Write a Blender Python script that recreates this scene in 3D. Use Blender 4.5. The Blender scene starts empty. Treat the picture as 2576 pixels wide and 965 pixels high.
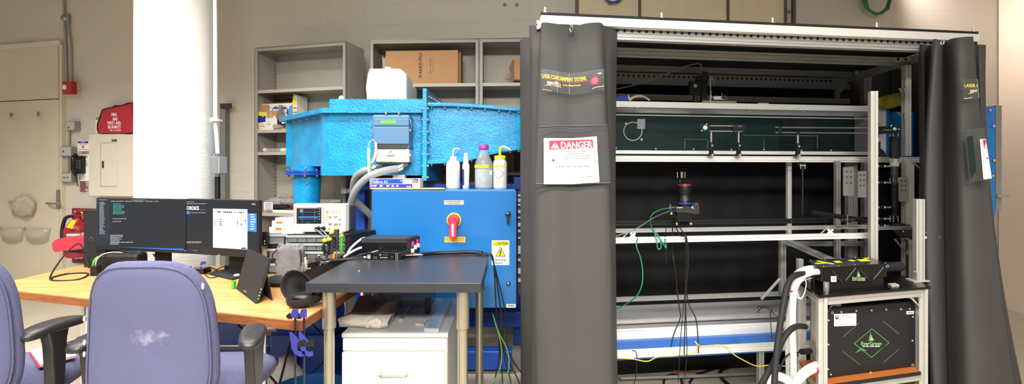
import bpy, math, random
from mathutils import Vector, Matrix
R = random.Random(7)
S = bpy.context.scene
F, CX, HY, H = 1200.0, 1288.0, 432.0, 1.4
# ---------------------------------------------------------------- camera
cd = bpy.data.cameras.new('camera'); cam = bpy.data.objects.new('camera', cd)
S.collection.objects.link(cam); S.camera = cam
cam.location = (0, 0, H); cam.rotation_euler = (math.pi/2, 0, 0)
cd.sensor_fit = 'HORIZONTAL'; cd.sensor_width = 36; cd.lens = 36*F/2576
cd.shift_y = -(482.5-HY)/2576; cd.clip_start = .05
# ---------------------------------------------------------------- exposure, world, lights
S.view_settings.view_transform = 'Standard'; S.view_settings.look = 'None'
S.view_settings.gamma = 1; S.view_settings.use_curve_mapping = False
S.view_settings.exposure = 0.4
wd = bpy.data.worlds.new('room_fill'); S.world = wd; wd.use_nodes = True
wd.node_tree.nodes['Background'].inputs[0].default_value = (1, .95, .9, 1)
wd.node_tree.nodes['Background'].inputs[1].default_value = .27
def area(name, loc, rot, sx, sy, p, col=(1, .965, .92), spread=180, aim=None):
    l = bpy.data.lights.new(name, 'AREA'); l.shape = 'RECTANGLE'; l.size = sx; l.size_y = sy
    l.energy = p; l.color = col; l.spread = math.radians(spread)
    o = bpy.data.objects.new(name, l); S.collection.objects.link(o); o.location = loc; o.rotation_euler = rot
    if aim: o.rotation_euler = Vector(aim).to_track_quat('-Z', 'Y').to_euler()
    return o
area('ceiling_lamp', (-2.0, 2.3, 3.5), (math.radians(6), 0, 0), 2.4, .3, 62, spread=128)
area('ceiling_lamp', (-.9, .2, 3.5), (math.radians(14), 0, 0), 2.4, .4, 92, spread=125)
area('ceiling_lamp', (.3, -2.2, 3.3), (0, 0, 0), 2.6, .4, 72, spread=92, aim=(.0, 1, -.72))
area('ceiling_lamp', (2.4, .6, 3.5), (math.radians(14), 0, 0), 2.0, .3, 28, spread=104)
area('ceiling_lamp', (-4.2, 1.6, 3.5), (math.radians(12), 0, 0), 1.2, .3, 90, spread=120)
area('ceiling_lamp', (3.9, 4.6, 3.45), (0, 0, 0), .3, .2, 6, (1, .88, .8), 100, (.8, .0, -.62))

# ---------------------------------------------------------------- helpers
def lin(c):
    if isinstance(c, str):
        c = [int(c[i:i+2], 16)/255 for i in (0, 2, 4)]
    return tuple(x/12.92 if x <= .04045 else ((x+.055)/1.055)**2.4 for x in c)+(1,)
MT = {}
def mat(name, col, rough=.6, metal=0, em=0, noise=0, ns=20, bump=0, bs=60, alpha=1, trans=0, coat=0, col2=None, spec=None, stretch=None, ior=None):
    m = bpy.data.materials.new(name); m.use_nodes = True; nt = m.node_tree; b = nt.nodes['Principled BSDF']
    c = lin(col); b.inputs['Base Color'].default_value = c
    b.inputs['Roughness'].default_value = rough; b.inputs['Metallic'].default_value = metal
    if spec is not None: b.inputs['Specular IOR Level'].default_value = spec
    if ior: b.inputs['IOR'].default_value = ior
    if em: b.inputs['Emission Color'].default_value = c; b.inputs['Emission Strength'].default_value = em
    if alpha < 1: b.inputs['Alpha'].default_value = alpha
    if trans: b.inputs['Transmission Weight'].default_value = trans
    if coat: b.inputs['Coat Weight'].default_value = coat; b.inputs['Coat Roughness'].default_value = .12
    def tex(scale, det=4):
        tc = nt.nodes.new('ShaderNodeTexCoord'); n = nt.nodes.new('ShaderNodeTexNoise')
        n.inputs['Scale'].default_value = scale; n.inputs['Detail'].default_value = det
        if stretch:
            mp = nt.nodes.new('ShaderNodeMapping'); mp.inputs['Scale'].default_value = stretch
            nt.links.new(tc.outputs['Object'], mp.inputs[0]); nt.links.new(mp.outputs[0], n.inputs['Vector'])
        else: nt.links.new(tc.outputs['Object'], n.inputs['Vector'])
        return n
    if noise or not em:
        n = tex(ns); mx = nt.nodes.new('ShaderNodeMix'); mx.data_type = 'RGBA'
        a = noise or .03
        c2 = lin(col2) if col2 else tuple(max(0, x*(1-a)) for x in c[:3])+(1,)
        mx.inputs[6].default_value = tuple(min(1, x*(1+a*.5)) for x in c[:3])+(1,); mx.inputs[7].default_value = c2
        rp = nt.nodes.new('ShaderNodeMapRange'); rp.inputs[1].default_value = .3; rp.inputs[2].default_value = .7
        nt.links.new(n.outputs['Fac'], rp.inputs[0]); nt.links.new(rp.outputs[0], mx.inputs[0])
        nt.links.new(mx.outputs[2], b.inputs['Base Color'])
    if bump:
        n = tex(bs, 3); bp = nt.nodes.new('ShaderNodeBump'); bp.inputs['Strength'].default_value = bump
        bp.inputs['Distance'].default_value = .01
        nt.links.new(n.outputs['Fac'], bp.inputs['Height']); nt.links.new(bp.outputs[0], b.inputs['Normal'])
    MT[name] = m; return m
def block_mat(name, c1, c2, cm):
    m = mat(name, c1, .55); nt = m.node_tree; b = nt.nodes['Principled BSDF']
    tc = nt.nodes.new('ShaderNodeTexCoord'); sp = nt.nodes.new('ShaderNodeSeparateXYZ'); cb = nt.nodes.new('ShaderNodeCombineXYZ')
    br = nt.nodes.new('ShaderNodeTexBrick'); nt.links.new(tc.outputs['Object'], sp.inputs[0])
    nt.links.new(sp.outputs[0], cb.inputs[0]); ph = nt.nodes.new('ShaderNodeMath'); ph.inputs[1].default_value = .04; nt.links.new(sp.outputs[2], ph.inputs[0]); nt.links.new(ph.outputs[0], cb.inputs[1]); nt.links.new(cb.outputs[0], br.inputs['Vector'])
    br.inputs['Scale'].default_value = 1; br.inputs['Brick Width'].default_value = .406; br.inputs['Row Height'].default_value = .2057
    br.inputs['Mortar Size'].default_value = .003; br.inputs['Mortar Smooth'].default_value = .5
    br.inputs['Color1'].default_value = lin(c1); br.inputs['Color2'].default_value = lin(c2); br.inputs['Mortar'].default_value = lin(cm)
    nt.links.new(br.outputs['Color'], b.inputs['Base Color'])
    nz = nt.nodes.new('ShaderNodeTexNoise'); nz.inputs['Scale'].default_value = 70; nt.links.new(tc.outputs['Object'], nz.inputs['Vector'])
    ad = nt.nodes.new('ShaderNodeMath'); ad.operation = 'MULTIPLY_ADD'; ad.inputs[1].default_value = .12
    nt.links.new(nz.outputs['Fac'], ad.inputs[0])
    iv = nt.nodes.new('ShaderNodeMath'); iv.operation = 'SUBTRACT'; iv.inputs[0].default_value = 1
    nt.links.new(br.outputs['Fac'], iv.inputs[1]); nt.links.new(iv.outputs[0], ad.inputs[2])
    bp = nt.nodes.new('ShaderNodeBump'); bp.inputs['Strength'].default_value = .6; bp.inputs['Distance'].default_value = .006
    nt.links.new(ad.outputs[0], bp.inputs['Height']); nt.links.new(bp.outputs[0], b.inputs['Normal'])
    return m
def M(n): return MT[n]

class Frame:
    def __init__(s, O, U, V):
        s.O = O; s.U = U; s.V = V
    def __call__(s, u, v, z): return Vector((s.O[0]+s.U[0]*u+s.V[0]*v, s.O[1]+s.U[1]*u+s.V[1]*v, z))
    def hit(s, px, py, v):
        a = (px-CX)/F; ox = s.O[0]+s.V[0]*v; oy = s.O[1]+s.V[1]*v
        u = (a*oy-ox)/(s.U[0]-a*s.U[1]); t = oy+s.U[1]*u
        return u, H+(HY-py)/F*t
    def at(s, px, py, v, dv=0):
        u, z = s.hit(px, py, v); return s(u, v+dv, z)
    def onz(s, px, py, z):      # local u, v of the point at height z seen at the pixel
        w = Wz(px, py, z); dx, dy = w.x-s.O[0], w.y-s.O[1]; d = s.U[0]*s.V[1]-s.U[1]*s.V[0]
        return (dx*s.V[1]-dy*s.V[0])/d, (s.U[0]*dy-s.U[1]*dx)/d
    def art(s, v):              # surface v = const, h grows towards the camera
        def fn(px, py, h):
            u, z = s.hit(px, py, v); return s(u, v-h, z)
        return fn
def W(px, py, Y): return Vector(((px-CX)/F*Y, Y, H+(HY-py)/F*Y))
def Wz(px, py, z): return W(px, py, F*(H-z)/(py-HY))
def mkframe(p0, p1):
    d = Vector((p1[0]-p0[0], p1[1]-p0[1])).normalized(); return Frame(p0, (d.x, d.y), (-d.y, d.x))
G = Frame((0, 0), (1, 0), (0, 1))

def sm(pts, k=6, closed=False):
    P = [Vector(p) for p in pts]; n = len(P); out = []
    for i in range(n if closed else n-1):
        if closed: a, b, c, d = P[i-1], P[i], P[(i+1) % n], P[(i+2) % n]
        else: a, b, c, d = P[max(i-1, 0)], P[i], P[i+1], P[min(i+2, n-1)]
        for j in range(k):
            t = j/k; out.append(.5*((2*b)+(c-a)*t+(2*a-5*b+4*c-d)*t*t+(3*b-3*c+d-a)*t**3))
    if not closed: out.append(P[-1])
    return out

class MB:
    def __init__(s, m=None): s.v = []; s.f = []; s.mi = []; s.ms = []; s.sm = []; s.cur = 0; s.mat(m)
    def mat(s, m):
        if isinstance(m, str): m = MT[m]
        if m not in s.ms: s.ms.append(m)
        s.cur = s.ms.index(m); return s
    def add(s, vs, fs, smooth=False):
        o = len(s.v); s.v += [Vector(v) for v in vs]
        for f in fs: s.f.append([o+i for i in f]); s.mi.append(s.cur); s.sm.append(smooth)
        return s
    def box(s, u0, u1, v0, v1, z0, z1, fr=G):
        c = [fr(u, v, z) for z in (z0, z1) for v in (v0, v1) for u in (u0, u1)]
        return s.add(c, [(0, 2, 3, 1), (4, 5, 7, 6), (0, 1, 5, 4), (2, 6, 7, 3), (0, 4, 6, 2), (1, 3, 7, 5)])
    def pbox(s, px0, py0, px1, py1, v, dep, fr=G):     # front face seen at pixels, v = its depth coordinate
        u0, z1 = fr.hit(px0, py0, v); u1, z0 = fr.hit(px1, py1, v)
        _, z1b = fr.hit((px0+px1)/2, py0, v); _, z0b = fr.hit((px0+px1)/2, py1, v)
        return s.box(u0, u1, v, v+dep, z0b, z1b, fr)
    def prism(s, poly, fn, h0, h1, smooth=False):      # poly of (a, b); fn(a, b, h)
        n = len(poly); vs = [fn(a, b, h0) for a, b in poly]+[fn(a, b, h1) for a, b in poly]
        s.add(vs, [list(range(n)), list(range(2*n-1, n-1, -1))])
        return s.add(vs, [(i, (i+1) % n, n+(i+1) % n, n+i) for i in range(n)], smooth)
    def loft(s, rings, cap=True, smooth=True, closed=True):
        n = len(rings[0]); vs = [v for r in rings for v in r]; fs = []
        for k in range(len(rings)-1):
            for i in range(n if closed else n-1):
                fs.append((k*n+i, k*n+(i+1) % n, (k+1)*n+(i+1) % n, (k+1)*n+i))
        s.add(vs, fs, smooth)
        if cap and closed: s.add(rings[0], [list(range(n))[::-1]]); s.add(rings[-1], [list(range(n))])
        return s
    def tube(s, pts, r, n=8, closed=False, smooth=True, cap=True):
        P = [Vector(p) for p in pts]; rings = []; k = len(P); up = None
        for i, p in enumerate(P):
            if closed: t = P[(i+1) % k]-P[i-1]
            else: t = P[min(i+1, k-1)]-P[max(i-1, 0)]
            t.normalize()
            if up is None: up = Vector((0, 0, 1)) if abs(t.z) < .9 else Vector((1, 0, 0))
            a = t.cross(up)
            if a.length < 1e-5: a = t.orthogonal()
            a.normalize(); b = a.cross(t).normalized(); up = b
            rr = r[i] if isinstance(r, (list, tuple)) else r
            rings.append([p+a*rr*math.cos(2*math.pi*j/n)+b*rr*math.sin(2*math.pi*j/n) for j in range(n)])
        if closed: rings.append(rings[0])
        return s.loft(rings, cap and not closed, smooth)
    def cyl(s, p0, p1, r, r2=None, n=16, smooth=True):
        return s.tube([p0, p1], [r, r if r2 is None else r2], n, smooth=smooth)
    def lathe(s, prof, c, ax=(0, 0, 1), n=24):
        ax = Vector(ax).normalized(); a = ax.orthogonal().normalized(); b = ax.cross(a); c = Vector(c)
        rings = [[c+ax*z+(a*math.cos(2*math.pi*j/n)+b*math.sin(2*math.pi*j/n))*max(r, 1e-4) for j in range(n)] for r, z in prof]
        return s.loft(rings)
    def ball(s, c, r, n=10):
        c = Vector(c); rx = r if isinstance(r, (tuple, list)) else (r, r, r)
        rings = [[c+Vector((rx[0]*math.sin(t)*math.cos(q), rx[1]*math.sin(t)*math.sin(q), rx[2]*math.cos(t))) for q in [2*math.pi*j/n for j in range(n)]] for t in [math.pi*(k+.02)/(n-1+.04) for k in range(n)]]
        return s.loft(rings)
    def cushion(s, fn, w, h, t, p=4, n=36, prof=None, topw=None):   # fn(a, b, d): a, b in the outline plane, d through the thickness
        prof = prof or [(0, .5), (.55, .5), (.86, .44), (.97, .25), (1, 0), (.97, -.25), (.86, -.44), (.55, -.5), (0, -.5)]
        rings = []
        for sc, d in prof:
            ring = []
            for j in range(n):
                q = 2*math.pi*j/n; c, si = math.cos(q), math.sin(q)
                a = math.copysign(abs(c)**(2/p), c)*w/2*max(sc, .002); b = math.copysign(abs(si)**(2/p), si)*h/2*max(sc, .002)
                if topw: a *= 1+(topw-1)*(b/h+.5)
                ring.append(fn(a, b, d*t))
            rings.append(ring)
        return s.loft(rings)
    def bar(s, p0, p1, w, h, nw=1, nh=1, up=(0, 0, 1), slot=.008, dp=.005):   # slotted aluminium extrusion; w across, h along up
        p0 = Vector(p0); p1 = Vector(p1); t = (p1-p0).normalized(); up = Vector(up)
        a = t.cross(up).normalized(); b = a.cross(t).normalized()
        def side(L, n, k):
            out = []
            for i in range(n):
                c = -L/2+L*(i+.5)/n; out += [(c-k/2, 0), (c-k/2, -dp), (c+k/2, -dp), (c+k/2, 0)]
            return [(-L/2, 0)]+out
        poly = [(x, h/2+d) for x, d in side(w, nw, slot)]+[(w/2+d, -x) for x, d in side(h, nh, slot)]
        poly += [(-x, -h/2-d) for x, d in side(w, nw, slot)]+[(-w/2-d, x) for x, d in side(h, nh, slot)]
        return s.prism(poly, lambda x, y, k: (p0 if k == 0 else p1)+a*x+b*y, 0, 1)

def place(me_v):
    xs = [v.x for v in me_v]; ys = [v.y for v in me_v]; zs = [v.z for v in me_v]
    return Vector(((min(xs)+max(xs))/2, (min(ys)+max(ys))/2, min(zs)))
def obj(name, mb, parent=None, bev=0, sub=0, solid=0, base=None):
    off = base if base is not None else (parent['_w'] if parent is not None else place(mb.v))
    off = Vector(off)
    me = bpy.data.meshes.new(name); me.from_pydata([v-off for v in mb.v], [], mb.f)
    for m in mb.ms: me.materials.append(m)
    for p, mi, s in zip(me.polygons, mb.mi, mb.sm): p.material_index = mi; p.use_smooth = s
    me.update(); o = bpy.data.objects.new(name, me); S.collection.objects.link(o)
    o['_w'] = off[:]
    if parent is not None: o.parent = parent; o.location = off-Vector(parent['_w'])
    else: o.location = off
    if solid: k = o.modifiers.new('solid', 'SOLIDIFY'); k.thickness = solid; k.offset = 0
    if bev: k = o.modifiers.new('bevel', 'BEVEL'); k.width = bev; k.segments = 2; k.limit_method = 'ANGLE'
    if sub: k = o.modifiers.new('sub', 'SUBSURF'); k.levels = k.render_levels = sub
    return o
def tag(o, label, cat, group=None):
    o['label'] = label; o['category'] = cat
    if group: o['group'] = group
    return o
def thing(name, label, cat, loc, group=None):
    o = bpy.data.objects.new(name, None); S.collection.objects.link(o); o.location = loc; o['_w'] = tuple(loc)
    o.empty_display_size = .05
    return tag(o, label, cat, group)
def one(name, mb, label, cat, group=None, **k): return tag(obj(name, mb, **k), label, cat, group)
def struct(name, mb, parent=None, **k):
    o = obj(name, mb, parent, **k)
    if parent is None: o['kind'] = 'structure'
    return o

TX = {}
def textmesh(s):
    if s not in TX:
        c = bpy.data.curves.new('t', 'FONT'); c.body = s; c.size = 1; c.resolution_u = 2
        o = bpy.data.objects.new('t', c); me = bpy.data.meshes.new_from_object(o)
        TX[s] = ([v.co.copy() for v in me.vertices], [list(p.vertices) for p in me.polygons])
        bpy.data.objects.remove(o); bpy.data.meshes.remove(me)
    return TX[s]
class Art(MB):
    """flat printing on a surface; fn(a, b, h) gives the surface point, b grows downwards like in a picture"""
    def __init__(s, fn, e=.0006): super().__init__('ink'); s.fn = fn; s.e = e
    def poly(s, pts, m, l=1): s.mat(m); return s.add([s.fn(a, b, l*s.e) for a, b in pts], [list(range(len(pts)))])
    def rect(s, a0, b0, a1, b1, m, l=1, n=1):
        for i in range(n):
            x0 = a0+(a1-a0)*i/n; x1 = a0+(a1-a0)*(i+1)/n; s.poly([(x0, b0), (x1, b0), (x1, b1), (x0, b1)], m, l)
        return s
    def line(s, a, b, w, m, l=2):
        dx, dy = b[0]-a[0], b[1]-a[1]; L = math.hypot(dx, dy); nx, ny = -dy/L*w/2, dx/L*w/2
        return s.poly([(a[0]+nx, a[1]+ny), (b[0]+nx, b[1]+ny), (b[0]-nx, b[1]-ny), (a[0]-nx, a[1]-ny)], m, l)
    def path(s, pts, w, m, l=2):
        for p, q in zip(pts, pts[1:]): s.line(p, q, w, m, l)
        return s
    def circ(s, c, r, m, l=2, n=20, r2=None):
        return s.poly([(c[0]+r*math.cos(2*math.pi*i/n), c[1]+(r2 or r)*math.sin(2*math.pi*i/n)) for i in range(n)], m, l)
    def text(s, t, a0, b0, a1, b1, m, l=2, shear=0, bold=0, rot=0):   # fitted to the box; rot=90 reads upwards
        V, Fc = textmesh(t)
        if not V: return s
        x0 = min(v.x for v in V); x1 = max(v.x for v in V); y0 = min(v.y for v in V); y1 = max(v.y for v in V)
        s.mat(m)
        for dx in ([0] if not bold else [0, bold]):
            out = []
            for v in V:
                k = (v.x-x0)/(x1-x0); j = (v.y-y0)/(y1-y0)
                if rot == 90: k, j = 1-j, k
                elif rot == 180: k, j = 1-k, 1-j
                out.append(s.fn(a0+(a1-a0)*k+dx+shear*j*(b1-b0), b1-(b1-b0)*j, (l+(dx > 0)*.3)*s.e))
            s.add(out, Fc)
        return s
    def scribble(s, a0, b0, a1, b1, m, rows, fill=.9, l=2, h=.5, slope=0):   # rows of unreadably small print
        st = (b1-b0)/rows
        for i in range(rows):
            a = a0; e = a0+(a1-a0)*(fill*R.uniform(.6, 1))
            while a < e:
                w = R.uniform(.06, .16)*(a1-a0); b = b0+i*st+slope*(a-a0)
                s.rect(a, b, min(a+w, e), b+st*h, m, l); a += w*1.18
        return s
# ---------------------------------------------------------------- materials
for a in [('ink', '202022', .6), ('white_ink', 'f2f2ee', .5), ('red_ink', 'c81e3c', .5), ('maroon_ink', '7c2230', .6), ('yellow_ink', 'f4e416', .5),
          ('blue_ink', '27318e', .5), ('grey_ink', '8a8a8c', .6), ('paper', 'ece8e0', .8), ('pale_paper', 'f4f2ec', .8), ('orange_ink', 'e8862a', .6),
          ('green_ink', '58b06a', .5), ('lime_ink', 'a8e03c', .5), ('black', '141415', .45), ('black_gloss', '0e0e10', .22), ('black_matte', '131315', .7),
          ('dark_grey', '343436', .55), ('strut_brown', '6a5a4a', .5), ('mid_grey', '77797b', .55), ('light_grey', 'b3b0a9', .5), ('white_plastic', 'e9e7e0', .4), ('beige_paint', 'd6cdbb', .45),
          ('green_plastic', '46b428', .4), ('lime_plastic', 'd6e61c', .4), ('orange_plastic', 'ee8a1e', .4), ('blue_plastic', '2c46c8', .35), ('purple_cap', 'a63a9e', .4),
          ('red_plastic', 'd8344a', .4), ('yellow_plastic', 'f0dc1e', .4), ('clamp_blue', '383684', .38), ('brass', 'c8a34c', .35), ('cord_green', '1f7d58', .45),
          ('cord_red', '9c3a2a', .5), ('cord_yellow', 'dcc24a', .5), ('hose_white', 'dfe0da', .35), ('hose_grey', '8d9195', .5), ('skyblue_tape', '5aa0d8', .5),
          ('lime_cord', '588a42', .5), ('tag_green', '9fe08a', .5), ('optic', '9fe0d0', .15), ('wood_red', 'b0622c', .45)]:
    mat(a[0], a[1], a[2])
mat('column_paint', 'f7f3ec', .5, noise=.04, ns=4, bump=.25, bs=18, stretch=(1, 1, 3))
mat('floor_tile', 'bfb6a3', .32, noise=.07, ns=3)
mat('ceiling_paint', 'cfc8ba', .8)
mat('door_paint', 'd0c5ad', .42, noise=.04, ns=5)
mat('panel_paint', 'd3ccbc', .45, noise=.02, ns=9)
mat('panel_board', 'e4d4b2', .7, noise=.05, ns=5)
mat('tank_cyan', '0a9cd2', .28, noise=.16, ns=9, bump=.55, bs=75, coat=.5, col2='0786be')
mat('cabinet_blue', '1b6fb4', .3, noise=.05, ns=3, bump=.06, bs=220, coat=.3)
mat('frame_blue', '1a4aa8', .35, noise=.08, ns=6)
mat('beam_blue', '3164b4', .28, noise=.08, ns=4)
mat('shelf_steel', 'a39d92', .5, noise=.04, ns=6)
mat('shelf_light', 'b7b1a4', .5, noise=.04, ns=6)
mat('galvanised', '9a9a98', .38, .55, noise=.12, ns=25)
mat('conduit', 'a39e96', .4, .4)
mat('steel', 'c9c8c4', .25, .85, noise=.05, ns=30)
mat('chrome', 'd8d8d6', .14, .95)
mat('brushed', 'aca695', .3, .8, noise=.1, ns=40, stretch=(1, 1, .05))
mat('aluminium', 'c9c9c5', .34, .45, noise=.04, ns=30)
mat('aluminium_white_lit', 'e4e4e0', .4, .15, noise=.03, ns=30)  # lighter copy of aluminium; light on the flume rails put into the colour
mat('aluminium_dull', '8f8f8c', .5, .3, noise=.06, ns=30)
mat('bed_grey', '8d8e91', .45, noise=.03, ns=8)
mat('wood_top', 'c69860', .38, noise=.2, ns=7, col2='b5834a', stretch=(.6, 5, 1), coat=.2)
mat('wood_edge', '90562c', .5, noise=.25, ns=12, col2='7e421c', stretch=(1, 1, 7))
mat('laminate_black', '2e2f35', .36, noise=.12, ns=5, bump=.03, bs=200)
mat('laminate_edge', '36353a', .5)
mat('cage_cloth', '0f0f11', .85, noise=.25, ns=2, bump=.1, bs=6)
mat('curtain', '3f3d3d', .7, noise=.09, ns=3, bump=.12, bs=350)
mat('curtain_shaded', '363536', .75, noise=.08, ns=3)  # darker copy of curtain; shade of the inner fold put into its colour
mat('seam', '2c2a2b', .7)
mat('clear_vinyl', '55585a', .12, alpha=.35, coat=1)
mat('chair_cloth', '575877', .95, noise=.1, ns=90, bump=.25, bs=500, col2='50516f')
mat('chair_plastic', '272627', .42, noise=.06, ns=40, bump=.08, bs=160)
mat('worn_foam', 'ddd4b8', .9)
mat('red_cloth', 'ac2534', .85, noise=.1, ns=60, bump=.15, bs=200)
mat('red_paint', 'a41d2a', .35)
mat('dark_red', '7c2a28', .5)
mat('cardboard', 'b98d63', .85, noise=.06, ns=10)
mat('cardboard_dark', '8a6444', .9, noise=.06, ns=10)
mat('white_box', 'eae6dd', .6)
mat('hdpe', 'f3f3ee', .42, noise=.02, ns=8)
mat('pouch', '6e6a6b', .9, noise=.18, ns=25, bump=.2, bs=50)
mat('case_cloth', '171517', .85, noise=.15, ns=200)
mat('towel_brown', 'a08a78', 1, noise=.2, ns=120, bump=.6, bs=260)
mat('towel_cream', 'd8cdc0', 1, noise=.1, ns=120, bump=.6, bs=260)
mat('meter_blue', '547fa5', .45)
mat('meter_grey', 'c6c4be', .4)
mat('aluminium_frame', 'bbbab2', .38, .3, noise=.04, ns=30)
mat('lcd_green', '5ecb2c', .4, em=.8)
mat('cabinet_white', 'ece9e0', .4, noise=.02, ns=6)
mat('cabinet_side', 'cbc8c0', .45)
mat('cabinet_top', 'b7b5b1', .4)
mat('clear_bin', 'c4c8ca', .2, alpha=.6)
mat('grey_bin', '83878a', .3, alpha=.75)
mat('smoky_bin', '828486', .25, alpha=.6)
mat('acrylic', 'd8cfbe', .15, alpha=.32)
mat('bag_film', 'd3cab8', .25, alpha=.42, noise=.3, ns=30, bump=.9, bs=50)
mat('bubble', 'bcb9b2', .2, alpha=.75, noise=.2, ns=80, bump=1, bs=120)
mat('glass', 'eef4f4', .03, alpha=.22, coat=1)
mat('water', 'b9c6c8', .05, alpha=.55)
mat('flume_glass', '2c4a48', .05, alpha=.14, coat=.6)
mat('dark_teal', '132927', .35, noise=.15, ns=3)
mat('yellow_sheet', '86761a', .6, noise=.3, ns=9)
mat('hdpe_trans', 'e9eae6', .35, alpha=.9)
mat('pcb', '3a5a62', .5, noise=.8, ns=160, col2='1b2430')
# screens and lamps
mat('scr_dark', '15191f', .3, em=0.56); mat('scr_panel', '191f2c', .3, em=0.56); mat('scr_text', '8d949a', .3, em=0.37); mat('scr_teal', '2a7d7a', .3, em=0.43)
mat('scr_blue', '1c55c8', .3, em=0.56); mat('scr_cyan', '20a8e0', .3, em=0.56); mat('scr_light', 'a9c6cc', .3, em=0.38); mat('scr_white', 'e4eef0', .3, em=0.50)
mat('scr_red', 'c0303c', .3, em=0.43); mat('scr_navy', '10182e', .3, em=0.50); mat('led_pink', 'ff2f8f', .3, em=1.0); mat('amber', 'e2b02e', .5); mat('manila', 'dcb878', .7); mat('led_red', 'ff3050', .3, em=2)
mat('scr_button', '2b62b8', .3, em=0.50)
mat('led_white', 'ffffff', .3, em=3)
def chair_worn():
    m = mat('chair_cloth_worn', '575877', .95, bump=.25, bs=500); nt = m.node_tree; b = nt.nodes['Principled BSDF']
    tc = nt.nodes.new('ShaderNodeTexCoord'); nz = nt.nodes.new('ShaderNodeTexNoise'); nz.inputs['Scale'].default_value = 38; nz.inputs['Detail'].default_value = 5
    mp = nt.nodes.new('ShaderNodeMapping'); mp.inputs['Location'].default_value = (-.02, 0, -.9); mp.inputs['Scale'].default_value = (7, .01, 15)
    mp.vector_type = 'POINT'; mp.inputs['Location'].default_value = (-.2, 0, -.91*14)
    nt.links.new(tc.outputs['Object'], nz.inputs['Vector']); nt.links.new(tc.outputs['Object'], mp.inputs[0])
    gr = nt.nodes.new('ShaderNodeTexGradient'); gr.gradient_type = 'SPHERICAL'; nt.links.new(mp.outputs[0], gr.inputs[0])
    mu = nt.nodes.new('ShaderNodeMath'); mu.operation = 'MULTIPLY'; nt.links.new(nz.outputs['Fac'], mu.inputs[0]); nt.links.new(gr.outputs['Fac'], mu.inputs[1])
    rp = nt.nodes.new('ShaderNodeMapRange'); rp.inputs[1].default_value = .3; rp.inputs[2].default_value = .55; nt.links.new(mu.outputs[0], rp.inputs[0])
    mx = nt.nodes.new('ShaderNodeMix'); mx.data_type = 'RGBA'; mx.inputs[6].default_value = lin('575877'); mx.inputs[7].default_value = lin('8b8a9c')
    nt.links.new(rp.outputs[0], mx.inputs[0]); nt.links.new(mx.outputs[2], b.inputs['Base Color'])
chair_worn()
block_mat('block', 'cac4b9', 'c8c2b7', 'd1cbc0')

# ---------------------------------------------------------------- room
WL = mkframe((-6.38, 5.6), (-3.66, 4.95)); WB = mkframe((-3.66, 4.95), (.42, 4.5)); WR = mkframe((.42, 4.5), (5.06, 4.97))
def wall(name, fr, L0, L1):
    mb = MB('block'); mb.box(L0, L1, 0, .15, 0, 3.62)
    o = struct(name, mb, base=(0, 0, 0)); o.location = (fr.O[0], fr.O[1], 0); o.rotation_euler[2] = math.atan2(fr.U[1], fr.U[0])
wall('wall_left', WL, -2.5, math.hypot(2.72, .65)); wall('wall_back', WB, 0, math.hypot(4.08, .45)); wall('wall_back_right', WR, 0, math.hypot(4.64, .47)+.1)
mat('side_wall_lit', 'f2e2d2', .7, noise=.02, ns=4)  # paler than the block walls; stronger light here is put into the colour
struct('wall_right', MB('side_wall_lit').box(5.06, 5.2, -1.5, 4.96, 0, 3.62))
struct('floor', MB('floor_tile').box(-9.2, 5.3, -1.6, 6.6, -.05, 0))
struct('ceiling', MB('ceiling_paint').box(-9.2, 5.3, -1.6, 6.6, 3.62, 3.7))
# door and transom panel at the far left
mb = MB('door_paint').pbox(-160, 256.5, 147, 764, -.03, .03, WL)
d = struct('door_1', mb, bev=.003)
struct('door_gap', MB('dark_grey').pbox(-160, 251, 147, 258, -.012, .012, WL), d)
mb = MB('door_paint').pbox(-160, 128, 146, 254.5, -.025, .025, WL); struct('transom_panel', mb, d)
mb = MB('beige_paint').pbox(-160, 114, 149, 126, -.05, .05, WL); struct('transom_trim', mb, d)
mb = MB('door_paint').pbox(149, 112, 156, 766, -.04, .04, WL); struct('door_frame', mb, d)
mb = MB('brushed').pbox(141, 477, 151, 525, -.045, .015, WL); mb.cyl(WL.at(146, 511, -.04), WL.at(146, 511, -.1), .012)
mb.tube([WL.at(147, 512, -.1), WL.at(132, 512, -.1), WL.at(118, 511, -.1), WL.at(117, 511, -.06)], .012)
struct('door_handle', mb, d)
def zf(py, Y): return H+(HY-py)/F*Y
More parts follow.
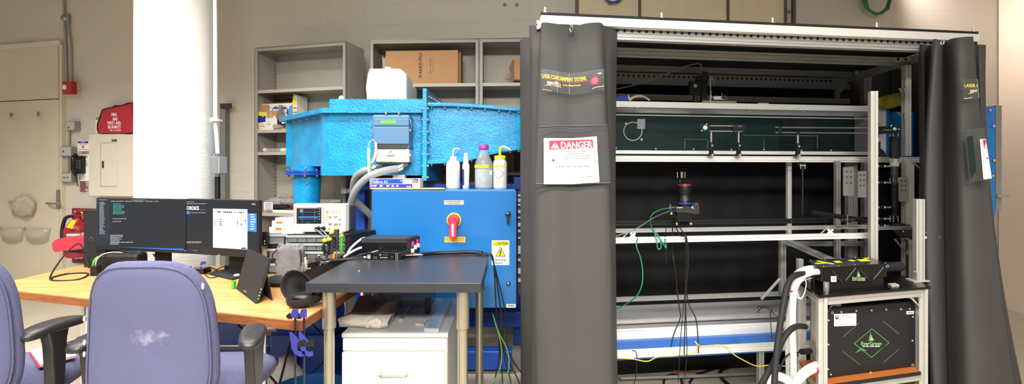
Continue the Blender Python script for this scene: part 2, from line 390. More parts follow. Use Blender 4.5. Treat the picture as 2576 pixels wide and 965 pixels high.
# ---------------------------------------------------------------- things on the left wall
for i, px in enumerate((27, 95)):
    mb = MB('brushed'); y = 288-i*3
    mb.pbox(px-3, y-5, px+3, y+5, -.035, .006, WL); mb.tube(sm([WL.at(px, y, -.035), WL.at(px, y+2, -.07), WL.at(px, y+8, -.075), WL.at(px, y+5, -.095)]), .006)
    one('coat_hook', mb, ['small metal coat hook on the door, farther from the door edge', 'small metal coat hook on the door, nearer the door edge'][i], 'hook', 'door hooks')
def pocket(px0, y0, px1, y1, label):
    mb = MB('acrylic'); u0, z1 = WL.hit(px0, y0, -.03); u1, z0 = WL.hit(px1, y1, -.03)
    n = 10
    def ring(v, zt): return [WL(u0+(u1-u0)*k/n, v, zt) for k in range(n+1)]
    front = []
    for (f, dv) in ((1, 0), (.9, .03), (.5, .02), (.08, 0), (0, 0)):
        pass
    vs = []
    for k in range(n+1):
        x = k/n; s = math.sin(math.pi*x)**.6; inset = .03*(1-0)
        uu = u0+(u1-u0)*x; b0 = z0+(z1-z0)*.02
        top = z1-(z1-z0)*.22*math.sin(math.pi*x)
        ui = u0+(u1-u0)*(.12+.76*x)
        vs.append([WL(uu, -.031, z1), WL(ui, -.031, b0), WL(ui, -.035-.05*s, b0+.005), WL(uu, -.035-.09*s, top)])
    fl = [v for r in vs for v in r]
    mb.add(fl, [(k*4+j, k*4+j+1, (k+1)*4+j+1, (k+1)*4+j) for k in range(n) for j in range(3)], True)
    return one('wall_pocket', mb, label, 'wall pocket', 'acrylic wall pockets', solid=.005)
pocket(26, 503, 95, 544, 'clear acrylic wall pocket on door holding a crumpled plastic bag')
pocket(2, 569, 64, 608, 'empty clear acrylic wall pocket, lower left on the door')
pocket(63, 570, 130, 609, 'empty clear acrylic wall pocket, lower right below the door handle')
mb = MB('bag_film'); c = WL.at(60, 518, -.09); R.seed(3)
mb.ball(c, (.12, .05, .12), 16)
for v in mb.v: v += Vector((R.uniform(-1, 1), R.uniform(-.5, .5), R.uniform(-1, 1)))*.008
one('plastic_bag', mb, 'crumpled clear plastic bag stuffed in the upper acrylic pocket', 'bag')
def pipe(pts, r, name, label, m='conduit', v=-.02, fr=WL):
    one(name, MB(m).tube(sm([fr.at(x, y, v) for x, y in pts], 3), r, 10), label, 'pipe')
pipe([(160, -12), (161, 35), (163, 62), (165, 130), (167, 204)], .013, 'conduit_pipe', 'left of two vertical metal conduits running up from red alarm')
pipe([(171, 58), (173, 75), (178, 120), (179, 205)], .011, 'conduit_pipe', 'right of two vertical metal conduits, from round box to red alarm')
mb = MB('galvanised').lathe([(.03, 0), (.033, .005), (.033, .05), (.0, .052)], WL.at(171, 48, -.0), (-WL.V[0], -WL.V[1], 0))
mb.cyl(WL.at(171, 36, -.02), WL.at(171, 62, -.02), .016)
one('junction_box', mb, 'small round metal conduit box high on wall above the alarm', 'junction box', 'wall boxes')
t = thing('fire_alarm', 'red fire alarm strobe with white back box under the conduits', 'fire alarm', WL.at(168, 236, 0))
obj('back_box', MB('beige_paint').pbox(166, 206, 188, 234, -.05, .05, WL), t, bev=.003)
mb = MB('red_paint').pbox(156, 204, 179, 236, -.11, .06, WL); obj('alarm_body', mb, t, bev=.008)
mb = MB('white_plastic').ball(WL.at(163, 219, -.115), (.022, .02, .028), 12); obj('strobe_lens', mb, t)
for px0, y0, px1, y1, lab, n in ((164, 304, 188, 328, 'square grey metal wall box, topmost of the three below the alarm', 0), (151, 368, 179, 393, 'square grey metal wall box with one knob, middle of three', 1), (153, 434, 180, 458, 'square grey metal wall box with two screws, lowest of three', 2)):
    t = thing('junction_box', lab, 'junction box', WL.at((px0+px1)/2, y1, 0), 'wall boxes')
    obj('box', MB('galvanised').pbox(px0, y0, px1, y1, -.06, .06, WL), t, bev=.008)
    mb = MB('light_grey').pbox(px0+1.5, y0+1.5, px1-1.5, y1-1.5, -.066, .006, WL); obj('cover_plate', mb, t, bev=.004)
    mb = MB('dark_grey')
    for k in range(max(n, 1)): mb.lathe([(.008, 0), (.008, .006), (0, .008)], WL.at(px0+9+k*8-(n == 0)*0, (y0+y1)/2 if n else y0+17, -.066), (-WL.V[0], -WL.V[1], 0), 10)
    obj('screw', mb, t)
pipe([(174, 328), (173, 369)], .011, 'conduit_pipe', 'short vertical conduit between top and middle grey wall boxes')
pipe([(171, 393), (171, 435)], .011, 'conduit_pipe', 'short vertical conduit between middle and lowest grey wall boxes')
# first aid box, phone, poster
t = thing('first_aid_box', 'white first aid box with blue band and red cross beside panel', 'first aid box', WL.at(208, 378, 0))
obj('box', MB('white_plastic').pbox(194, 353, 224, 380, -.06, .06, WL), t, bev=.006)
a = Art(WL.art(-.06)); a.rect(196, 355, 222, 360, 'blue_ink'); a.text('ULINE', 204, 356, 214, 359, 'white_ink'); a.text('FIRST AID KIT', 202, 361.5, 217, 364, 'blue_ink')
a.rect(208, 365, 210, 373, 'red_ink'); a.rect(205, 368, 213, 370, 'red_ink'); a.rect(196, 375, 222, 376, 'blue_ink'); obj('front_label', a, t)
t = thing('wall_phone', 'black corded wall telephone with handset beside the poster', 'telephone', WL.at(192, 440, 0))
obj('phone_body', MB('black').pbox(188, 392, 206, 436, -.05, .05, WL), t, bev=.008)
mb = MB('black_gloss').tube(sm([WL.at(x, y, -v) for x, y, v in ((191, 389, .07), (185, 398, .1), (184, 415, .105), (185, 428, .1), (191, 438, .07))], 5), .022); obj('handset', mb, t)
a = Art(WL.art(-.05)); [a.rect(192+4*i, 402+6*j, 194.5+4*i, 405.5+6*j, 'mid_grey', 3) for i in range(3) for j in range(4)]; obj('keypad', a, t)
mb = MB('black'); pts = [WL.at(190+6*k/40+math.cos(k*1.3)*1.2, 438+k*.75, -.05-.008*math.sin(k*1.3)) for k in range(40)]; mb.tube(pts, .004, 5); obj('coiled_cord', mb, t)
t = thing('wall_poster', 'narrow white notice with crest and maroon striped lower part', 'poster', WL.at(212, 483, 0))
obj('sheet', MB('pale_paper').pbox(201, 388, 226, 484, -.012, .012, WL), t)
a = Art(WL.art(-.012)); a.poly([(204, 391), (210, 391), (210, 396), (207, 400), (204, 396)], 'maroon_ink'); a.rect(205, 392, 209, 394, 'paper', 2)
a.scribble(213, 391, 224, 398, 'ink', 3); a.scribble(204, 403, 225, 420, 'grey_ink', 6); a.scribble(204, 424, 225, 452, 'grey_ink', 9, .6)
a.rect(201, 388, 201.8, 484, 'maroon_ink')
for k in range(8): a.rect(201.8, 455+k*3.5, 226, 456.8+k*3.5, 'maroon_ink'); a.scribble(203, 457+k*3.5, 225, 458.6+k*3.5, 'ink', 1, h=.8)
obj('printing', a, t)
# electrical panel
t = thing('electrical_panel', 'large beige wall electrical panel with small hinged door', 'electrical panel', WL.at(290, 493, 0))
obj('box', MB('panel_paint').pbox(223, 336, 352, 493, -.13, .13, WL), t, bev=.004)
obj('panel_door', MB('panel_paint').pbox(253.5, 359.5, 294.5, 468, -.134, .006, WL), t, bev=.001)
a = Art(WL.art(-.13)); a.path([(253, 359), (295, 359), (295, 468.5), (253, 468.5), (253, 359)], .7, 'dark_grey', 1); obj('door_gap', a, t)
obj('latch', MB('dark_grey').pbox(256, 405, 260, 422, -.14, .008, WL), t)
a = Art(WL.art(-.13)); a.rect(281, 350, 294, 356, 'black'); a.scribble(283, 351, 293, 355, 'brass', 2); obj('nameplate', a, t)
# red fire blanket bag
fb = WL
def bagfn(px, py, h): u, z = fb.hit(px, py, -.02-h); return fb(u, -.02-h, z)
t = thing('fire_blanket_bag', 'red fire blanket bag with white lettering on top of panel', 'bag', WL.at(290, 335, -.07))
prof = [(246, 331), (245, 312), (250, 298), (256, 280), (262, 274), (300, 266), (332, 258), (334, 262), (337, 300), (340, 333), (300, 335), (255, 335)]
def ringat(h, s): cx, cy = 293, 300; return [bagfn(cx+(x-cx)*s, 335-(335-y)*(.5+.5*s) if y < 334 else 335, h) for x, y in prof]
mb = MB('red_cloth'); mb.loft([ringat(.005, .9), ringat(.02, .98), ringat(.08, 1), ringat(.11, .985), ringat(.125, .93)]); obj('bag_body', mb, t)
mb = MB('black'); mb.tube(sm([bagfn(x, y, .117) for x, y in prof], 3, True), .005, 6, True); mb.tube(sm([bagfn(x, y, .03) for x, y in prof], 3, True), .005, 6, True); obj('piping', mb, t)
mb = MB('red_cloth'); mb.prism([(334, 262), (341, 280), (345, 318), (345, 333), (340, 333)], lambda x, y, h: bagfn(x, y, h), .01, .1); obj('end_flap', mb, t)
mb = MB('black'); mb.prism([(341, 318), (346, 322), (347, 334), (339, 334)], lambda x, y, h: bagfn(x, y, h), .02, .09); obj('corner_patch', mb, t)
mb = MB('black').tube(sm([bagfn(x, y, .06) for x, y in ((282, 271), (290, 266), (300, 266), (303, 267))]), .007, 6); mb.tube(sm([bagfn(x, y, .06) for x, y in ((314, 263), (318, 260), (326, 259))]), .006, 6); obj('handle', mb, t)
a = Art(lambda x, y, h: bagfn(x, y, .1265+h))
for s, x0, y0, x1, y1, sh in (('FIRE', 281, 284, 294, 292, .1), ('AND', 283, 295, 296, 303, 0), ('FIRST AID', 271, 305, 304, 313, .15), ('BLANKET', 272, 315, 304, 323, 0), ('LIFT TO OPEN', 276, 326, 304, 329, 0)):
    a.text(s, x0, y0, x1, y1, 'white_ink', shear=-sh*.6, bold=.35)
obj('lettering', a, t)
t = one('paper_card', MB('pale_paper').pbox(241, 302, 252, 335, -.006, .006, WL), 'pale paper card taped on wall left of the red bag', 'card')
obj('green_corner', MB('green_plastic').pbox(242, 294, 250, 302, -.006, .006, WL), t)
# fire extinguisher with backing board
t = one('extinguisher_board', MB('dark_red').pbox(181, 524, 245, 662, -.02, .02, WL), 'dark red wall board behind the fire extinguisher', 'board')
a = Art(WL.art(-.02)); a.rect(187, 530, 208, 650, 'paper'); a.scribble(188, 532, 206, 538, 'red_ink', 1, h=.8); obj('notice', a, t)
t = thing('fire_extinguisher', 'red fire extinguisher with yellow tag hanging on the wall', 'fire extinguisher', WL.at(196, 640, -.12))
c = WL.at(196, 645, -.12); zt = WL.at(196, 552, -.12).z; r = .115; h = zt-c.z
obj('cylinder', MB('red_paint').lathe([(r*.8, 0), (r, .03), (r, h*.72), (r*.92, h*.82), (r*.6, h*.92), (r*.3, h), (r*.28, h+.02)], c, n=32), t)
mb = MB('dark_grey').cyl(c+Vector((0, 0, h+.01)), c+Vector((0, 0, h+.07)), .03); obj('valve', mb, t)
mb = MB('red_paint').tube(sm([c+Vector(v) for v in ((-.03, -.02, h+.05), (.06, -.03, h+.1), (.17, -.03, h+.06))]), .014); mb.tube(sm([c+Vector(v) for v in ((-.02, -.02, h+.04), (.07, -.03, h+.04), (.15, -.03, h-.02))]), .012); obj('lever', mb, t)
mb = MB('black').tube(sm([c+Vector(v) for v in ((-.03, -.02, h+.04), (-.1, -.03, h+.02), (-.135, -.03, h-.08), (-.13, -.04, h*.5), (-.118, -.04, .1))]), .017, 10); obj('hose', mb, t)
mb = MB('yellow_plastic').prism([(183, 552), (193, 554), (181, 575), (165, 571)], lambda x, y, k: WL.at(x, y, -.27-k), 0, .002); obj('inspection_tag', mb, t)
def cylart(c, r, px0):      # printing wrapped on a vertical cylinder: a = angle in degrees from facing camera, b = metres below top
    d = Vector((-c.x, -c.y, 0)).normalized(); e = Vector((-d.y, d.x, 0))
    def fn(a, b, h): q = math.radians(a); return c+(d*math.cos(q)+e*math.sin(q))*(r+h)+Vector((0, 0, -b))
    return fn
a = Art(cylart(c+Vector((0, 0, h*.72)), r, 0)); a.e = .0012
a.rect(-50, .02, 12, .2, 'grey_ink', 1, 8); a.rect(14, .02, 60, .2, 'paper', 1, 8)
for k in range(6): a.rect(-48, .03+.028*k, 8, .045+.028*k, 'ink' if k % 2 else 'paper', 2, 8); a.rect(17, .03+.028*k, 50, .037+.028*k, 'grey_ink', 2, 6)
obj('label', a, t)
# ---------------------------------------------------------------- column and what is fixed to it
cc = Vector((-2.64, 3.75, 0)); rc = .265
struct('column', MB('column_paint').cyl(cc, cc+Vector((0, 0, 3.62)), rc, n=64))
mb = MB('conduit'); P = lambda x, y, Y=3.6: W(x, y, Y)
x0 = P(545, 0)
one('conduit_pipe', MB('white_plastic').tube(sm([P(541, -20), P(542, 200), P(542, 300), P(545, 345), P(548, 392)], 5), .014, 12), 'white painted conduit running down the right of the white column', 'pipe')
mb = MB('white_plastic').pbox(534, 299, 550, 304, 3.57, .05); mb.ball(P(534, 302, 3.57), .02, 8); one('pipe_clip', mb, 'small clip holding the white conduit to the column', 'clip')
t = thing('junction_box', 'grey metal junction box on right edge of white column', 'junction box', P(548, 438, 3.6), 'wall boxes')
obj('box', MB('mid_grey').pbox(528, 393, 549, 437, 3.5, .1), t, bev=.004); u_ = W(549, 0, 3.5).x; obj('cover_plate', MB('light_grey').box(u_, u_+.006, 3.502, 3.6, zf(436, 3.5), zf(394, 3.5)), t, bev=.002)
obj('fitting', MB('chrome').cyl(P(547, 393, 3.57), P(547, 386, 3.57), .022), t); obj('fitting', MB('chrome').cyl(P(546, 437, 3.57), P(546, 444, 3.57), .022), t)
pipe([(547, 440), (547, 560)], .019, 'conduit_pipe', 'black pipe running down from the box on the column', 'black', 3.57, G)
t = thing('steel_channel', 'upright galvanised steel channel with top flag behind the column', 'channel', Vector((WB.at(561, 300, 0).x, WB.at(561, 300, 0).y-.04, 0)))
u0, _ = WB.hit(553, 300, -.05); u1, z1 = WB.hit(568, 270, -.05)
mb = MB('galvanised').box(u0, u1, -.05, -.045, 0, z1, WB); mb.box(u0, u0+.006, -.05, 0, 0, z1, WB); mb.box(u1-.006, u1, -.05, 0, 0, z1, WB); obj('channel', mb, t)
obj('top_flag', MB('dark_grey').pbox(553, 260, 580, 272, -.07, .02, WB), t)
# wall studs and things seen above the enclosure
for x0, x1, lab in ((1449, 1455, 'thin dark steel strut on the wall, leftmost above enclosure'), (1607, 1612, 'thin dark steel strut on the wall, second from left'), (1829, 1834, 'thin dark steel strut on the wall, third from left'), (1974, 1979, 'thin dark steel strut left of the close pair'), (1995, 2001, 'thin dark steel strut right of the close pair')):
    u0, _ = WR.hit(x0, 40, -.03); u1, _ = WR.hit(x1, 40, -.03)
    one('wall_strut', MB('strut_brown').box(u0, u1, -.04, 0, 1.0, 3.6, WR), lab, 'strut', 'wall struts')
for x0, x1, lab in ((1456, 1606, 'warm tan wall board left of the others above enclosure'), (1613, 1828, 'warm tan wall board in the middle above the enclosure'), (1835, 1973, 'warm tan wall board on the right above the enclosure')):
    u0, _ = WR.hit(x0, 40, -.02); u1, _ = WR.hit(x1, 40, -.02)
    one('wall_board', MB('panel_board').box(u0, u1, -.02, 0, 1.0, 3.6, WR), lab, 'wall board', 'tan wall boards', bev=.004)
def screwplate(px, py, fr, lab):
    one('wall_bolt', MB('galvanised').lathe([(.016, 0), (.016, .01), (.008, .014), (.0, .016)], fr.at(px, py, -.0), (-fr.V[0], -fr.V[1], 0), 12), lab, 'bolt', 'wall bolts')
screwplate(1270, 12, WB, 'round metal bolt on block wall, left of two at top'); screwplate(1300, 12, WB, 'round metal bolt on block wall, right of two at top'); 
mb = MB('galvanised').lathe([(.016, 0), (.016, .01), (.0, .014)], WR.at(1983, 30, -.0), (-WR.V[0], -WR.V[1], 0), 12); one('wall_bolt', mb, 'round metal bolt between the close pair of struts', 'bolt', 'wall bolts')
for i, (px, m, n) in enumerate(((1543, 'frame_blue', 2), (2207, 'cord_green', 5))):
    mb = MB(m)
    for k in range(n):
        pts = [WR.at(px+(26+2*k+R.uniform(-3, 3))*math.cos(q), (-26 if i == 0 else 2)+(36+R.uniform(-6, 0))*math.sin(q), -.06-.01*k) for q in [2*math.pi*j/20 for j in range(20)]]
        mb.tube(pts, .008, 6, True)
    one('cable_coil', mb, ['loops of blue cable hanging on wall at top edge', 'coil of green cable hanging high on block wall'][i], 'cable coil')
# ---------------------------------------------------------------- steel bookcases
def bookcase(p0, p1, zt, dep, zs, label):
    fr = mkframe(p0, p1); L = math.hypot(p1[0]-p0[0], p1[1]-p0[1]); c = fr(L/2, dep/2, 0)
    t = thing('bookcase', label, 'bookcase', c, 'grey steel bookcases')
    for u in (0, L-.03):
        mb = MB('shelf_steel').box(u, u+.03, 0, .012, 0, zt, fr); mb.box(u if u == 0 else u+.024, u+.006 if u == 0 else L, 0, dep, 0, zt, fr)
        mb.mat('dark_grey')
        for k in range(60):
            z = .3+k*.036
            if z < zt-.1: mb.box(.0065 if u == 0 else L-.0075, .0075 if u == 0 else L-.0065, dep-.05, dep-.04, z, z+.012, fr)
        obj('side_panel', mb, t)
    obj('back_panel', MB('shelf_light').box(.006, L-.006, dep-.012, dep-.004, .04, zt, fr), t)
    mb = MB('shelf_steel').box(.006, L-.006, .0, dep-.012, zt-.012, zt, fr); mb.box(.03, L-.03, 0, .012, zt-.035, zt, fr); obj('top_panel', mb, t)
    obj('plinth', MB('shelf_steel').box(.03, L-.03, 0, .012, 0, .08, fr), t)
    for z in zs:
        mb = MB('shelf_light').box(.008, L-.008, .006, dep-.013, z-.012, z, fr); mb.box(.03, L-.03, .004, .016, z-.028, z, fr); obj('shelf', mb, t)
    return fr, L
B1, L1 = bookcase((-2.403, 4.45), (-1.47, 4.22), 2.557, .3, (.1, .55, 1.02, 1.584, 1.79, 2.16), 'grey steel bookcase on the left, holding the goggles boxes')
B2, L2 = bookcase((-1.247, 4.18), (-.286, 4.13), 2.557, .33, (.1, .5, .9, 1.31, 1.75, 2.17), 'grey steel bookcase in the middle, holding a large flat cardboard box')
B3, L3 = bookcase((-.284, 4.13), (.69, 4.085), 2.557, .33, (.1, .5, .95, 1.4, 1.8, 2.17), 'grey steel bookcase on the right, partly behind the grey curtain')
def fbox(m, px0, y0, px1, z0, v, dep, fr, y1=None):   # box standing at height z0, front at v
    u0, z1 = fr.hit(px0, y0, v); u1, _ = fr.hit(px1, y0, v); return MB(m).box(u0, u1, v, v+dep, z0, z1, fr)
# things on bookcase 1
zb = 1.79
t = thing('goggles_box', 'open box printed with safety goggles and yellow end on shelf', 'box', B1.at(700, 322, .1))
t.location.z = zb; t['_w'] = tuple(t.location)
u0, z1 = B1.hit(652, 262, .1); u1, _ = B1.hit(736, 262, .1); d0 = .1; 
mb = MB('cardboard_dark').box(u0, u1, .25, .255, zb, z1+.06, B1); mb.box(u0, u1, d0, .255, zb, zb+.004, B1); mb.box(u0, u0+.004, d0, .25, zb, z1, B1); obj('carton', mb, t)
mb = MB('mid_grey').box(u0, u1, .2, .255, z1+.06, z1+.066, B1); obj('lid_edge', mb, t)
obj('front_panel', MB('white_box').box(u0, u1, d0-.004, d0, zb, z1, B1), t)
u2, _ = B1.hit(747, 262, .1)
mb = MB('white_box').prism([(u1, zb), (u2, zb), (u2, z1+.07), (u1+.01, z1+.085), (u1, z1+.02)], lambda a, b, h: B1(a, .1+h, b), 0, .15); obj('end_panel', mb, t)
a = Art(B1.art(.1-.004)); bb = 322
a.rect(653, 262, 680, 264, 'yellow_ink'); a.text('Y70', 676, 268, 682, 273, 'blue_ink'); a.poly([(736, 262), (728, 268), (722, 290), (728, 300), (736, 300)], 'skyblue_tape')
for x in (694, 715):
    a.path([(x+8.5*math.cos(q), 277+8.5*math.sin(q)) for q in [math.pi*2*k/16 for k in range(17)]], 1.5, 'blue_ink'); a.poly([(x-6, 274), (x-4, 270), (x+4, 270), (x+6, 274)], 'blue_ink')
a.rect(722, 274, 725, 288, 'blue_ink'); obj('printing', a, t)
a = Art(B1.art(.1)); a.poly([(737, 243), (747, 252), (747, 260), (741, 266), (737, 261)], 'yellow_ink'); a.rect(738, 270, 746, 273, 'red_ink'); a.rect(738, 276, 746, 278, 'yellow_ink'); a.rect(737, 281, 747, 283, 'blue_ink'); a.rect(738, 285, 747, 290, 'lime_ink'); obj('end_printing', a, t)
t = one('carton', fbox('cardboard', 651, 264, 674, zb, .075, .02, B1), 'plain brown cardboard carton behind the yellow and blue box', 'box', bev=.003)
t = one('glove_pack', fbox('white_box', 644, 283, 668, zb, .03, .04, B1), 'yellow and blue printed carton at left end of shelf', 'box', bev=.002)
a = Art(B1.art(.03)); a.poly([(644, 284), (651, 284), (653, 281), (659, 281), (661, 284), (668, 284), (668, 291), (657, 290), (644, 291)], 'yellow_ink'); a.circ((661, 291), 3, 'lime_ink')
a.poly([(644, 291), (668, 291), (668, 306), (650, 309), (645, 300)], 'blue_ink'); a.rect(646, 311, 665, 313, 'yellow_ink', 2); a.text('Party FZ', 645, 314, 665, 319, 'ink', 3, rot=180); a.rect(651, 322, 660, 324, 'yellow_ink', 2); obj('printing', a, t)
t = one('small_carton', fbox('white_box', 668, 297, 688, zb, .02, .06, B1), 'small white open carton with upright flap on shelf', 'box')
mb = MB('white_box').prism([(686, 290), (692, 292), (697, 300), (697, 313), (689, 313), (688, 297)], lambda x, y, h: B1.at(x, y, .02+h), 0, .004); mb.pbox(680, 281, 682, 298, .05, .004, B1); obj('flap', mb, t)
a = Art(B1.art(.02)); a.text('TURPERS', 672, 311, 681, 314, 'ink'); a.rect(675, 306, 680, 307, 'grey_ink'); obj('printing', a, t)
one('brown_carton', fbox('cardboard', 671, 279, 697, zb, .05, .018, B1), 'small open brown carton standing behind the white carton', 'box')
mb = MB('smoky_bin').pbox(700, 264, 707, 290, .03, .03, B1); mb.mat('mid_grey'); mb.prism([(698, 290), (716, 286), (722, 300), (700, 302)], lambda x, y, h: B1.at(x, y, .02+h), 0, .04)
mb.mat('black'); mb.pbox(698, 301, 716, 314, .025, .03, B1)
for q in (712, 718): mb.mat('paper'); mb.cyl(B1.at(q, 308-(q-712)*.3, .02), B1.at(q, 308, .05), .012)
v = B1.at(708, 318, .03); one('filter_part', mb, 'dark grey tool with silver discs in front of the goggles box', 'tool')
mb = MB('bag_film').ball(B1.at(700, 318, .03)+Vector((0, 0, .01)), (.05, .025, .025), 12); R.seed(5)
for v in mb.v: v += Vector((R.uniform(-1, 1), 0, R.uniform(-.4, 1)))*.006
dz = zb-min(v.z for v in mb.v)
for v in mb.v: v.z += dz
one('plastic_bag', mb, 'small crumpled clear bag lying at edge of the shelf', 'bag')
one('yellow_card', MB('yellow_plastic').box(B1.hit(712, 320, .05)[0], B1.hit(735, 320, .05)[0], .03, .12, zb, zb+.01, B1), 'yellow folded card beside the blue tank on shelf', 'card')
mb = MB('acrylic').cyl(B1.at(666, 376, .06), B1.at(728, 376, .06), .018); z = min(v.z for v in mb.v)
t = one('sample_tube', mb, 'clear tube lying on the shelf below the goggles box', 'tube'); t.location.z += 1.584-z
mb = MB('white_plastic').cyl(B1.at(665, 376, .06), B1.at(671, 376, .06), .0195); mb.cyl(B1.at(709, 376, .06), B1.at(727, 376, .06), .0195); obj('end_cap', mb, t)
# tray box with bubble wrap on the lower shelf
t = thing('tray_box', 'open white cardboard tray box holding bubble wrap on low shelf', 'box', B1.at(740, 534, .05)); t.location.z = 1.02; t['_w'] = tuple(t.location)
u0, _ = B1.hit(663, 520, .01); u1, _ = B1.hit(822, 520, .01); z1 = B1.hit(670, 508, .01)[1]
mb = MB('white_box').box(u0, u1, .01, .22, 1.02, 1.024, B1); mb.box(u0, u0+.004, .01, .22, 1.02, z1, B1); mb.box(u1-.004, u1, .01, .22, 1.02, z1, B1); mb.box(u0, u1, .216, .22, 1.02, z1+.02, B1); mb.box(u0, u0+.1, .01, .014, 1.02, z1, B1); mb.box(u0, u1, .01, .014, 1.02, 1.05, B1); obj('tray', mb, t)
a = Art(B1.art(.01)); [a.text('CARLISLE', 668, 510+k*4.2, 683, 512.7+k*4.2, 'blue_ink') for k in range(6)]; obj('printing', a, t)
mb = MB('bubble').ball(B1.at(705, 508, .12), (.16, .07, .045), 14); mb.ball(B1.at(742, 506, .12), (.15, .07, .04), 12); R.seed(2)
for v in mb.v: v += Vector((R.uniform(-1, 1), R.uniform(-1, 1), R.uniform(-1, 1)))*.007
one('bubble_wrap', mb, 'crumpled bubble wrap lying in the white tray box', 'bubble wrap')
mb = MB('case_cloth').ball(B1.at(702, 520, .07), (.11, .05, .025), 14); one('black_pouch', mb, 'black cloth item under the bubble wrap in tray', 'pouch')
# cardboard boxes of bookcases 2 and 3
def carton(px0, y0, px1, z0, v, dep, fr, name, label, m='cardboard'): return one(name, fbox(m, px0, y0, px1, z0, v, dep, fr), label, 'box', bev=.004)
t = carton(970, 128, 1152, 2.17, .03, .1, B2, 'flat_carton', 'large flat cardboard box with vertical lettering on top shelf')
a = Art(B2.art(.03)); a.text('AKRO-MILS', 1053, 132, 1061, 186, 'ink', rot=90, bold=.8); a.text('akro-mils.com', 1080, 146, 1085, 184, 'cardboard_dark', rot=90); a.text('Made in U.S.A.', 1088, 150, 1091, 180, 'cardboard_dark', rot=90)
a.rect(1053, 189, 1061, 196, 'ink'); a.rect(1054.5, 190, 1056.5, 195, 'cardboard', 2); a.rect(1058, 190, 1060, 195, 'cardboard', 2); obj('lettering', a, t)
mb = MB('bag_film').prism([(961, 138), (968, 148), (971, 140), (971, 205), (966, 205)], lambda x, y, h: B2.at(x, y, .03+h), 0, .05); obj('tape_end', mb, t)
carton(1152, 131, 1160, 2.17, .045, .1, B2, 'narrow_carton', 'cardboard box edge showing right behind the large flat box', 'cardboard_dark')
t = carton(1292, 148, 1322, 2.17, .04, .2, B3, 'open_carton', 'cardboard box with open side flaps on the right bookcase')
obj('left_flap', MB('cardboard_dark').prism([(1292, 147), (1281, 168), (1281, 176), (1293, 198)], lambda x, y, h: B3.at(x, y, .03+h), 0, .01), t)
obj('bottom_flap', MB('cardboard_dark').prism([(1268, 197), (1318, 200), (1316, 203), (1276, 201)], lambda x, y, h: B3.at(x, y, -.005+h), 0, .06), t)
a = Art(B3.art(.04)); a.rect(1290, 162, 1300, 166, 'bubble', 1); a.rect(1290, 173, 1300, 180, 'bubble', 1); obj('tape', a, t)
carton(1068, 405, 1246, 1.31, .02, .2, B2, 'long_carton', 'long cardboard box behind the four bottles on low shelf')
t = bpy.context.scene.objects['long_carton']; a = Art(B2.art(.02)); a.rect(1100, 430, 1120, 436, 'ink'); a.text('MADE IN', 1072, 436, 1096, 441, 'ink'); obj('lettering', a, t)
carton(1240, 386, 1293, 1.4, .02, .2, B3, 'square_carton', 'square cardboard box behind the yellow capped wash bottle')
# ---------------------------------------------------------------- water tunnel tank
T = thing('water_tank', 'large glossy cyan fibreglass tank of the water tunnel with flanges', 'tank', (-1.1, 3.9, 0))
def zf(py, Y): return H+(HY-py)/F*Y
def poly_tank(name, plan, z0, z1, parent, m='tank_cyan', bev=.02): # plan polygon -> rounded prism
    mb = MB(m); mb.prism(plan, lambda a, b, h: Vector((a, b, h)), z0, z1); return obj(name, mb, parent, bev=bev)
Xl = W(815, 400, 3.6).x; Xr = -.665
poly_tank('front_basin', [(Xl, 3.6), (Xr, 3.6), (Xr, 4.12), (Xl-.15, 4.12), (Xl-.05, 3.66)], zf(441, 3.6), 1.845, T, bev=.035)
poly_tank('left_basin', [(-1.98, 4.16), (-1.91, 4.13), (Xl+.02, 3.64), (Xl+.02, 4.1), (-1.88, 4.2), (-1.96, 4.22)], 1.445, 1.845, T, bev=.02)
poly_tank('rim', [(-2.05, 4.19), (Xl, 3.55), (Xr, 3.55), (Xr, 4.1), (-1.3, 4.13), (-2.02, 4.25)], 1.84, 1.875, T, bev=.008)
zl = zf(250, 3.66)
poly_tank('lid', [(Xl+.02, 3.64), (Xr, 3.64), (Xr, 4.1), (Xl+.02, 4.1)], 1.875, zl, T, bev=.012)
mb = MB('chrome')
for k in range(9):
    x = Xl+.06+(Xr-Xl-.08)*k/8; mb.lathe([(.009, 0), (.009, .006), (0, .01)], (x, 3.6, 1.832), (0, -1, -.2), 10)
for k in range(5):
    q = (k+.5)/5; mb.lathe([(.009, 0), (.009, .006), (0, .01)], (-1.9+(Xl+1.9)*q, 4.12+(3.62-4.12)*q, 1.828), (-.6, -.8, 0), 10)
obj('rim_bolt', mb, T)['kind'] = 'stuff'
# flange plate and contraction
mb = MB('tank_cyan'); X0 = -.655
mb.prism([(3.5, 1.334), (3.5, 2.012), (4.1, 2.0), (4.1, 1.32)], lambda a, b, h: Vector((X0+h+(a-3.5)*.06, a, b)), 0, .028); obj('flange_plate', mb, T, bev=.004)
mb = MB('chrome')
for k in range(8): mb.lathe([(.011, 0), (.011, .01), (0, .014)], (X0+.028+.035*(k+.5)/8*1.4, 3.56+.5*(k+.5)/8, 1.965), (1, 0, 0), 10)
for k in range(7): z = 1.36+k*.085; mb.lathe([(.011, 0), (.011, .012), (0, .014)], (X0+.03, 3.53, z), (1, -.3, 0), 10); mb.lathe([(.011, 0), (.011, .012), (0, .014)], (X0-.001, 3.54, z), (-1, -.3, 0), 10)
obj('flange_bolt', mb, T)['kind'] = 'stuff'
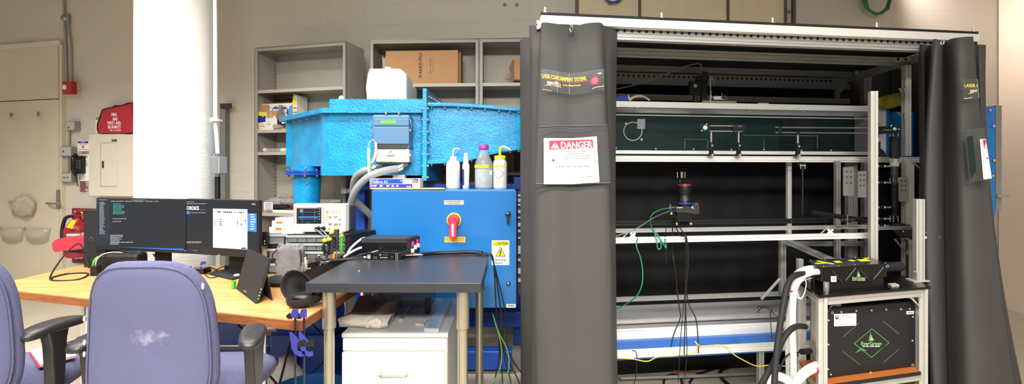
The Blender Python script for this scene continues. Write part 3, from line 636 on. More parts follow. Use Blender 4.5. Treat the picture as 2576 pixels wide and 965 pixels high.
# contraction: front Y, back Y, top z, bottom z along x
cst = [(-.63, 3.57, 4.09, zf(266, 3.57), zf(406, 3.57)), (-.5, 3.57, 4.08, zf(266, 3.57), zf(404, 3.57)), (-.35, 3.58, 4.07, zf(268, 3.58), zf(400, 3.58)), (-.2, 3.59, 4.04, zf(271, 3.59), zf(386, 3.59)),
       (-.05, 3.58, 3.98, zf(276, 3.58), zf(376, 3.58)), (.05, 3.56, 3.9, zf(278, 3.56), zf(371, 3.56)), (.16, 3.42, 3.68, 1.85, 1.57), (.26, 3.26, 3.54, 1.83, 1.545)]
mb = MB('tank_cyan'); sec = []
for x, y0, y1, zt_, zb_ in sm(cst, 5) if False else cst: sec.append([Vector((x, y0, zb_)), Vector((x, y0, zt_)), Vector((x, y1, zt_)), Vector((x, y1, zb_))])
def interp(k):
    i = min(int(k), len(cst)-2); f = k-i; f2 = f
    P = [Vector(c[:3]) for c in cst]; Q = [Vector((c[3], c[4], 0)) for c in cst]
    def cr(A): a, b, c, d = A[max(i-1, 0)], A[i], A[i+1], A[min(i+2, len(A)-1)]; return .5*((2*b)+(c-a)*f+(2*a-5*b+4*c-d)*f*f+(3*b-3*c+d-a)*f**3)
    p, q = cr(P), cr(Q); return p.x, p.y, p.z, q.x, q.y
st = [interp(k/6) for k in range(6*(len(cst)-1)+1)]
def csec(grow, zt_=None, which='all'):
    out = []
    for x, y0, y1, a, b in st:
        if which == 'all': out.append([Vector((x, y0, b)), Vector((x, y0, a)), Vector((x, y1, a)), Vector((x, y1, b))])
        elif which == 'top': out.append([Vector((x, y0-.045, a-.008)), Vector((x, y0-.045, a+.018)), Vector((x, y1+.02, a+.018)), Vector((x, y1+.02, a-.008))])
        else: out.append([Vector((x, y0-.045, b-.02)), Vector((x, y0-.045, b+.008)), Vector((x, y1+.02, b+.008)), Vector((x, y1+.02, b-.02))])
    return out
o = obj('contraction', mb.loft(csec(0), smooth=False), T)
obj('contraction_flange', MB('tank_cyan').loft(csec(0, which='top'), smooth=False), T, bev=.004)
obj('contraction_flange', MB('tank_cyan').loft(csec(0, which='bot'), smooth=False), T, bev=.004)
mb = MB('chrome')
for k in range(2, len(st)-8, 4):
    x, y0, y1, a, b = st[k]; mb.lathe([(.008, 0), (.008, .014), (0, .016)], (x, y0-.025, a-.008), (0, 0, -1), 8); mb.lathe([(.008, 0), (.008, .014), (0, .016)], (x, y0-.025, b-.02), (0, 0, -1), 8)
obj('flange_screw', mb, T)['kind'] = 'stuff'
# down pipe with flange under the tank
pc = W(772, 440, 3.95); pc.z = 0
mb = MB('tank_cyan').lathe([(.105, 1.445), (.105, 1.42)], pc, n=32); mb.lathe([(.1, 1.5), (.135, 1.43)], pc, n=32)
obj('outlet_neck', MB('tank_cyan').lathe([(.125, 1.38), (.12, 1.42), (.13, 1.45)], pc, n=32), T)
mb = MB('frame_blue').lathe([(.165, 1.375), (.165, 1.392)], pc, n=40); mb.lathe([(.168, 1.396), (.168, 1.412)], pc, n=40); obj('pipe_flange', mb, T)
mb = MB('chrome')
for k in range(10):
    q = math.pi*2*k/10; p = pc+Vector((.148*math.cos(q), .148*math.sin(q), 0)); mb.cyl(p+Vector((0, 0, 1.362)), p+Vector((0, 0, 1.425)), .011, n=8)
obj('flange_bolt', mb, T)['kind'] = 'stuff'
obj('down_pipe', MB('tank_cyan').lathe([(.115, 1.38), (.105, 1.2), (.085, .95), (.08, .4)], pc, n=32), T)
# white carboy jugs on the tank
for i, (dy, lab) in enumerate(((0, 'front white plastic jug on top of the cyan tank'), (.27, 'rear white plastic jug with brown spout on the cyan tank'))):
    t = thing('plastic_jug', lab, 'jug', (-.95, 3.72+dy, zl), 'white jugs on the tank'); Yf = 3.68+dy
    x0, x1 = W(922, 0, 3.68).x, W(1016, 0, 3.68).x-(.0 if i == 0 else .02); zt_ = zf(172, 3.68)-(.03 if i else 0); zm = zl+(zt_-zl)*.42
    def rg(z, s, dx0=0, dx1=0): return [Vector((x0+dx0, Yf+.01*(1-s), z)), Vector((x1+dx1, Yf+.01*(1-s), z)), Vector((x1+dx1, Yf+.25, z)), Vector((x0+dx0, Yf+.25, z))]
    mb = MB('hdpe').loft([rg(zl, 1, 0, .02), rg(zm, 1, -.01, .02), rg(zt_-.04, 1, .005, .02), rg(zt_, 0, .015, -.03)], smooth=False); obj('jug_body', mb, t, bev=.018)
    mb = MB('white_plastic' if i == 0 else 'cardboard').cyl((x0+.14 if i == 0 else x1-.05, Yf+.1, zt_-.005), (x0+.14 if i == 0 else x1-.05, Yf+.1, zt_+.03), .025 if i == 0 else .045); obj('cap', mb, t)
mb = MB('case_cloth').pbox(1014, 178, 1046, 200, 4.1, .05); t = bpy.context.scene.objects.get('plastic_jug')
one('white_ball', MB('hdpe').ball(Vector((Xl+.09, 3.72, zl+.018)), .022, 12), 'small white round cap lying at left end of tank lid', 'cap')
# flow transmitter on the tank
t = thing('flow_transmitter', 'slate blue flow transmitter with green display mounted on the tank', 'transmitter', W(983, 412, 3.52))
Yt = 3.48
obj('upper_housing', MB('meter_blue').pbox(936, 288, 1031, 374, Yt, .12), t, bev=.014)
mb = MB('meter_blue').pbox(940, 298, 1029, 316, Yt-.008, .01); mb.pbox(940, 319, 1029, 362, Yt-.012, .014); obj('cover', mb, t, bev=.006)
mb = MB('dark_grey').prism([(940, 362), (1029, 362), (1020, 374), (952, 374)], lambda x, y, k: W(x, y, Yt-.006+k), 0, .02); obj('lower_lip', mb, t)
obj('display', MB('lcd_green').pbox(958, 303, 996, 311, Yt-.011, .004), t)
a = Art(G.art(Yt-.0115)); a.text('3847 GPM', 966, 305, 990, 309, 'green_ink'); obj('display_text', a, t)
mb = MB('meter_grey').pbox(944, 374, 1030, 408, Yt-.004, .12); obj('terminal_housing', mb, t, bev=.01)
a = Art(G.art(Yt-.0045)); a.circ((983, 381), 1.5, 'ink'); a.text('EMERSON', 975, 384, 991, 386, 'ink'); a.text('ROSEMOUNT', 973, 390, 993, 393, 'ink', bold=.4); a.text('8732', 981, 396, 986, 398, 'grey_ink'); a.text('Magnetic Flow Meter', 973, 399, 993, 401, 'grey_ink'); a.text('Transmitter', 977, 402.5, 989, 404, 'grey_ink'); obj('lettering', a, t)
mb = MB('dark_grey').pbox(946, 406, 1028, 413, Yt+.01, .09); obj('base_block', mb, t, bev=.004)
mb = MB('meter_blue'); [mb.pbox(931, y, 938, y+9, Yt+.01, .04) for y in (303, 326, 352, 386)]; obj('hinge', mb, t)
mb = MB('chrome'); [mb.ball(W(x, y, Yt+.0), .012, 8) for x, y in ((971, 284), (1004, 284), (1032, 328), (1033, 390))]; mb.tube(sm([W(1032, 300, Yt), W(1035, 315, Yt), W(1033, 328, Yt)]), .004, 6); obj('mounting_screw', mb, t)
mb = MB('chrome').cyl(W(957, 412, Yt+.04), W(945, 420, Yt+.02), .022); mb.cyl(W(945, 420, Yt+.02), W(936, 425, Yt+.01), .027, n=8); obj('cable_gland', mb, t)
mb = MB('chrome').cyl(W(1022, 411, Yt+.04), W(1010, 419, Yt+.02), .022); mb.cyl(W(1012, 419, Yt+.02), W(1000, 424, Yt+.01), .027, n=8); obj('cable_gland', mb, t)
for nm, m, q in (('paper_tag', 'tag_green', [(923, 373), (931, 371), (932, 432), (925, 434)]), ('paper_tag', 'white_box', [(942, 358), (948, 359), (949, 375), (947, 390), (940, 408), (932, 410), (938, 396), (943, 375)])):
    tt = one(nm, MB(m).prism(q, lambda x, y, k: W(x, y, Yt-.03+k), 0, .003), 'green hanging tag tied to the flow transmitter' if m == 'tag_green' else 'white curled paper tag tied to the flow transmitter', 'tag')
    if m == 'tag_green': obj('tie_string', MB('white_ink').tube([W(926, 372, Yt-.03), W(929, 358, Yt-.02), W(936, 352, Yt+.0), W(940, 350, Yt+.02)], .002, 5), tt)
    else: obj('tie_string', MB('white_ink').tube([W(945, 359, Yt-.03), W(941, 352, Yt-.02), W(937, 350, Yt+.02)], .002, 5), tt)
one('flexible_conduit', MB('hose_grey').tube(sm([W(936, 425, Yt+.01), W(915, 430, Yt), W(896, 445, Yt+.05), W(889, 470, 3.6), W(892, 500, 3.66), W(910, 520, 3.7), W(938, 545, 3.75)], 8), .027, 12), 'grey flexible conduit looping down from left of the transmitter', 'conduit')
one('flexible_conduit', MB('hose_grey').tube(sm([W(1000, 424, Yt+.01), W(965, 430, Yt-.04), W(925, 446, Yt-.08), (W(893, 482, Yt-.06)), W(880, 530, 3.5), W(878, 580, 3.6), W(880, 650, 3.7)], 8), .027, 12), 'grey flexible conduit sweeping in front, from right of the transmitter', 'conduit')
# ---------------------------------------------------------------- blue steel frame of the tunnel
fs = thing('tunnel_frame', 'dark blue painted steel support frame under the water tunnel', 'steel frame', (-.5, 4.0, 0))
def post(x0, x1, Y, z0, z1, d=.1): return MB('frame_blue').box(W(x0, 0, Y).x, W(x1, 0, Y).x, Y, Y+d, z0, z1)
obj('post', post(893, 917, 3.85, 0, 1.36), fs, bev=.006); obj('post', post(1292, 1312, 3.85, 0, 1.36), fs, bev=.006)
obj('cross_beam', MB('frame_blue').box(-1.27, .1, 3.78, 3.84, zf(477, 3.78), zf(462, 3.78)), fs, bev=.006)
obj('cross_beam', MB('frame_blue').box(-1.27, .1, 3.75, 3.85, .18, .3), fs, bev=.006)
obj('lower_panel', MB('frame_blue').box(-1.27, .1, 3.86, 3.9, .42, .62), fs, bev=.004)
obj('base_rail', MB('frame_blue').box(-2.25, .0, 3.3, 3.4, .03, .16), fs, bev=.006)
obj('post', post(672, 700, 3.6, 0, .7), fs, bev=.006)
obj('desk_beam', MB('frame_blue').box(-2.1, -1.0, 3.3, 3.42, .2, .36), fs, bev=.006)
obj('red_bracket', MB('dark_red').box(-1.3, -.95, 3.8, 3.86, 1.31, 1.37), fs)
mb = MB('conduit').tube(sm([W(868, 440, 3.98), W(868, 478, 3.98)], 2), .03, 12); mb.tube(sm([W(868, 478, 3.98), W(905, 480, 3.98)], 2), .026, 12); mb.tube([W(868, 470, 3.98), W(868, 486, 3.98)], .036, 12)
one('drain_pipe', mb, 'grey plastic drain pipe elbow under the tank', 'pipe')
t = thing('circulation_pump', 'blue pump body with chrome cover standing under the tank', 'pump', W(840, 900, 3.3)); pz = .45
mb = MB('frame_blue').cyl((-1.5, 3.15, pz), (-1.15, 3.15, pz), .13, n=28); obj('motor', mb, t); obj('motor_cover', MB('chrome').cyl((-1.6, 3.15, pz-.02), (-1.5, 3.15, pz-.02), .11, n=28), t)
obj('pump_foot', MB('frame_blue').box(-1.55, -1.15, 3.05, 3.25, 0, .36), t, bev=.01)
# ---------------------------------------------------------------- blue electrical cabinet
Yc = 3.28; x0, x1 = W(935, 0, Yc).x, W(1299, 0, Yc).x; zt_, zb_ = 1.28, zf(774, Yc)
t = thing('control_cabinet', 'bright blue steel control cabinet with red disconnect switch', 'control cabinet', ((x0+x1)/2, Yc+.13, zb_))
obj('enclosure', MB('cabinet_blue').box(x0+.006, x1-.006, Yc+.022, Yc+.27, zb_+.005, zt_), t, bev=.006)
obj('cabinet_door', MB('cabinet_blue').box(x0, x1, Yc, Yc+.02, zb_, zt_-.008), t, bev=.004)
a = Art(G.art(Yc)); a.rect(1117, 503, 1167, 514.5, 'light_grey', 1); a.text('POWER DISCONNECT', 1124, 505, 1160, 508, 'ink'); a.text('480VAC/3p/60Hz', 1129, 510, 1156, 512.5, 'ink'); obj('name_plate', a, t); a = Art(G.art(Yc))
a.rect(1118, 595, 1171, 609, 'amber', 1); a.rect(1118.6, 595.6, 1170.4, 608.4, 'yellow_ink', 1.5) if False else None
a.text('CAUTION - HIGH VOLTAGE!', 1120, 597, 1168, 600.5, 'ink'); a.text('DISCONNECT POWER BEFORE', 1123, 602.5, 1166, 604.5, 'ink'); a.text('SERVICING', 1137, 605.5, 1152, 607.5, 'ink')
obj('warning_plate', a, t)
a = Art(G.art(Yc)); a.poly([(1237, 604), (1281, 604), (1281, 666), (1237, 666)], 'white_ink', 1); a.rect(1239, 606, 1279, 618, 'yellow_ink', 2); a.text('CAUTION', 1249, 608, 1277, 616, 'ink', 3, bold=.6)
a.poly([(1240.5, 616), (1244.5, 608), (1248.5, 616)], 'ink', 3); a.poly([(1242, 615.2), (1244.5, 610), (1247, 615.2)], 'yellow_ink', 4)
a.poly([(1246, 644.5), (1259, 619.5), (1272, 644.5)], 'ink', 2); a.poly([(1248.5, 643), (1259, 622.5), (1269.5, 643)], 'yellow_ink', 3)
a.poly([(1261, 625), (1255, 635), (1259, 635), (1257, 640), (1255.5, 639), (1257, 643), (1261, 640), (1259, 640), (1262.5, 633), (1258.5, 633), (1263, 626)], 'ink', 4)
a.rect(1239, 646, 1279, 647, 'grey_ink', 2); a.text('Electrical', 1243, 650, 1272, 655.5, 'ink', 3, bold=.4); a.text('Hazard.', 1243, 657.5, 1265, 663, 'ink', 3, bold=.4); obj('hazard_sticker', a, t)
a = Art(G.art(Yc)); a.rect(1274, 764, 1297, 773, 'white_ink', 1); [a.rect(1278+k*1.5, 766, 1278.9+k*1.5, 770.5, 'ink') for k in range(11)]; obj('barcode_label', a, t)
sw = (1142, 553); c = W(*sw, Yc); ax = (0, -1, 0)
s_ = obj('disconnect_switch', MB('yellow_plastic').lathe([(.05, 0), (.05, .008), (.048, .01)], c, ax, 32), t)
mb = MB('red_plastic').lathe([(.042, .01), (.04, .035), (.036, .045), (0, .046)], c, ax, 28); mb.prism([(1133, 556), (1133, 590), (1136, 595), (1148, 595), (1151, 590), (1151, 556), (1146, 543), (1138, 543)], lambda x, y, k: W(x, y, Yc)+Vector((0, -k, 0)), .03, .07)
obj('switch_handle', mb, s_, bev=.003); obj('handle_stripe', MB('white_plastic').prism([(1139.5, 560), (1144.5, 560), (1144.5, 590), (1139.5, 590)], lambda x, y, k: W(x, y, Yc)+Vector((0, -k, 0)), .07, .073), s_)
c = W(1278, 538, Yc); mb = MB('black').lathe([(.019, 0), (.019, .014), (0, .016)], c, ax, 20); mb.prism([(1274.5, 536), (1282, 536), (1281, 560), (1279, 562), (1276, 562), (1275, 560)], lambda x, y, k: W(x, y, Yc)+Vector((0, -k, 0)), .01, .028); obj('door_latch', mb, t)
obj('lock_cylinder', MB('steel').lathe([(.012, .012), (.012, .018), (0, .019)], c, ax, 14), t)
c = W(1279, 713, Yc); s2 = obj('quarter_turn_lock', MB('black').lathe([(.014, 0), (.014, .004), (0, .005)], c, ax, 20), t); obj('lock_insert', MB('steel').lathe([(.009, .004), (.009, .007), (0, .0075)], c, ax, 14), s2)
mb = MB('dark_grey').pbox(1302, 482, 1322, 742, Yc+.06, .3); vd = one('valve_bank', mb, 'dark stack of machine modules between cabinet and grey curtain', 'machine', bev=.004)
[obj('module', MB('light_grey').pbox(1303, y, 1320, y+h_, Yc+.04, .03), vd) for y, h_ in ((489, 5), (499, 9), (512, 5), (528, 8), (545, 4), (560, 9), (578, 6), (596, 4), (618, 20), (650, 7), (674, 14), (700, 9))]
# bottles etc. on top of the cabinet
Yb = 3.44; zc = 1.28
def P2(px, py): return W(px, py, Yb)
def sp(pts, px, k=1):      # lathe profile from (halfwidth px, y px): real radius and height above the top
    c = P2(px, 0).x; zb0 = zf(pts[0][1], Yb); return [(w*Yb/F, zf(y, Yb)-zb0) for w, y in pts], Vector((c, Yb, zc))
t = thing('wash_bottle', 'plain translucent white wash bottle with bent spout, leftmost bottle', 'bottle', (P2(1140, 0).x, Yb, zc), 'bottles on the blue cabinet')
pr, c = sp([(1, 473), (16, 473), (17.5, 470), (17.5, 412), (15, 406), (9, 402)], 1140); obj('bottle_body', MB('hdpe_trans').lathe(pr, c, n=28), t)
pr2 = [(r, z) for r, z in sp([(8, 473), (8, 463)], 1140)[0]]
k = zf(404, Yb)-zf(473, Yb); obj('cap', MB('hdpe').lathe([(.024, k), (.024, k+.03), (.012, k+.036)], c, n=20), t)
mb = MB('hdpe_trans').tube(sm([c+Vector((0, 0, k+.03)), c+Vector((.0, 0, k+.07)), c+Vector((.012, 0, k+.088)), c+Vector((.035, 0, k+.09)), c+Vector((.052, 0, k+.086))]), [.006]*18+[.005]*4+[.003]*3, 8); obj('spout', mb, t)
t = thing('dispenser_bottle', 'slim white bottle with purple label strip, second from left', 'bottle', (P2(1172, 0).x, Yb, zc), 'bottles on the blue cabinet')
pr, c = sp([(1, 473), (9, 473), (8, 455), (9, 430), (9, 414), (8, 411), (6.5, 408), (6, 396), (4.5, 394), (4.8, 384), (1, 383.5)], 1172); obj('bottle_body', MB('hdpe').lathe(pr, c, n=24), t)
a = Art(cylart(c+Vector((0, 0, .14)), 9*Yb/F, 0)); a.rect(-75, 0, -28, .115, 'blue_ink', 1, 6); obj('label_strip', a, t)
t = thing('media_bottle', 'clear glass bottle with magenta cap and yellow label, half full', 'bottle', (P2(1217, 0).x, Yb, zc), 'bottles on the blue cabinet')
pr, c = sp([(1, 473), (21, 473), (23, 469), (23, 416), (21, 405), (15, 391), (11, 382), (10.5, 374)], 1217); obj('bottle_body', MB('glass').lathe(pr, c, n=32), t)
pr3, _ = sp([(1, 472.4), (20, 472.4), (22, 468.5), (22, 424), (1, 424)], 1217); obj('liquid', MB('water').lathe([(r, z+.001) for r, z in pr3], c, n=32), t)
k = zf(376, Yb)-zf(473, Yb); obj('cap', MB('purple_cap').lathe([(.034, k), (.036, k+.004), (.036, k+.034), (.033, k+.037), (0, k+.037)], c, n=28), t)
a = Art(cylart(c+Vector((0, 0, zf(414, Yb)-zf(473, Yb))), 23*Yb/F+.0005, 0)); a.rect(-90, 0, 32, .02, 'yellow_ink', 1, 10); a.rect(38, .04, 60, .073, 'white_ink', 1, 4); obj('labels', a, t)
t = thing('wash_bottle', 'wash bottle with yellow collar, yellow bent spout and hazard diamond', 'bottle', (P2(1258, 0).x, Yb, zc), 'bottles on the blue cabinet')
pr, c = sp([(1, 473), (16.5, 473), (17.5, 470), (17.5, 410), (16, 404), (13, 400)], 1258); obj('bottle_body', MB('hdpe_trans').lathe(pr, c, n=28), t)
k = zf(400, Yb)-zf(473, Yb); obj('cap', MB('yellow_plastic').lathe([(.04, k), (.041, k+.004), (.041, k+.026), (.02, k+.03), (0, k+.03)], c, n=28), t)
mb = MB('yellow_plastic').tube(sm([c+Vector(v) for v in ((0, 0, k+.02), (0, 0, k+.07), (.006, 0, k+.085), (.02, 0, k+.093))]), .009, 8); mb.mat('hdpe_trans'); mb.tube(sm([c+Vector(v) for v in ((.02, 0, k+.093), (.045, 0, k+.085), (.08, 0, k+.066))]), [.008]*10+[.004]*3, 8); obj('spout', mb, t)
a = Art(cylart(c+Vector((0, 0, zf(404, Yb)-zf(473, Yb))), 17.5*Yb/F+.0003, 0)); a.rect(-80, .032, 30, .044, 'yellow_ink', 1, 8); a.rect(-80, .145, 20, .15, 'yellow_ink', 1, 8)
dm = [(-58, .09), (-15, .055), (33, .09), (-15, .128), (-58, .09)]
for p, q in zip(dm, dm[1:]):
    for j in range(5):
        A = (p[0]+(q[0]-p[0])*j/5, p[1]+(q[1]-p[1])*j/5); B = (p[0]+(q[0]-p[0])*(j+1)/5, p[1]+(q[1]-p[1])*(j+1)/5); a.poly([(A[0], A[1]-.0012), (B[0], B[1]-.0012), (B[0], B[1]+.0012), (A[0], A[1]+.0012)], 'ink', 2)
for A, B in (((-40, .08), (5, .11)), ((-35, .108), (8, .072))):
    a.poly([(A[0], A[1]-.0006), (B[0], B[1]-.0006), (B[0], B[1]+.0006), (A[0], A[1]+.0006)], 'grey_ink', 2)
obj('labels', a, t)
Yg = 3.36; 
t = one('manila_envelope', MB('manila').prism([(-.98, 3.3), (-.46, 3.285), (-.5, 3.46), (-.95, 3.5)], lambda a, b, h: Vector((a, b, zc+h)), 0, .006), 'tan envelope lying under the glove box on blue cabinet', 'envelope')
t = one('glove_box', MB('white_box').pbox(930, 449, 1038, 473, Yg-.03, .16), 'long blue and white disposable glove box on the blue cabinet', 'box', bev=.002)
dz = (zc+.0065)-min((t.matrix_world @ v.co).z for v in t.data.vertices)-0
a = Art(G.art(Yg-.03)); a.rect(931, 450, 1037, 461.5, 'scr_button' if False else 'frame_blue'); a.rect(1013, 451.5, 1036, 461, 'white_ink', 2); a.text('MICRO-FLEX', 933, 451, 953, 453.5, 'white_ink', 3); a.text('Freeform EC', 933, 454, 976, 459.5, 'white_ink', 3, bold=.4, shear=-.1)
a.rect(931, 462.5, 1037, 472, 'blue_ink', 1); a.text('50', 933, 465, 938, 469.5, 'white_ink', 3, bold=.3); a.circ((1009, 454.5), 2.2, 'white_ink', 2); a.circ((1009, 454.5), 1.6, 'frame_blue', 3)
for q in (940, 955, 972, 985, 997): a.scribble(q, 465, q+9, 470, 'white_ink', 3)
a.text('Ansell', 1023, 467, 1033, 470.5, 'white_ink', 3, bold=.3); obj('printing', a, t)
t2 = one('glove_box', MB('white_box').pbox(1038.5, 449, 1056, 473, Yg+.0, .13), 'cream end of second glove box right behind the blue one', 'box', bev=.002)
a = Art(G.art(Yg)); a.rect(1039, 450, 1052, 459, 'blue_ink'); a.text('latex', 1041, 452, 1050, 457, 'white_ink'); a.scribble(1042, 462, 1052, 470, 'cardboard', 4); obj('printing', a, t2)
for q in (t, t2): q.location.z = zc+.0065
one('connector_block', MB('white_plastic').pbox(988, 439, 1018, 448, 3.56, .06), 'small cream connector block lying behind the glove box', 'block')
# ---------------------------------------------------------------- black topped lab table
zt = .89
A_ = Wz(770, 706, zt); B_ = Wz(1207, 713, zt); Yn = (A_.y+B_.y)/2; xl, xr = -.95, -.14; y0, y1 = Wz(1000, 711, zt).y, 3.0
t = thing('lab_table', 'lab table with thick black top and stainless tube legs', 'table', ((xl+xr)/2, (y0+y1)/2, 0))
obj('tabletop', MB('laminate_black').box(xl, xr, y0, y1, zt-.045, zt), t, bev=.003)
for x, y in ((-.858, y0+.045), (-.231, y0+.045), (-.8, y1-.12), (-.2, y1-.07)):
    mb = MB('brushed').cyl((x, y, 0), (x, y, zt-.045), .024, n=24); mb.cyl((x, y, zt-.22), (x, y, zt-.045), .031, n=24); mb.cyl((x, y, 0), (x, y, .015), .034, n=20); obj('leg', mb, t)
mb = MB('steel'); [mb.cyl((x, y0+.06, zt-.055), (x, y0+.06, zt-.045), .009, n=8) for x in (-.3, -.19)]; obj('screw', mb, t)
# white drawer cabinet below
zc2 = .6; yf = Wz(990, 838, zc2).y; xa, xb = W(861, 0, yf).x, W(1125, 0, yf).x
t = thing('drawer_cabinet', 'white drawer cabinet with grey top standing under the black table', 'cabinet', ((xa+xb)/2, yf+.3, 0))
obj('body', MB('cabinet_side').box(xa+.004, xb, yf+.012, 3.02, .0, zc2-.02), t, bev=.003)
obj('top_panel', MB('cabinet_top').box(xa-.004, xb+.004, yf, 3.03, zc2-.022, zc2), t, bev=.003)
obj('upper_drawer', MB('cabinet_white').box(xa+.002, xb-.004, yf, yf+.018, zc2-.085, zc2-.026), t, bev=.003)
d = obj('lower_drawer', MB('cabinet_white').box(xa, xb-.004, yf-.006, yf+.018, .1, zc2-.092), t, bev=.003)
hz = zf(940, yf-.02); hx0, hx1 = W(960, 0, yf).x, W(1026, 0, yf).x
obj('handle', MB('brushed').tube(sm([(hx0, yf-.006, hz), (hx0, yf-.035, hz-.002), (hx0+.02, yf-.042, hz-.003), (hx1-.02, yf-.042, hz-.003), (hx1, yf-.035, hz-.002), (hx1, yf-.006, hz)], 5), .006, 10), d)
# things on the drawer cabinet
q = lambda px, py, dz=0: Wz(px, py, zc2+dz)
mb = MB('towel_brown')
tw = [(914, 772), (1008, 768), (985, 820), (897, 812)]
def pl(pts, z0, z1, m, mb=None):
    mb = mb or MB(m); P = [Wz(x, y, zc2) for x, y in pts]
    return mb.mat(m).prism([(p.x, p.y) for p in P], lambda a, b, h: Vector((a, b, h)), z0, z1)
t = one('towel', pl([(905, 757), (1010, 754), (990, 806), (880, 806)], zc2+.001, zc2+.035, 'towel_brown'), 'folded brown towel with cream border on the drawer cabinet', 'towel', bev=.012)
mb = MB('towel_cream'); P = [Wz(x, y, zc2+.001) for x, y in ((850, 820), (876, 805), (930, 812), (1000, 806), (990, 826), (948, 829))]
rings = []
for s in (0, 1):
    pts = [(850, 821), (880, 804), (925, 808), (968, 806), (992, 804)] if s == 0 else [(853, 823), (885, 824), (920, 826), (946, 829), (975, 826)]
    rings.append([Wz(x, y, zc2) for x, y in pts])
a_, b_ = rings; vs = []
for k in range(5): vs += [a_[k]+Vector((0, 0, .036)), a_[k]*.45+b_[k]*.55+Vector((0, 0, .04)), b_[k]+Vector((0, 0, .028)), b_[k]+Vector((0, .01, .004))]
mb.add(vs, [(k*4+j, k*4+j+1, k*4+j+5, k*4+j+4) for k in range(4) for j in range(3)], True)
lp = Wz(938, 826, zc2); mb.tube(sm([lp+Vector(v) for v in ((-.03, 0, .012), (-.015, -.004, .03), (.02, -.006, .045), (.04, -.006, .03), (.03, -.004, .012))]), .008, 8)
obj('cream_border', mb, t, solid=.012)
one('steel_rule', pl([(1003, 806), (1013, 806), (1036, 774), (1029, 774)], zc2+.001, zc2+.012, 'steel'), 'narrow steel bar lying beside the towel', 'bar')
t = one('caliper_case', pl([(1066, 835), (1104, 836), (1137, 758), (1117, 757)], zc2+.001, zc2+.02, 'clear_bin'), 'long clear plastic case lying on right of the drawer cabinet', 'case', bev=.003)
a = Art(lambda x, y, h: Wz(x, y, zc2+.021)+Vector((0, 0, h)))
for i in range(4):
    for j in range(5): a.rect(1076+i*6+j*1.6, 822-j*5, 1080+i*6+j*1.6, 819-j*5, 'steel', 1)
obj('parts', a, t)
one('metal_plate', pl([(1045, 818), (1066, 821), (1078, 806), (1053, 803)], zc2+.001, zc2+.012, 'light_grey'), 'small grey metal plate left of the clear case', 'plate')
one('black_bracket', MB('black').box(W(1070, 0, 2.72).x, W(1083, 0, 2.72).x, 2.7, 2.75, zc2, zc2+.09), 'small upright black bracket on the drawer cabinet', 'bracket', bev=.002)
t = thing('storage_tray', 'dark translucent plastic storage tray at back under the table', 'tray', W(1010, 790, 2.9)); t.location.z = zc2; t['_w'] = tuple(t.location)
xa2, xb2 = W(934, 0, 2.8).x, W(1083, 0, 2.8).x; obj('tray_body', MB('smoky_bin').box(xa2, xb2, 2.82, 3.0, zc2+.001, zc2+.1), t, bev=.01); obj('lid', MB('smoky_bin').box(xa2-.01, xb2+.01, 2.81, 3.01, zc2+.1, zc2+.115), t, bev=.004)
# things on the black table
t = thing('power_supply', 'black bench power supply with pink digits and white knobs', 'power supply', Vector((-.76, 2.92, zt)))
def TZ(px, py): return Wz(px, py, zt)
a0 = TZ(910, 640); a1 = TZ(1024, 643); a2 = TZ(1048, 628)
Pf = Frame((W(910, 0, 2.85).x, 2.85), (1, 0), (.22, .975)); us = (W(1023, 0, 2.85).x-W(910, 0, 2.85).x)
zt1 = zf(598, 2.85)
mb = MB('black_gloss').box(0, us, 0, .145, zt, zt1-.002, Pf); obj('case', mb, t, bev=.003)
obj('top_cover', MB('laminate_black').box(-.002, us+.002, -.002, .147, zt1-.03, zt1, Pf), t, bev=.002)
mb = MB('black').box(us, us+.02, .0, .145, zt+.004, zt1-.004, Pf); fp = obj('front_panel', mb, t, bev=.002)
def pfn(a, b, h): return Pf(us+.02+h, a, b)
a = Art(pfn); a.rect(.015, zt1-.055, .055, zt1-.02, 'scr_navy', 1); a.rect(.08, zt1-.052, .125, zt1-.017, 'scr_navy', 1)
a.text('88', .018, zt1-.05, .052, zt1-.025, 'led_pink', 2, bold=.002); a.text('36', .084, zt1-.047, .121, zt1-.022, 'led_pink', 2, bold=.002); obj('digit_display', a, t)
for v_, z_ in ((.02, zt+.035), (.06, zt+.05), (.1, zt+.055)):
    obj('knob', MB('white_plastic').lathe([(.014, 0), (.014, .015), (.011, .017), (0, .018)], Pf(us+.02, v_, z_), (1, -.0, 0), 16), t)
mb = MB('hose_white').tube(sm([Pf(.0, .08, zt+.1), Pf(-.04, .08, zt+.1), Pf(-.09, .05, zt+.05), Pf(-.1, .02, zt+.008)]), .007, 8); one('power_lead', mb, 'upper white lead entering back of the power supply', 'cable')
mb = MB('hose_white').tube(sm([Pf(.0, .04, zt+.05), Pf(-.03, .04, zt+.05), Pf(-.07, .02, zt+.03), Pf(-.09, -.03, zt+.008)]), .007, 8); one('power_lead', mb, 'lower white lead entering back of the power supply', 'cable')
t = thing('driver_box', 'small black electronics box with silver edges in front of power supply', 'electronics box', TZ(970, 655))
Yd = TZ(970, 655).y; Df = Frame((W(921, 0, Yd).x, Yd), (1, .0), (.25, .97)); ud = W(1010, 0, Yd).x-W(921, 0, Yd).x; zd = zf(635, Yd)
obj('case', MB('black_gloss').box(0, ud, 0, .09, zt+.003, zd, Df), t, bev=.002)
obj('base_plate', MB('dark_grey').box(-.008, ud+.012, -.004, .094, zt, zt+.003, Df), t)
a = Art(G.art(Yd)); a.rect(924, 640, 932, 650, 'light_grey', 1); a.rect(925, 641, 931, 647, 'ink', 2); a.poly([(926, 646), (926, 643), (928, 641.5), (930, 643), (930, 646)], 'white_ink', 3)
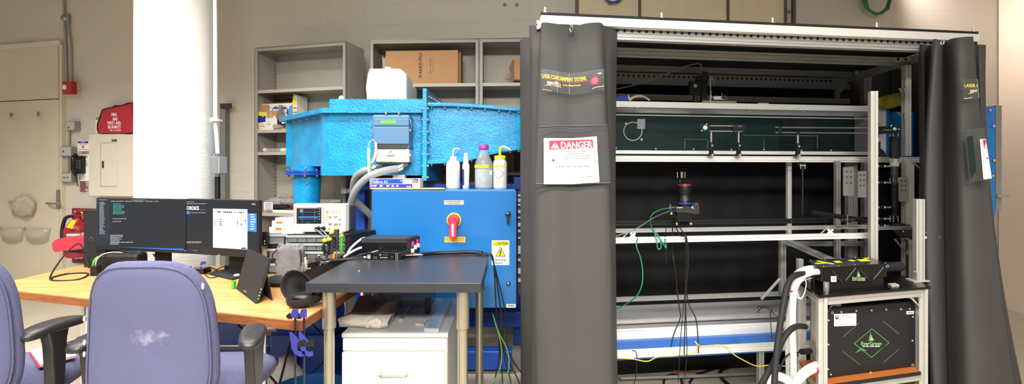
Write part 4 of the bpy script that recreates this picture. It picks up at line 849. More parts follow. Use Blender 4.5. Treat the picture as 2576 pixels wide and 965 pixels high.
a.rect(955, 639, 958.5, 642, 'lime_ink', 2); [a.circ((958+k*5, 647.5), 1.8, 'light_grey', 2) for k in range(4)]; [a.circ((958+k*5, 647.8), 1, 'ink', 3) for k in range(4)]; [a.rect(963+5*k, 640, 966+5*k, 641, 'grey_ink', 2) for k in range(3)]
[a.rect(x, 636, x+.8, 654, 'light_grey', 2) for x in (996, 999.5)]; a.rect(940, 644, 949, 651, 'dark_grey', 1); a.rect(984, 643, 988, 648, 'dark_grey', 1); obj('front_printing', a, t)
a = Art(lambda u, v, h: Df(u, v, zd+h)); a.path([(.005, .003), (ud-.004, .003), (ud-.004, .087), (.005, .087), (.005, .003)], .003, 'steel')
c0 = (ud*.55, .045); a.path([(c0[0]+.035*math.cos(q*math.pi/12), c0[1]+.033*math.sin(q*math.pi/12)) for q in range(25)], .004, 'dark_grey'); a.rect(.02, .01, .035, .08, 'light_grey'); obj('fan_grille', a, t)
T0 = Vector((0, 0, zt))
one('cable_sleeve', MB('black').tube(sm([TZ(1062, 646)+Vector((0, 0, .016)), TZ(1100, 642)+Vector((0, 0, .014)), TZ(1150, 640)+Vector((0, 0, .014)), TZ(1190, 639)+Vector((0, 0, .014)), TZ(1213, 641)+Vector((0, 0, .014))], 8), .0115, 10), 'black ribbed sleeve of cable running right across the black table', 'cable sleeve')
for k, (dy, m_, lab) in enumerate(((0, 'light_grey', 'upper grey wire from driver box into the black sleeve'), (4, 'cord_red', 'short red wire between driver box and the black sleeve'), (8, 'light_grey', 'lower grey wire from driver box into the black sleeve'))):
    one('wire', MB(m_).tube(sm([TZ(1012, 643+dy)+Vector((0, 0, .025)), TZ(1030, 644+dy*.8)+Vector((0, 0, .02)), TZ(1064, 647)+Vector((0, 0, .016))]), .0025, 6), lab, 'wire')
R.seed(11)
for k in range(5):
    x = -.14+.012*k; pts = [TZ(1208, 641)+Vector((-.01*k, 0, .014)), Vector((xr-.01, 2.93-.01*k, zt+.008)), Vector((xr+.025, 2.93-.01*k, zt-.03)), Vector((x+.04+R.uniform(-.01, .02), 2.93, .55)), Vector((x+.04+R.uniform(0, .04), 2.92, .3)), Vector((x+.03+.04*k, 2.88, .12)), Vector((x+.05*k, 2.8, .01))]
    if k == 0: pts[0] = TZ(1212, 641)+Vector((0, 0, .014))
    one('hanging_cable', MB('black').tube(sm(pts, 6), .0045, 6), 'black cable falling over the right edge of black table, '+['leftmost of the bunch', 'second from the left', 'middle one of five', 'fourth from the left', 'ending farthest right'][k], 'cable', 'black cables off the table edge')
for k in range(2):
    pts = [W(1240, 790, 2.9), W(1252, 830, 2.88), W(1262+k*14, 880, 2.85), W(1258+k*22, 925, 2.8), W(1240+k*28, 966, 2.75), W(1236+k*30, 1010, 2.7)]
    one('hanging_cable', MB('lime_cord').tube(sm(pts, 6), .004, 6), ['lime green cable, left of two behind the stainless table leg', 'lime green cable, right of two behind the stainless table leg'][k], 'cable')
one('dust_crumb', MB('white_plastic').ball(TZ(903, 683)+Vector((0, 0, .004)), .004, 6), 'tiny white crumb lying on the black tabletop', 'crumb')
mb = MB('black').tube(sm([Df(.0, .05, zt+.03), Df(-.04, .05, zt+.03), Df(-.12, .04, zt+.006), Df(-.2, .0, zt+.006), Df(-.26, -.06, zt+.005), Df(-.3, -.06, zt-.02), Df(-.33, -.06, zt-.1)]), .005, 6)
one('supply_cable', mb, 'black power cord leaving left end of the driver box', 'cable')
mb = MB('black').tube(sm([Df(.0, .03, zt+.015), Df(-.04, .03, zt+.014), Df(-.1, .02, zt+.006), Df(-.2, -.03, zt+.005)]), .004, 6); mb.mat('white_plastic'); mb.cyl(Df(0, .03, zt+.015), Df(-.03, .03, zt+.015), .005)
one('supply_cable', mb, 'black cord with white plug end beside the driver box', 'cable')
# ---------------------------------------------------------------- wooden workbench
zd_ = .76; t = thing('workbench', 'large wooden topped workbench with chrome legs carrying the monitors', 'table', (-1.9, 2.8, 0))
FL = (-2.937, 2.65); FR = (-.905, 2.053); BR = (-.845, 3.16); BL = (-2.96, 3.32)
mb = MB('wood_top'); mb.prism([FL, FR, BR, BL], lambda a, b, h: Vector((a, b, h)), zd_-.006, zd_); mb.mat('wood_edge'); mb.prism([FL, FR, BR, BL], lambda a, b, h: Vector((a, b, h)), zd_-.045, zd_-.0055); obj('benchtop', mb, t, bev=.002)
def DZ(px, py, h=0): return Wz(px, py, zd_)+Vector((0, 0, h))
for x, y in ((-1.165, 2.22), (-2.25, 2.52), (-.95, 3.05), (-2.45, 3.12)):
    obj('leg', MB('chrome').cyl((x, y, 0), (x, y, zd_-.045), .022, n=20), t)
mb = MB('frame_blue').box(-2.4, -1.0, 2.95, 3.0, zd_-.1, zd_-.05); obj('apron', mb, t)
# monitors
def monitor(pl_, pr_, zb0, zt0, bx, by, lab, second=False):
    p0 = (W(pl_[0], 0, pl_[1]).x, pl_[1]); p1 = (W(pr_[0], 0, pr_[1]).x, pr_[1]); fr = mkframe(p0, p1); L = math.hypot(p1[0]-p0[0], p1[1]-p0[1])
    t = thing('monitor', lab, 'monitor', (bx, by, zd_), 'widescreen monitors on the bench')
    mb = MB('black_matte').box(.002, L-.002, 0, .03, zb0, zt0, fr); mb.box(L*.2, L*.8, .03, .055, zb0+.06, zt0-.08, fr); obj('housing', mb, t, bev=.004)
    mb = MB('black').box(.002, L-.002, -.004, .0, zb0, zb0+.02, fr); obj('chin', mb, t, bev=.001)
    o = fr(L/2, .055, (zb0+zt0)/2)
    mb = MB('black_matte').prism([(-.05, 0), (.05, 0), (.05, .02), (-.05, .02)], lambda a, b, h: Vector((bx+a, by+.07+b, h)), zd_+.012, (zb0+zt0)/2+.03); mb.box(bx-.05, bx+.05, min(o.y, by+.075)-.02, by+.09, (zb0+zt0)/2-.05, (zb0+zt0)/2+.05); obj('stand_post', mb, t, bev=.003)
    return t, fr, L
zb1, zt1_ = H-.068*2.86-.34, H-(500-HY)/F*2.95
zT = H-(500-HY)/F*3.0
M1, f1, l1 = monitor((241, 3.17), (466.5, 2.99), zf(637, 2.99), zf(500.5, 2.99), -2.28, 3.04, 'left widescreen monitor showing dark code editor with blue status bar')
obj('stand_base', MB('black_matte').box(-2.4, -2.14, 2.93, 3.19, zd_, zd_+.012), M1, bev=.004)
Bf = Frame((DZ(520, 690).x, DZ(520, 690).y), (1, -.18), (.1, 1)); 
M2, f2, l2 = monitor((468, 2.985), (651, 2.83), zf(648, 2.83), zf(503, 2.83), W(579, 0, 2.92).x, 2.92, 'right widescreen monitor showing camera control windows')
c = W(579, 0, 2.92); mb = MB('black_matte').prism([(c.x-.16, 2.97), (DZ(585, 705).x, DZ(585, 705).y), (c.x+.1, DZ(600, 693).y), (c.x+.12, 3.06), (c.x-.14, 3.08)], lambda a, b, h: Vector((a, b, h)), zd_, zd_+.012)
obj('stand_base', mb, M2, bev=.002)
a = Art(f1.art(-.001)); A0 = lambda px: px
a.rect(244, 501, 463, 627.5, 'scr_dark', 1, 4)
def scr(a, x, y): return x, y
a.rect(244, 501.5, 463, 504.5, 'scr_panel', 2); a.rect(244, 505, 249, 617, 'scr_panel', 2); a.rect(249.5, 507, 275, 617, 'scr_panel', 1.5)
a.scribble(250, 502, 285, 503.6, 'scr_text', 1, .9, 3); a.scribble(332, 502.5, 370, 504, 'scr_text', 1, .9, 3); a.scribble(280, 505.5, 455, 507.5, 'scr_text', 1, .98, 3)
a.scribble(251, 508, 272, 590, 'scr_text', 27, .7, 3, .3); a.scribble(285, 512, 325, 540, 'scr_teal', 9, .8, 3, .4); a.scribble(284, 549, 345, 551, 'scr_text', 1, .9, 3); a.scribble(284, 556, 318, 558, 'scr_text', 1, .9, 3); a.scribble(284, 534, 332, 536, 'scr_text', 1, .9, 3)
a.scribble(278, 590, 322, 616, 'scr_text', 10, .8, 3, .35); a.scribble(278, 608, 360, 610, 'scr_text', 1, .95, 3, .7)
a.poly([(242, 619), (463, 625.3), (463, 628.6), (242, 622.2)], 'scr_blue', 3); a.poly([(242, 622.2), (463, 628.6), (463, 631.6), (242, 625.5)], 'scr_navy', 3)
a.poly([(294, 624.3), (302, 624.6), (302, 627), (294, 626.8)], 'scr_blue', 4); a.rect(305, 625.5, 308, 627, 'scr_text', 4); a.rect(312, 625.8, 315, 627.2, 'scr_text', 4); a.rect(320, 625.8, 323, 627.4, 'scr_white', 4); a.scribble(443, 628.5, 460, 630.5, 'scr_text', 2, 1, 4)
obj('screen', a, M1)
a = Art(f1.art(-.005)); a.text('DELL', 345, 632.5, 354, 635, 'light_grey', 2); obj('logo', a, M1)
a = Art(f2.art(-.001)); a.poly([(470, 502.5), (648, 505), (648, 640), (470, 631.5)], 'scr_dark', 1)
a.text('CHRONOS', 470, 518, 501, 527.5, 'scr_white', 3); a.scribble(482, 527, 521, 528, 'scr_text', 1, .95, 3); a.poly([(470, 531), (478, 531), (478, 538), (470, 538)], 'scr_button', 3); a.scribble(470, 507, 494, 509, 'scr_text', 1, 1, 3); a.scribble(470, 511.5, 532, 513.5, 'scr_text', 1, 1, 3)
a.scribble(481, 534, 535, 536, 'scr_text', 1, 1, 3); a.scribble(470, 607, 522, 612, 'scr_text', 2, 1, 3, .4); a.scribble(465, 629.5, 505, 631.5, 'scr_text', 1, .9, 3, .8); a.scribble(634, 511, 645, 516, 'scr_text', 2, 1, 3, .5)
a.poly([(536.5, 521), (623, 523), (623, 526), (536.5, 524)], 'scr_panel', 3); a.poly([(536.5, 524), (623, 526), (623, 627), (536.5, 622)], 'scr_light', 3)
a.poly([(623, 536), (646, 536.5), (646, 583), (623, 581)], 'scr_button', 3); a.poly([(536.5, 622), (623, 627), (623, 629.5), (536.5, 624.5)], 'scr_panel', 3)
for k in range(7): a.scribble(630+(k % 3), 538.5+6*k, 645, 540.5+6*k, 'scr_white', 1, 1, 4, .8)
a.rect(547, 530, 556, 534.5, 'scr_red', 4); a.rect(540, 530, 544, 534, 'scr_text', 4); [a.rect(563+k*4.5, 531, 566+k*4.5, 535.5, 'ink', 4) for k in range(5)]; [a.circ((592+k*5.5, 533.5), 1.5, 'ink', 4) for k in range(5)]; a.circ((607, 534), 2.4, 'scr_red', 3.8)
for x in (598, 608, 618): a.rect(x-.4, 547, x+.4, 570, 'ink', 4); a.rect(x-1.8, 553+(x % 3)*5, x+1.8, 555+(x % 3)*5, 'ink', 5)
for y in (550, 556, 561, 565): a.rect(541, y, 543, y+1.5, 'ink', 4); a.rect(553, y, 559, y+1.8, 'ink', 4)
a.scribble(568, 548, 588, 568, 'scr_text', 4, 1, 4, .3); a.scribble(540, 572, 562, 618, 'scr_text', 14, 1, 4, .35); a.rect(608, 622, 620, 625.5, 'ink', 4)
obj('screen', a, M2)
a = Art(f2.art(-.005)); a.text('DELL', 548, 639.5, 556, 641.8, 'light_grey', 2); obj('logo', a, M2)
# portable screen in front
t = thing('portable_screen', 'black portable screen seen from behind, propped on its kickstand', 'portable screen', DZ(645, 765))
A = DZ(643, 764); Bq = DZ(594, 726); d_ = (A-Bq); d_.z = 0; Bq = A-d_
tl = W(625, 627, A.y+.26); 
def quad(p, q, px, py, w):   # slab: bottom edge p-q, top corner over q
    pass
top_l = W(622, 626, Bq.y+.07); top_r = top_l+(A-Bq)*1.0; top_r = W(677, 649, A.y+.09)
n_ = (A-Bq).cross(top_l-Bq).normalized(); n_ = n_ if n_.y > 0 else -n_
mb = MB('black_matte').loft([[Bq, A, top_r, top_l], [p+n_*.014 for p in (Bq, A, top_r, top_l)]], smooth=False); obj('screen_back', mb, t, bev=.003)
K0 = Bq.lerp(A, .15); K1 = DZ(685, 756); m1 = A.lerp(top_r, .62); m0 = Bq.lerp(top_l, .62)
K0 = K1-(A-Bq)*.9
mb = MB('black_matte').loft([[m0+n_*.015, m1+n_*.015, K1, K0], [m0+n_*.019, m1+n_*.019, K1+Vector((0, .004, .001)), K0+Vector((0, .004, .001))]], smooth=False); obj('kickstand', mb, t)
def pfn2(a, b, h): return Bq.lerp(A, a).lerp(top_l.lerp(top_r, a), b)-n_*h
a = Art(lambda a, b, h: pfn2(a, b, h)); a.text('ASUS', .38, .11, .5, .07, 'light_grey'); a.poly([(.42, .2), (.55, .24), (.5, .27)], 'dark_grey'); obj('logo', a, t)
for e_ in range(4): p = A.lerp(top_r, .1+.07*e_); obj('side_port', MB('green_plastic' if e_ % 2 == 0 else 'light_grey').ball(p+Vector((.004, .004, 0)), .004, 6), t)
one('green_adapter', MB('green_plastic').box(-.012, .012, -.008, .008, 0, .04, Frame((DZ(594, 728).x, DZ(594, 728).y+.03), (1, 0), (0, 1))) .mat('green_plastic') if False else MB('green_plastic').box(Bq.x-.022, Bq.x-.006, Bq.y-.01, Bq.y+.012, zd_+.001, zd_+.045), 'lime green plug at left of the portable screen', 'plug', bev=.002)
one('silver_battery', MB('light_grey').cyl(DZ(590, 699, .012), DZ(600, 697, .012), .012), 'small silver cylinder lying between monitor base and portable screen', 'cylinder')
# small dock with blue plug left of stand
t = one('network_dock', MB('black_gloss').pbox(471, 657, 512, 671, 2.98, .08), 'small black electronics dock between the two monitors', 'electronics box', bev=.005); t.location.z = zd_
mb = MB('blue_plastic').prism([(503, 654), (508, 647), (518, 648), (518, 654), (510, 655), (505, 660)], lambda x, y, h: W(x, y, 3.02+h), 0, .03); z = zd_+.06-min(v.z for v in mb.v)
for v in mb.v: v.z += z-.0
t2 = one('blue_clip', mb, 'small blue plug lying on top of the black dock', 'plug')
t2.location.z = zd_+.036
one('black_adapter', MB('black').box(-1.86, -1.74, 3.08, 3.12, zd_, zd_+.035), 'black power adapter behind the right monitor stand', 'adapter', bev=.005)
for i, (p, lab) in enumerate((([(515, 673), (540, 676), (556, 690), (530, 700), (515, 690)], 'thin black cable winding between dock and right monitor stand'), ([(505, 676), (525, 690), (550, 676), (565, 670)], 'thin black cable crossing behind the right monitor stand'))):
    one('desk_cable', MB('black').tube(sm([DZ(x, y, .003) for x, y in p], 6), .003, 6), lab, 'cable')
# computer tower, black cable ring, plug cluster
t = thing('computer_tower', 'black computer tower with perforated front left of monitor', 'computer', DZ(228, 672))
Xt = Frame((W(210, 0, 3.2).x, 3.2), (1, -.2), (.15, 1)); 
obj('case', MB('black').box(0, .175, 0, .1, zd_, zf(528, 3.2), Xt), t, bev=.005)
a = Art(Xt.art(0), e=.001); [a.rect(213+3*i+(j % 2)*1.5, 535+3.2*j, 214.8+3*i+(j % 2)*1.5, 536.8+3.2*j, 'dark_grey', 1) for i in range(10) for j in range(38)]; a.circ((230, 601), 4.5, 'mid_grey', 2); a.circ((230, 601), 3.8, 'black', 3); obj('perforated_front', a, t)
one('cable_loop', MB('black').tube(sm([DZ(224, 684, .03), DZ(215, 668, .08), DZ(200, 655, .12), DZ(175, 668, .11), DZ(145, 688, .06), DZ(126, 703, .008), DZ(150, 707, .004), (DZ(200, 703, .004)), DZ(222, 692, .006), DZ(210, 688, .005), DZ(170, 690, .005), DZ(135, 698, .005), DZ(130, 703, .005)], 8), .0048, 8), 'loop of black cable lying at left end of workbench', 'cable')
t = one('usb_hub', MB('black').pbox(226, 665, 242, 690, 2.93, .04), 'black plug block with cables beside the computer tower', 'plug', bev=.003); t.location.z = zd_
Z0 = Vector((0, 0, 0))
for i, (m_, pts, lab) in enumerate((('green_plastic', [(234, 668, 2.95), (237, 655, 2.95), (247, 645, 2.97)], 'bright green cable end rising from the black plug block'), ('light_grey', [(240, 668, 2.95), (244, 652, 2.95), (262, 638, 3.0), (300, 634, 3.05), (345, 647, 3.05)], 'grey cable arching behind the blue chair'), ('black', [(385, 638, 3.1), (397, 652, 3.1), (420, 664, 3.1)], 'black cable hanging behind left monitor'))):
    one('desk_cable', MB(m_).tube(sm([W(x, y, Y) for x, y, Y in pts], 6), .006 if i == 0 else .004, 6), lab, 'cable')
t = one('black_case', MB('black').pbox(242, 640, 345, 690, 3.0, .1), 'black padded bag on the bench behind the blue chair', 'bag', bev=.02); t.location.z = zd_
t = one('beige_machine', MB('conduit').pbox(276, 488, 343, 540, 3.3, .1), 'beige grey equipment top showing behind the left monitor', 'equipment', bev=.006)
obj('vent_slot', MB('black').pbox(284, 494, 343, 497, 3.296, .006), t)
t.location.z = zd_; 
for ch in t.children: pass
# red stool behind the bench
t = thing('red_chair', 'chair with red upholstered back behind the left end of bench', 'chair', W(185, 620, 3.75)); t.location.z = 0; t['_w'] = tuple(t.location)
bx_ = W(185, 0, 3.75).x
mb = MB('red_cloth').prism([(131, 620), (131, 612), (137, 604), (150, 599), (175, 597), (225, 594), (300, 600), (300, 622), (225, 624), (150, 632), (140, 634), (134, 630)], lambda x, y, h: W(x, y, 3.6)+Vector((0, h*.3, 0)), 0, 1); obj('backrest', mb, t, bev=.03)
mb = MB('black').prism([(150, 628), (225, 622), (300, 624), (300, 640), (225, 638), (165, 634)], lambda x, y, h: W(x, y, 3.62)+Vector((0, h*.28, 0)), 0, 1); obj('back_shell', mb, t, bev=.01)
obj('pedestal', MB('chrome').cyl((W(224, 0, 3.75).x, 3.75, .1), (W(224, 0, 3.75).x, 3.75, .82), .03), t)
mb = MB('black'); [mb.cyl((W(224, 0, 3.75).x, 3.75, .1), (W(224, 0, 3.75).x+.28*math.cos(k*1.257), 3.75+.28*math.sin(k*1.257), .03), .02) for k in range(5)]; obj('base', mb, t)
# drawer organiser
Yo = 3.0; Of = Frame((W(672, 0, Yo).x, Yo), (1, -.0), (.42, .9)); uo = W(833, 0, Yo).x-W(672, 0, Yo).x; zo = zf(588, Yo)
t = thing('drawer_organiser', 'black small parts organiser with clear drawers under the oscilloscope', 'drawer organiser', Of(uo/2, .1, zd_))
mb = MB('black').box(0, uo+.12, .015, .24, zd_, zo, Of)
for u in (0, .26*uo, uo+.105): mb.box(u if u == 0 else u, u+.012, 0, .02, zd_, zo, Of)
mb.box(0, uo+.12, 0, .02, zo-.014, zo, Of); mb.box(0, uo+.12, 0, .02, zd_, zd_+.012, Of); obj('frame', mb, t, bev=.002)
def bin_(px0, y0, px1, y1, m='clear_bin'):
    u0, z1 = Of.hit(px0, y0, 0); u1, z0 = Of.hit(px1, y1, 0)
    z0 = max(z0, zd_+.005)
    d = obj('drawer', MB('grey_bin').box(u0, u1, .002, .02, z0, z1-.006, Of), t, bev=.002)
    obj('drawer_lip', MB(m).box(u0-.003, u1+.003, -.012, .004, z1-.014, z1, Of), d, bev=.002)
    if R.random() < .7: obj('contents', MB('grey_bin').box(u0+.004, u1-.004, -.0, .003, z0+.003, z0+(z1-z0)*R.uniform(.3, .6), Of), d)
R.seed(4)
for y0 in (588.5, 625, 662): bin_(676, y0, 722, y0+25)
for j in range(5):
    for i in range(6):
        if i == 5 and j > 3: continue
        bin_(724+i*24, 591+j*20.5, 745+i*24, 609+j*20.5)
u5, z5 = Of.hit(676, 674, -.001)
t = thing('ruler_device', 'slim black and silver device standing left of the organiser', 'device', W(664, 690, 2.97)); t.location.z = zd_; t['_w'] = tuple(t.location)
obj('stand', MB('steel').pbox(661, 608, 671, 688, 2.985, .02), t); obj('body', MB('black').pbox(657, 583, 672, 618, 2.96, .03), t, bev=.002)
mb = MB('chrome'); [mb.lathe([(.005, 0), (.004, .003), (0, .004)], W(666, y, 2.96 if y < 618 else 2.985), (0, -1, 0), 8) for y in (606, 613, 629, 640)]; obj('button', mb, t)
# small white boxes on organiser
zo_ = zo
for (x0, y0, x1, y1, v, lab, o_) in ((677, 564, 716, 580, .03, 'small white box with orange label, lower left of three by oscilloscope', 1), (708, 567, 738, 581, .0, 'small white box with yellow green top right beside oscilloscope', 2), (692, 542, 722, 566, .07, 'small white box standing at back of the little stack', 0), (684, 548, 712, 564, .035, 'small white box with orange label, on top of stack', 1)):
    u0, z1 = Of.hit(x0, y0, v); u1, _ = Of.hit(x1, y0, v); h_ = (y1-y0)/F*3.02; zb_2 = zo_ if y1 > 570 or o_ == 0 else zo_+16/F*3.03
    if o_ == 0: h_ = (580-y0)/F*3.05
    t = one('small_box', MB('white_box').box(u0, u1, v, v+.06, zb_2+.0005, zb_2+h_, Of), lab, 'box', 'small white boxes on the organiser', bev=.001)
    a = Art(lambda p, q_, h: Of(u0+(u1-u0)*p, v-h, zb_2+h_*q_))
    if o_ == 1: a.rect(.4, .9, .95, .5, 'orange_ink', 1); a.text('BUSS', .5, .8, .88, .58, 'red_ink', 2)
    if o_ == 2: a.rect(.3, .98, .9, .85, 'lime_ink', 1)
    a.scribble(.3, .2, .9, .4, 'grey_ink', 3, .9, 2); obj('printing', a, t)
# oscilloscope
Ys = 3.02; t = thing('oscilloscope', 'cream digital oscilloscope with blue waveform screen on the organiser', 'oscilloscope', W(805, 588, 3.08)); t.location.z = zo; t['_w'] = tuple(t.location)
Sf = Frame((W(737, 0, Ys).x, Ys), (1, .02), (.25, .97)); uS = W(867, 0, Ys).x-W(737, 0, Ys).x; zS = zf(512, Ys)
obj('front_shell', MB('white_plastic').box(0, uS, 0, .05, zo+.008, zS, Sf), t, bev=.008); obj('rear_shell', MB('dark_grey').box(.012, uS+.005, .05, .12, zo+.01, zS-.012, Sf), t, bev=.01)
mb = MB('white_plastic').box(.02, .06, 0, .03, zo, zo+.01, Sf); mb.box(uS-.06, uS-.02, 0, .03, zo, zo+.01, Sf); obj('foot', mb, t)
a = Art(Sf.art(0)); a.rect(745, 520.5, 810, 563, 'light_grey', 1); a.rect(746.5, 521.5, 808.5, 562, 'scr_dark', 2); a.rect(750, 522, 800, 523.5, 'scr_text', 3); a.rect(761, 526, 761.4, 559, 'scr_text', 3); a.rect(792, 526, 792.4, 559, 'scr_text', 3); a.rect(752, 533, 802, 533.3, 'scr_text', 3); a.rect(752, 550, 802, 550.3, 'scr_text', 3)
a.rect(751, 544, 801, 547, 'scr_blue', 3); a.rect(751, 545.3, 801, 546.2, 'scr_cyan', 4); a.rect(749, 559, 805, 561, 'scr_navy', 3); a.rect(748, 522, 752, 523, 'lime_ink', 4); a.scribble(755, 526, 764, 534, 'scr_text', 4, 1, 4); a.scribble(802.5, 524, 807, 556, 'scr_text', 5, 1, 4, .3); a.rect(770, 559.3, 780, 560.6, 'scr_blue', 4)
a.text('RIGOL', 749, 515, 758, 517.6, 'yellow_ink', 1, bold=.3); a.text('MS5074', 759, 515.3, 768, 517.2, 'grey_ink'); a.scribble(772, 515.5, 792, 517, 'grey_ink', 1)
a.rect(821, 536, 825, 540, 'lime_ink'); a.rect(821, 541, 825, 545, 'lime_ink'); a.rect(821, 546, 825, 550, 'lime_ink'); a.rect(821, 551, 825, 555, 'lime_ink'); a.rect(852.5, 527, 857, 531.5, 'lime_ink'); a.rect(852.5, 532, 857, 537, 'lime_ink'); a.path([(818, 523), (860, 524), (860, 565), (818, 565), (818, 523)], .4, 'grey_ink', 1)
a.path([(738, 567.5), (790, 568), (797, 574), (860, 575), (863, 566)], .6, 'grey_ink', 1); a.path([(744, 570), (752, 570), (752, 574), (744, 574), (744, 570)], .5, 'ink'); obj('screen_and_printing', a, t)
kn = lambda x, y, r, m='light_grey', h=.012: obj('knob' if r > 2.4 else 'button', MB(m).lathe([(r*Ys/F, 0), (r*Ys/F*.9, h), (0, h+.001)], Sf.at(x, y, 0), (0, -1, 0), 14), t)
for x, y, r in ((831, 543, 4), (845, 543, 4), (831, 560, 5), (845, 561, 5), (824, 530, 3.2), (855, 550, 3.2), (855, 561, 2.5)): kn(x, y, r)
for y in range(522, 562, 6): kn(741, y, 2, h=.006); kn(814, y, 2, h=.006)
for x in (834, 840, 846): kn(x, 529, 2, h=.004); kn(x, 534, 2, h=.004)
for x, m_ in ((800, 'black'), (813, 'black'), (828, 'lime_plastic'), (842, 'lime_plastic')): kn(x, 573, 3, m_, .01)
for x0, y0, x1, y1, i in ((799, 573, 819, 602, 0), (812, 573, 826, 598, 1)):
    mb = MB('black').tube([Sf.at(x0+4, y0, -.015), Sf.at(x0-5, y0+3, -.04)], .012, 10); mb.mat('mid_grey'); mb.tube(sm([Sf.at(x0-5, y0+3, -.04), Sf.at(x1-8, y1-12, -.08), Sf.at(x1, y1, -.1)]), .004, 6)
    one('probe_lead', mb, ['left probe lead hanging from the oscilloscope front', 'right probe lead hanging from the oscilloscope front'][i], 'probe lead')
# grey drawstring pouch on black round base
cp = DZ(732, 703); cp.y += .0; cp = Vector((W(732, 0, 2.86).x, 2.86, zd_))
t = thing('drawstring_pouch', 'grey suede drawstring pouch standing open on the workbench', 'pouch', cp)
hb = zf(617, 2.86)-zd_; ang = [2*math.pi*j/28 for j in range(28)]; rings = []
for k in range(9):
    f_ = k/8; z = zd_+hb*f_; rx = (.085-.02*abs(f_-.4)+(.006 if f_ > .85 else 0))*(1 if f_ < .9 else .93); ry = .03+.02*(1-f_)
    rings.append([Vector((cp.x-.006*f_+rx*(1+.05*math.sin(5*q+k))*math.cos(q), cp.y+ry*(1+.1*math.sin(7*q))*math.sin(q), z+(.012*math.sin(3*q) if k == 8 else 0))) for q in ang])
mb = MB('pouch').loft(rings, cap=False); obj('pouch_body', mb, t, solid=.005)
z_ = zd_+hb*.9; obj('drawstring', MB('black').tube(sm([Vector((cp.x+.065, cp.y-.03, z_)), Vector((cp.x+.075, cp.y-.035, z_-.04)), Vector((cp.x+.075, cp.y-.035, z_-.09))]), .004, 6).tube(sm([Vector((cp.x-.07, cp.y-.03, z_+.0)), Vector((cp.x-.095, cp.y-.03, z_-.03)), Vector((cp.x-.09, cp.y-.03, z_-.07)), Vector((cp.x-.07, cp.y-.03, z_-.09))]), .003, 6), t)
one('black_bowl', MB('black_matte').lathe([(.07, 0), (.105, .015), (.115, .03), (.1, .031), (.09, .01), (0, .008)], Vector((DZ(728, 708).x, DZ(728, 706).y-.06, zd_+.0)), n=32), 'shallow round black case in front of the grey pouch', 'case')
mb = MB('black').box(0, .14, 0, .1, zd_+.008, zd_+.012, Frame((DZ(672, 704).x, DZ(672, 704).y), (1, -.1), (.1, 1))); t = one('circuit_board', mb, 'bare circuit board lying behind the portable screen', 'circuit board')
obj('chips', MB('pcb').box(.01, .13, .01, .09, zd_+.012, zd_+.02, Frame((DZ(672, 704).x, DZ(672, 704).y), (1, -.1), (.1, 1))), t); obj('spacer', MB('black').box(.0, .14, 0, .1, zd_, zd_+.008, Frame((DZ(672, 704).x, DZ(672, 704).y), (1, -.1), (.1, 1))), t)
one('green_cable', MB('lime_cord').tube(sm([DZ(668, 690, .03), DZ(700, 688, .035), W(735, 683, 2.7), W(752, 681, 2.6)], 6), .003, 6), 'thin pale green cable stretched over the circuit board', 'cable')
# hard case, open
t = thing('open_case', 'open black zip case with soft lining at corner of bench', 'case', DZ(760, 765))
cq = DZ(748, 748); 
def bowl(fn, rx, ry, dp, m, lip=.004):
    mb = MB(m); rg = []
    for s, d in ((1, 0), (1.03, -.1), (.98, -.55), (.8, -.92), (.0, -1), (.0, -.94), (.74, -.85), (.9, -.5), (.93, -.1), (1, 0)):
        rg.append([fn(rx*s*math.cos(q), ry*s*math.copysign(abs(math.sin(q))**.8, math.sin(q)), d*dp) for q in [2*math.pi*j/28 for j in range(28)]])
    return mb.loft(rg, cap=False)
c1 = W(745, 740, 2.3); ca = math.radians(-22)
def lidfn(a, b, d):   # upright half, opening toward camera right
    e1 = Vector((math.cos(.25), -.25, -.52)).normalized(); e2 = Vector((.3, .25, .75)).normalized(); n1 = e1.cross(e2).normalized(); n1 = -n1 if n1.y > 0 else n1
    return c1+e1*a+e2*b+n1*d
def basefn(a, b, d): return Vector((c1.x+.055, c1.y-.025, zd_+.055))+Vector((math.cos(.35), math.sin(.35)*.9, .18)).normalized()*a+Vector((-.3, .9, .05)).normalized()*b+Vector((-.15, -.05, 1)).normalized()*d
o1 = bowl(lidfn, .088, .07, .05, 'case_cloth'); o2 = bowl(basefn, .085, .06, .045, 'case_cloth')
dz = zd_-min(v.z for v in o1.v); 
for v in o1.v: v.z += max(dz, 0)
dz2 = zd_+.002-min(v.z for v in o2.v)
for v in o2.v: v.z += dz2
obj('lid', o1, t); obj('base', o2, t); mb = MB('black').ball(basefn(-.01, 0, 0)+Vector((0, 0, dz2-.01)), (.05, .035, .018), 12); obj('lining', mb, t)
one('white_card', MB('white_box').box(DZ(788, 742).x, DZ(805, 742).x, DZ(788, 742).y, DZ(788, 722).y, zd_, zd_+.004), 'white card lying on bench behind the open case', 'card')
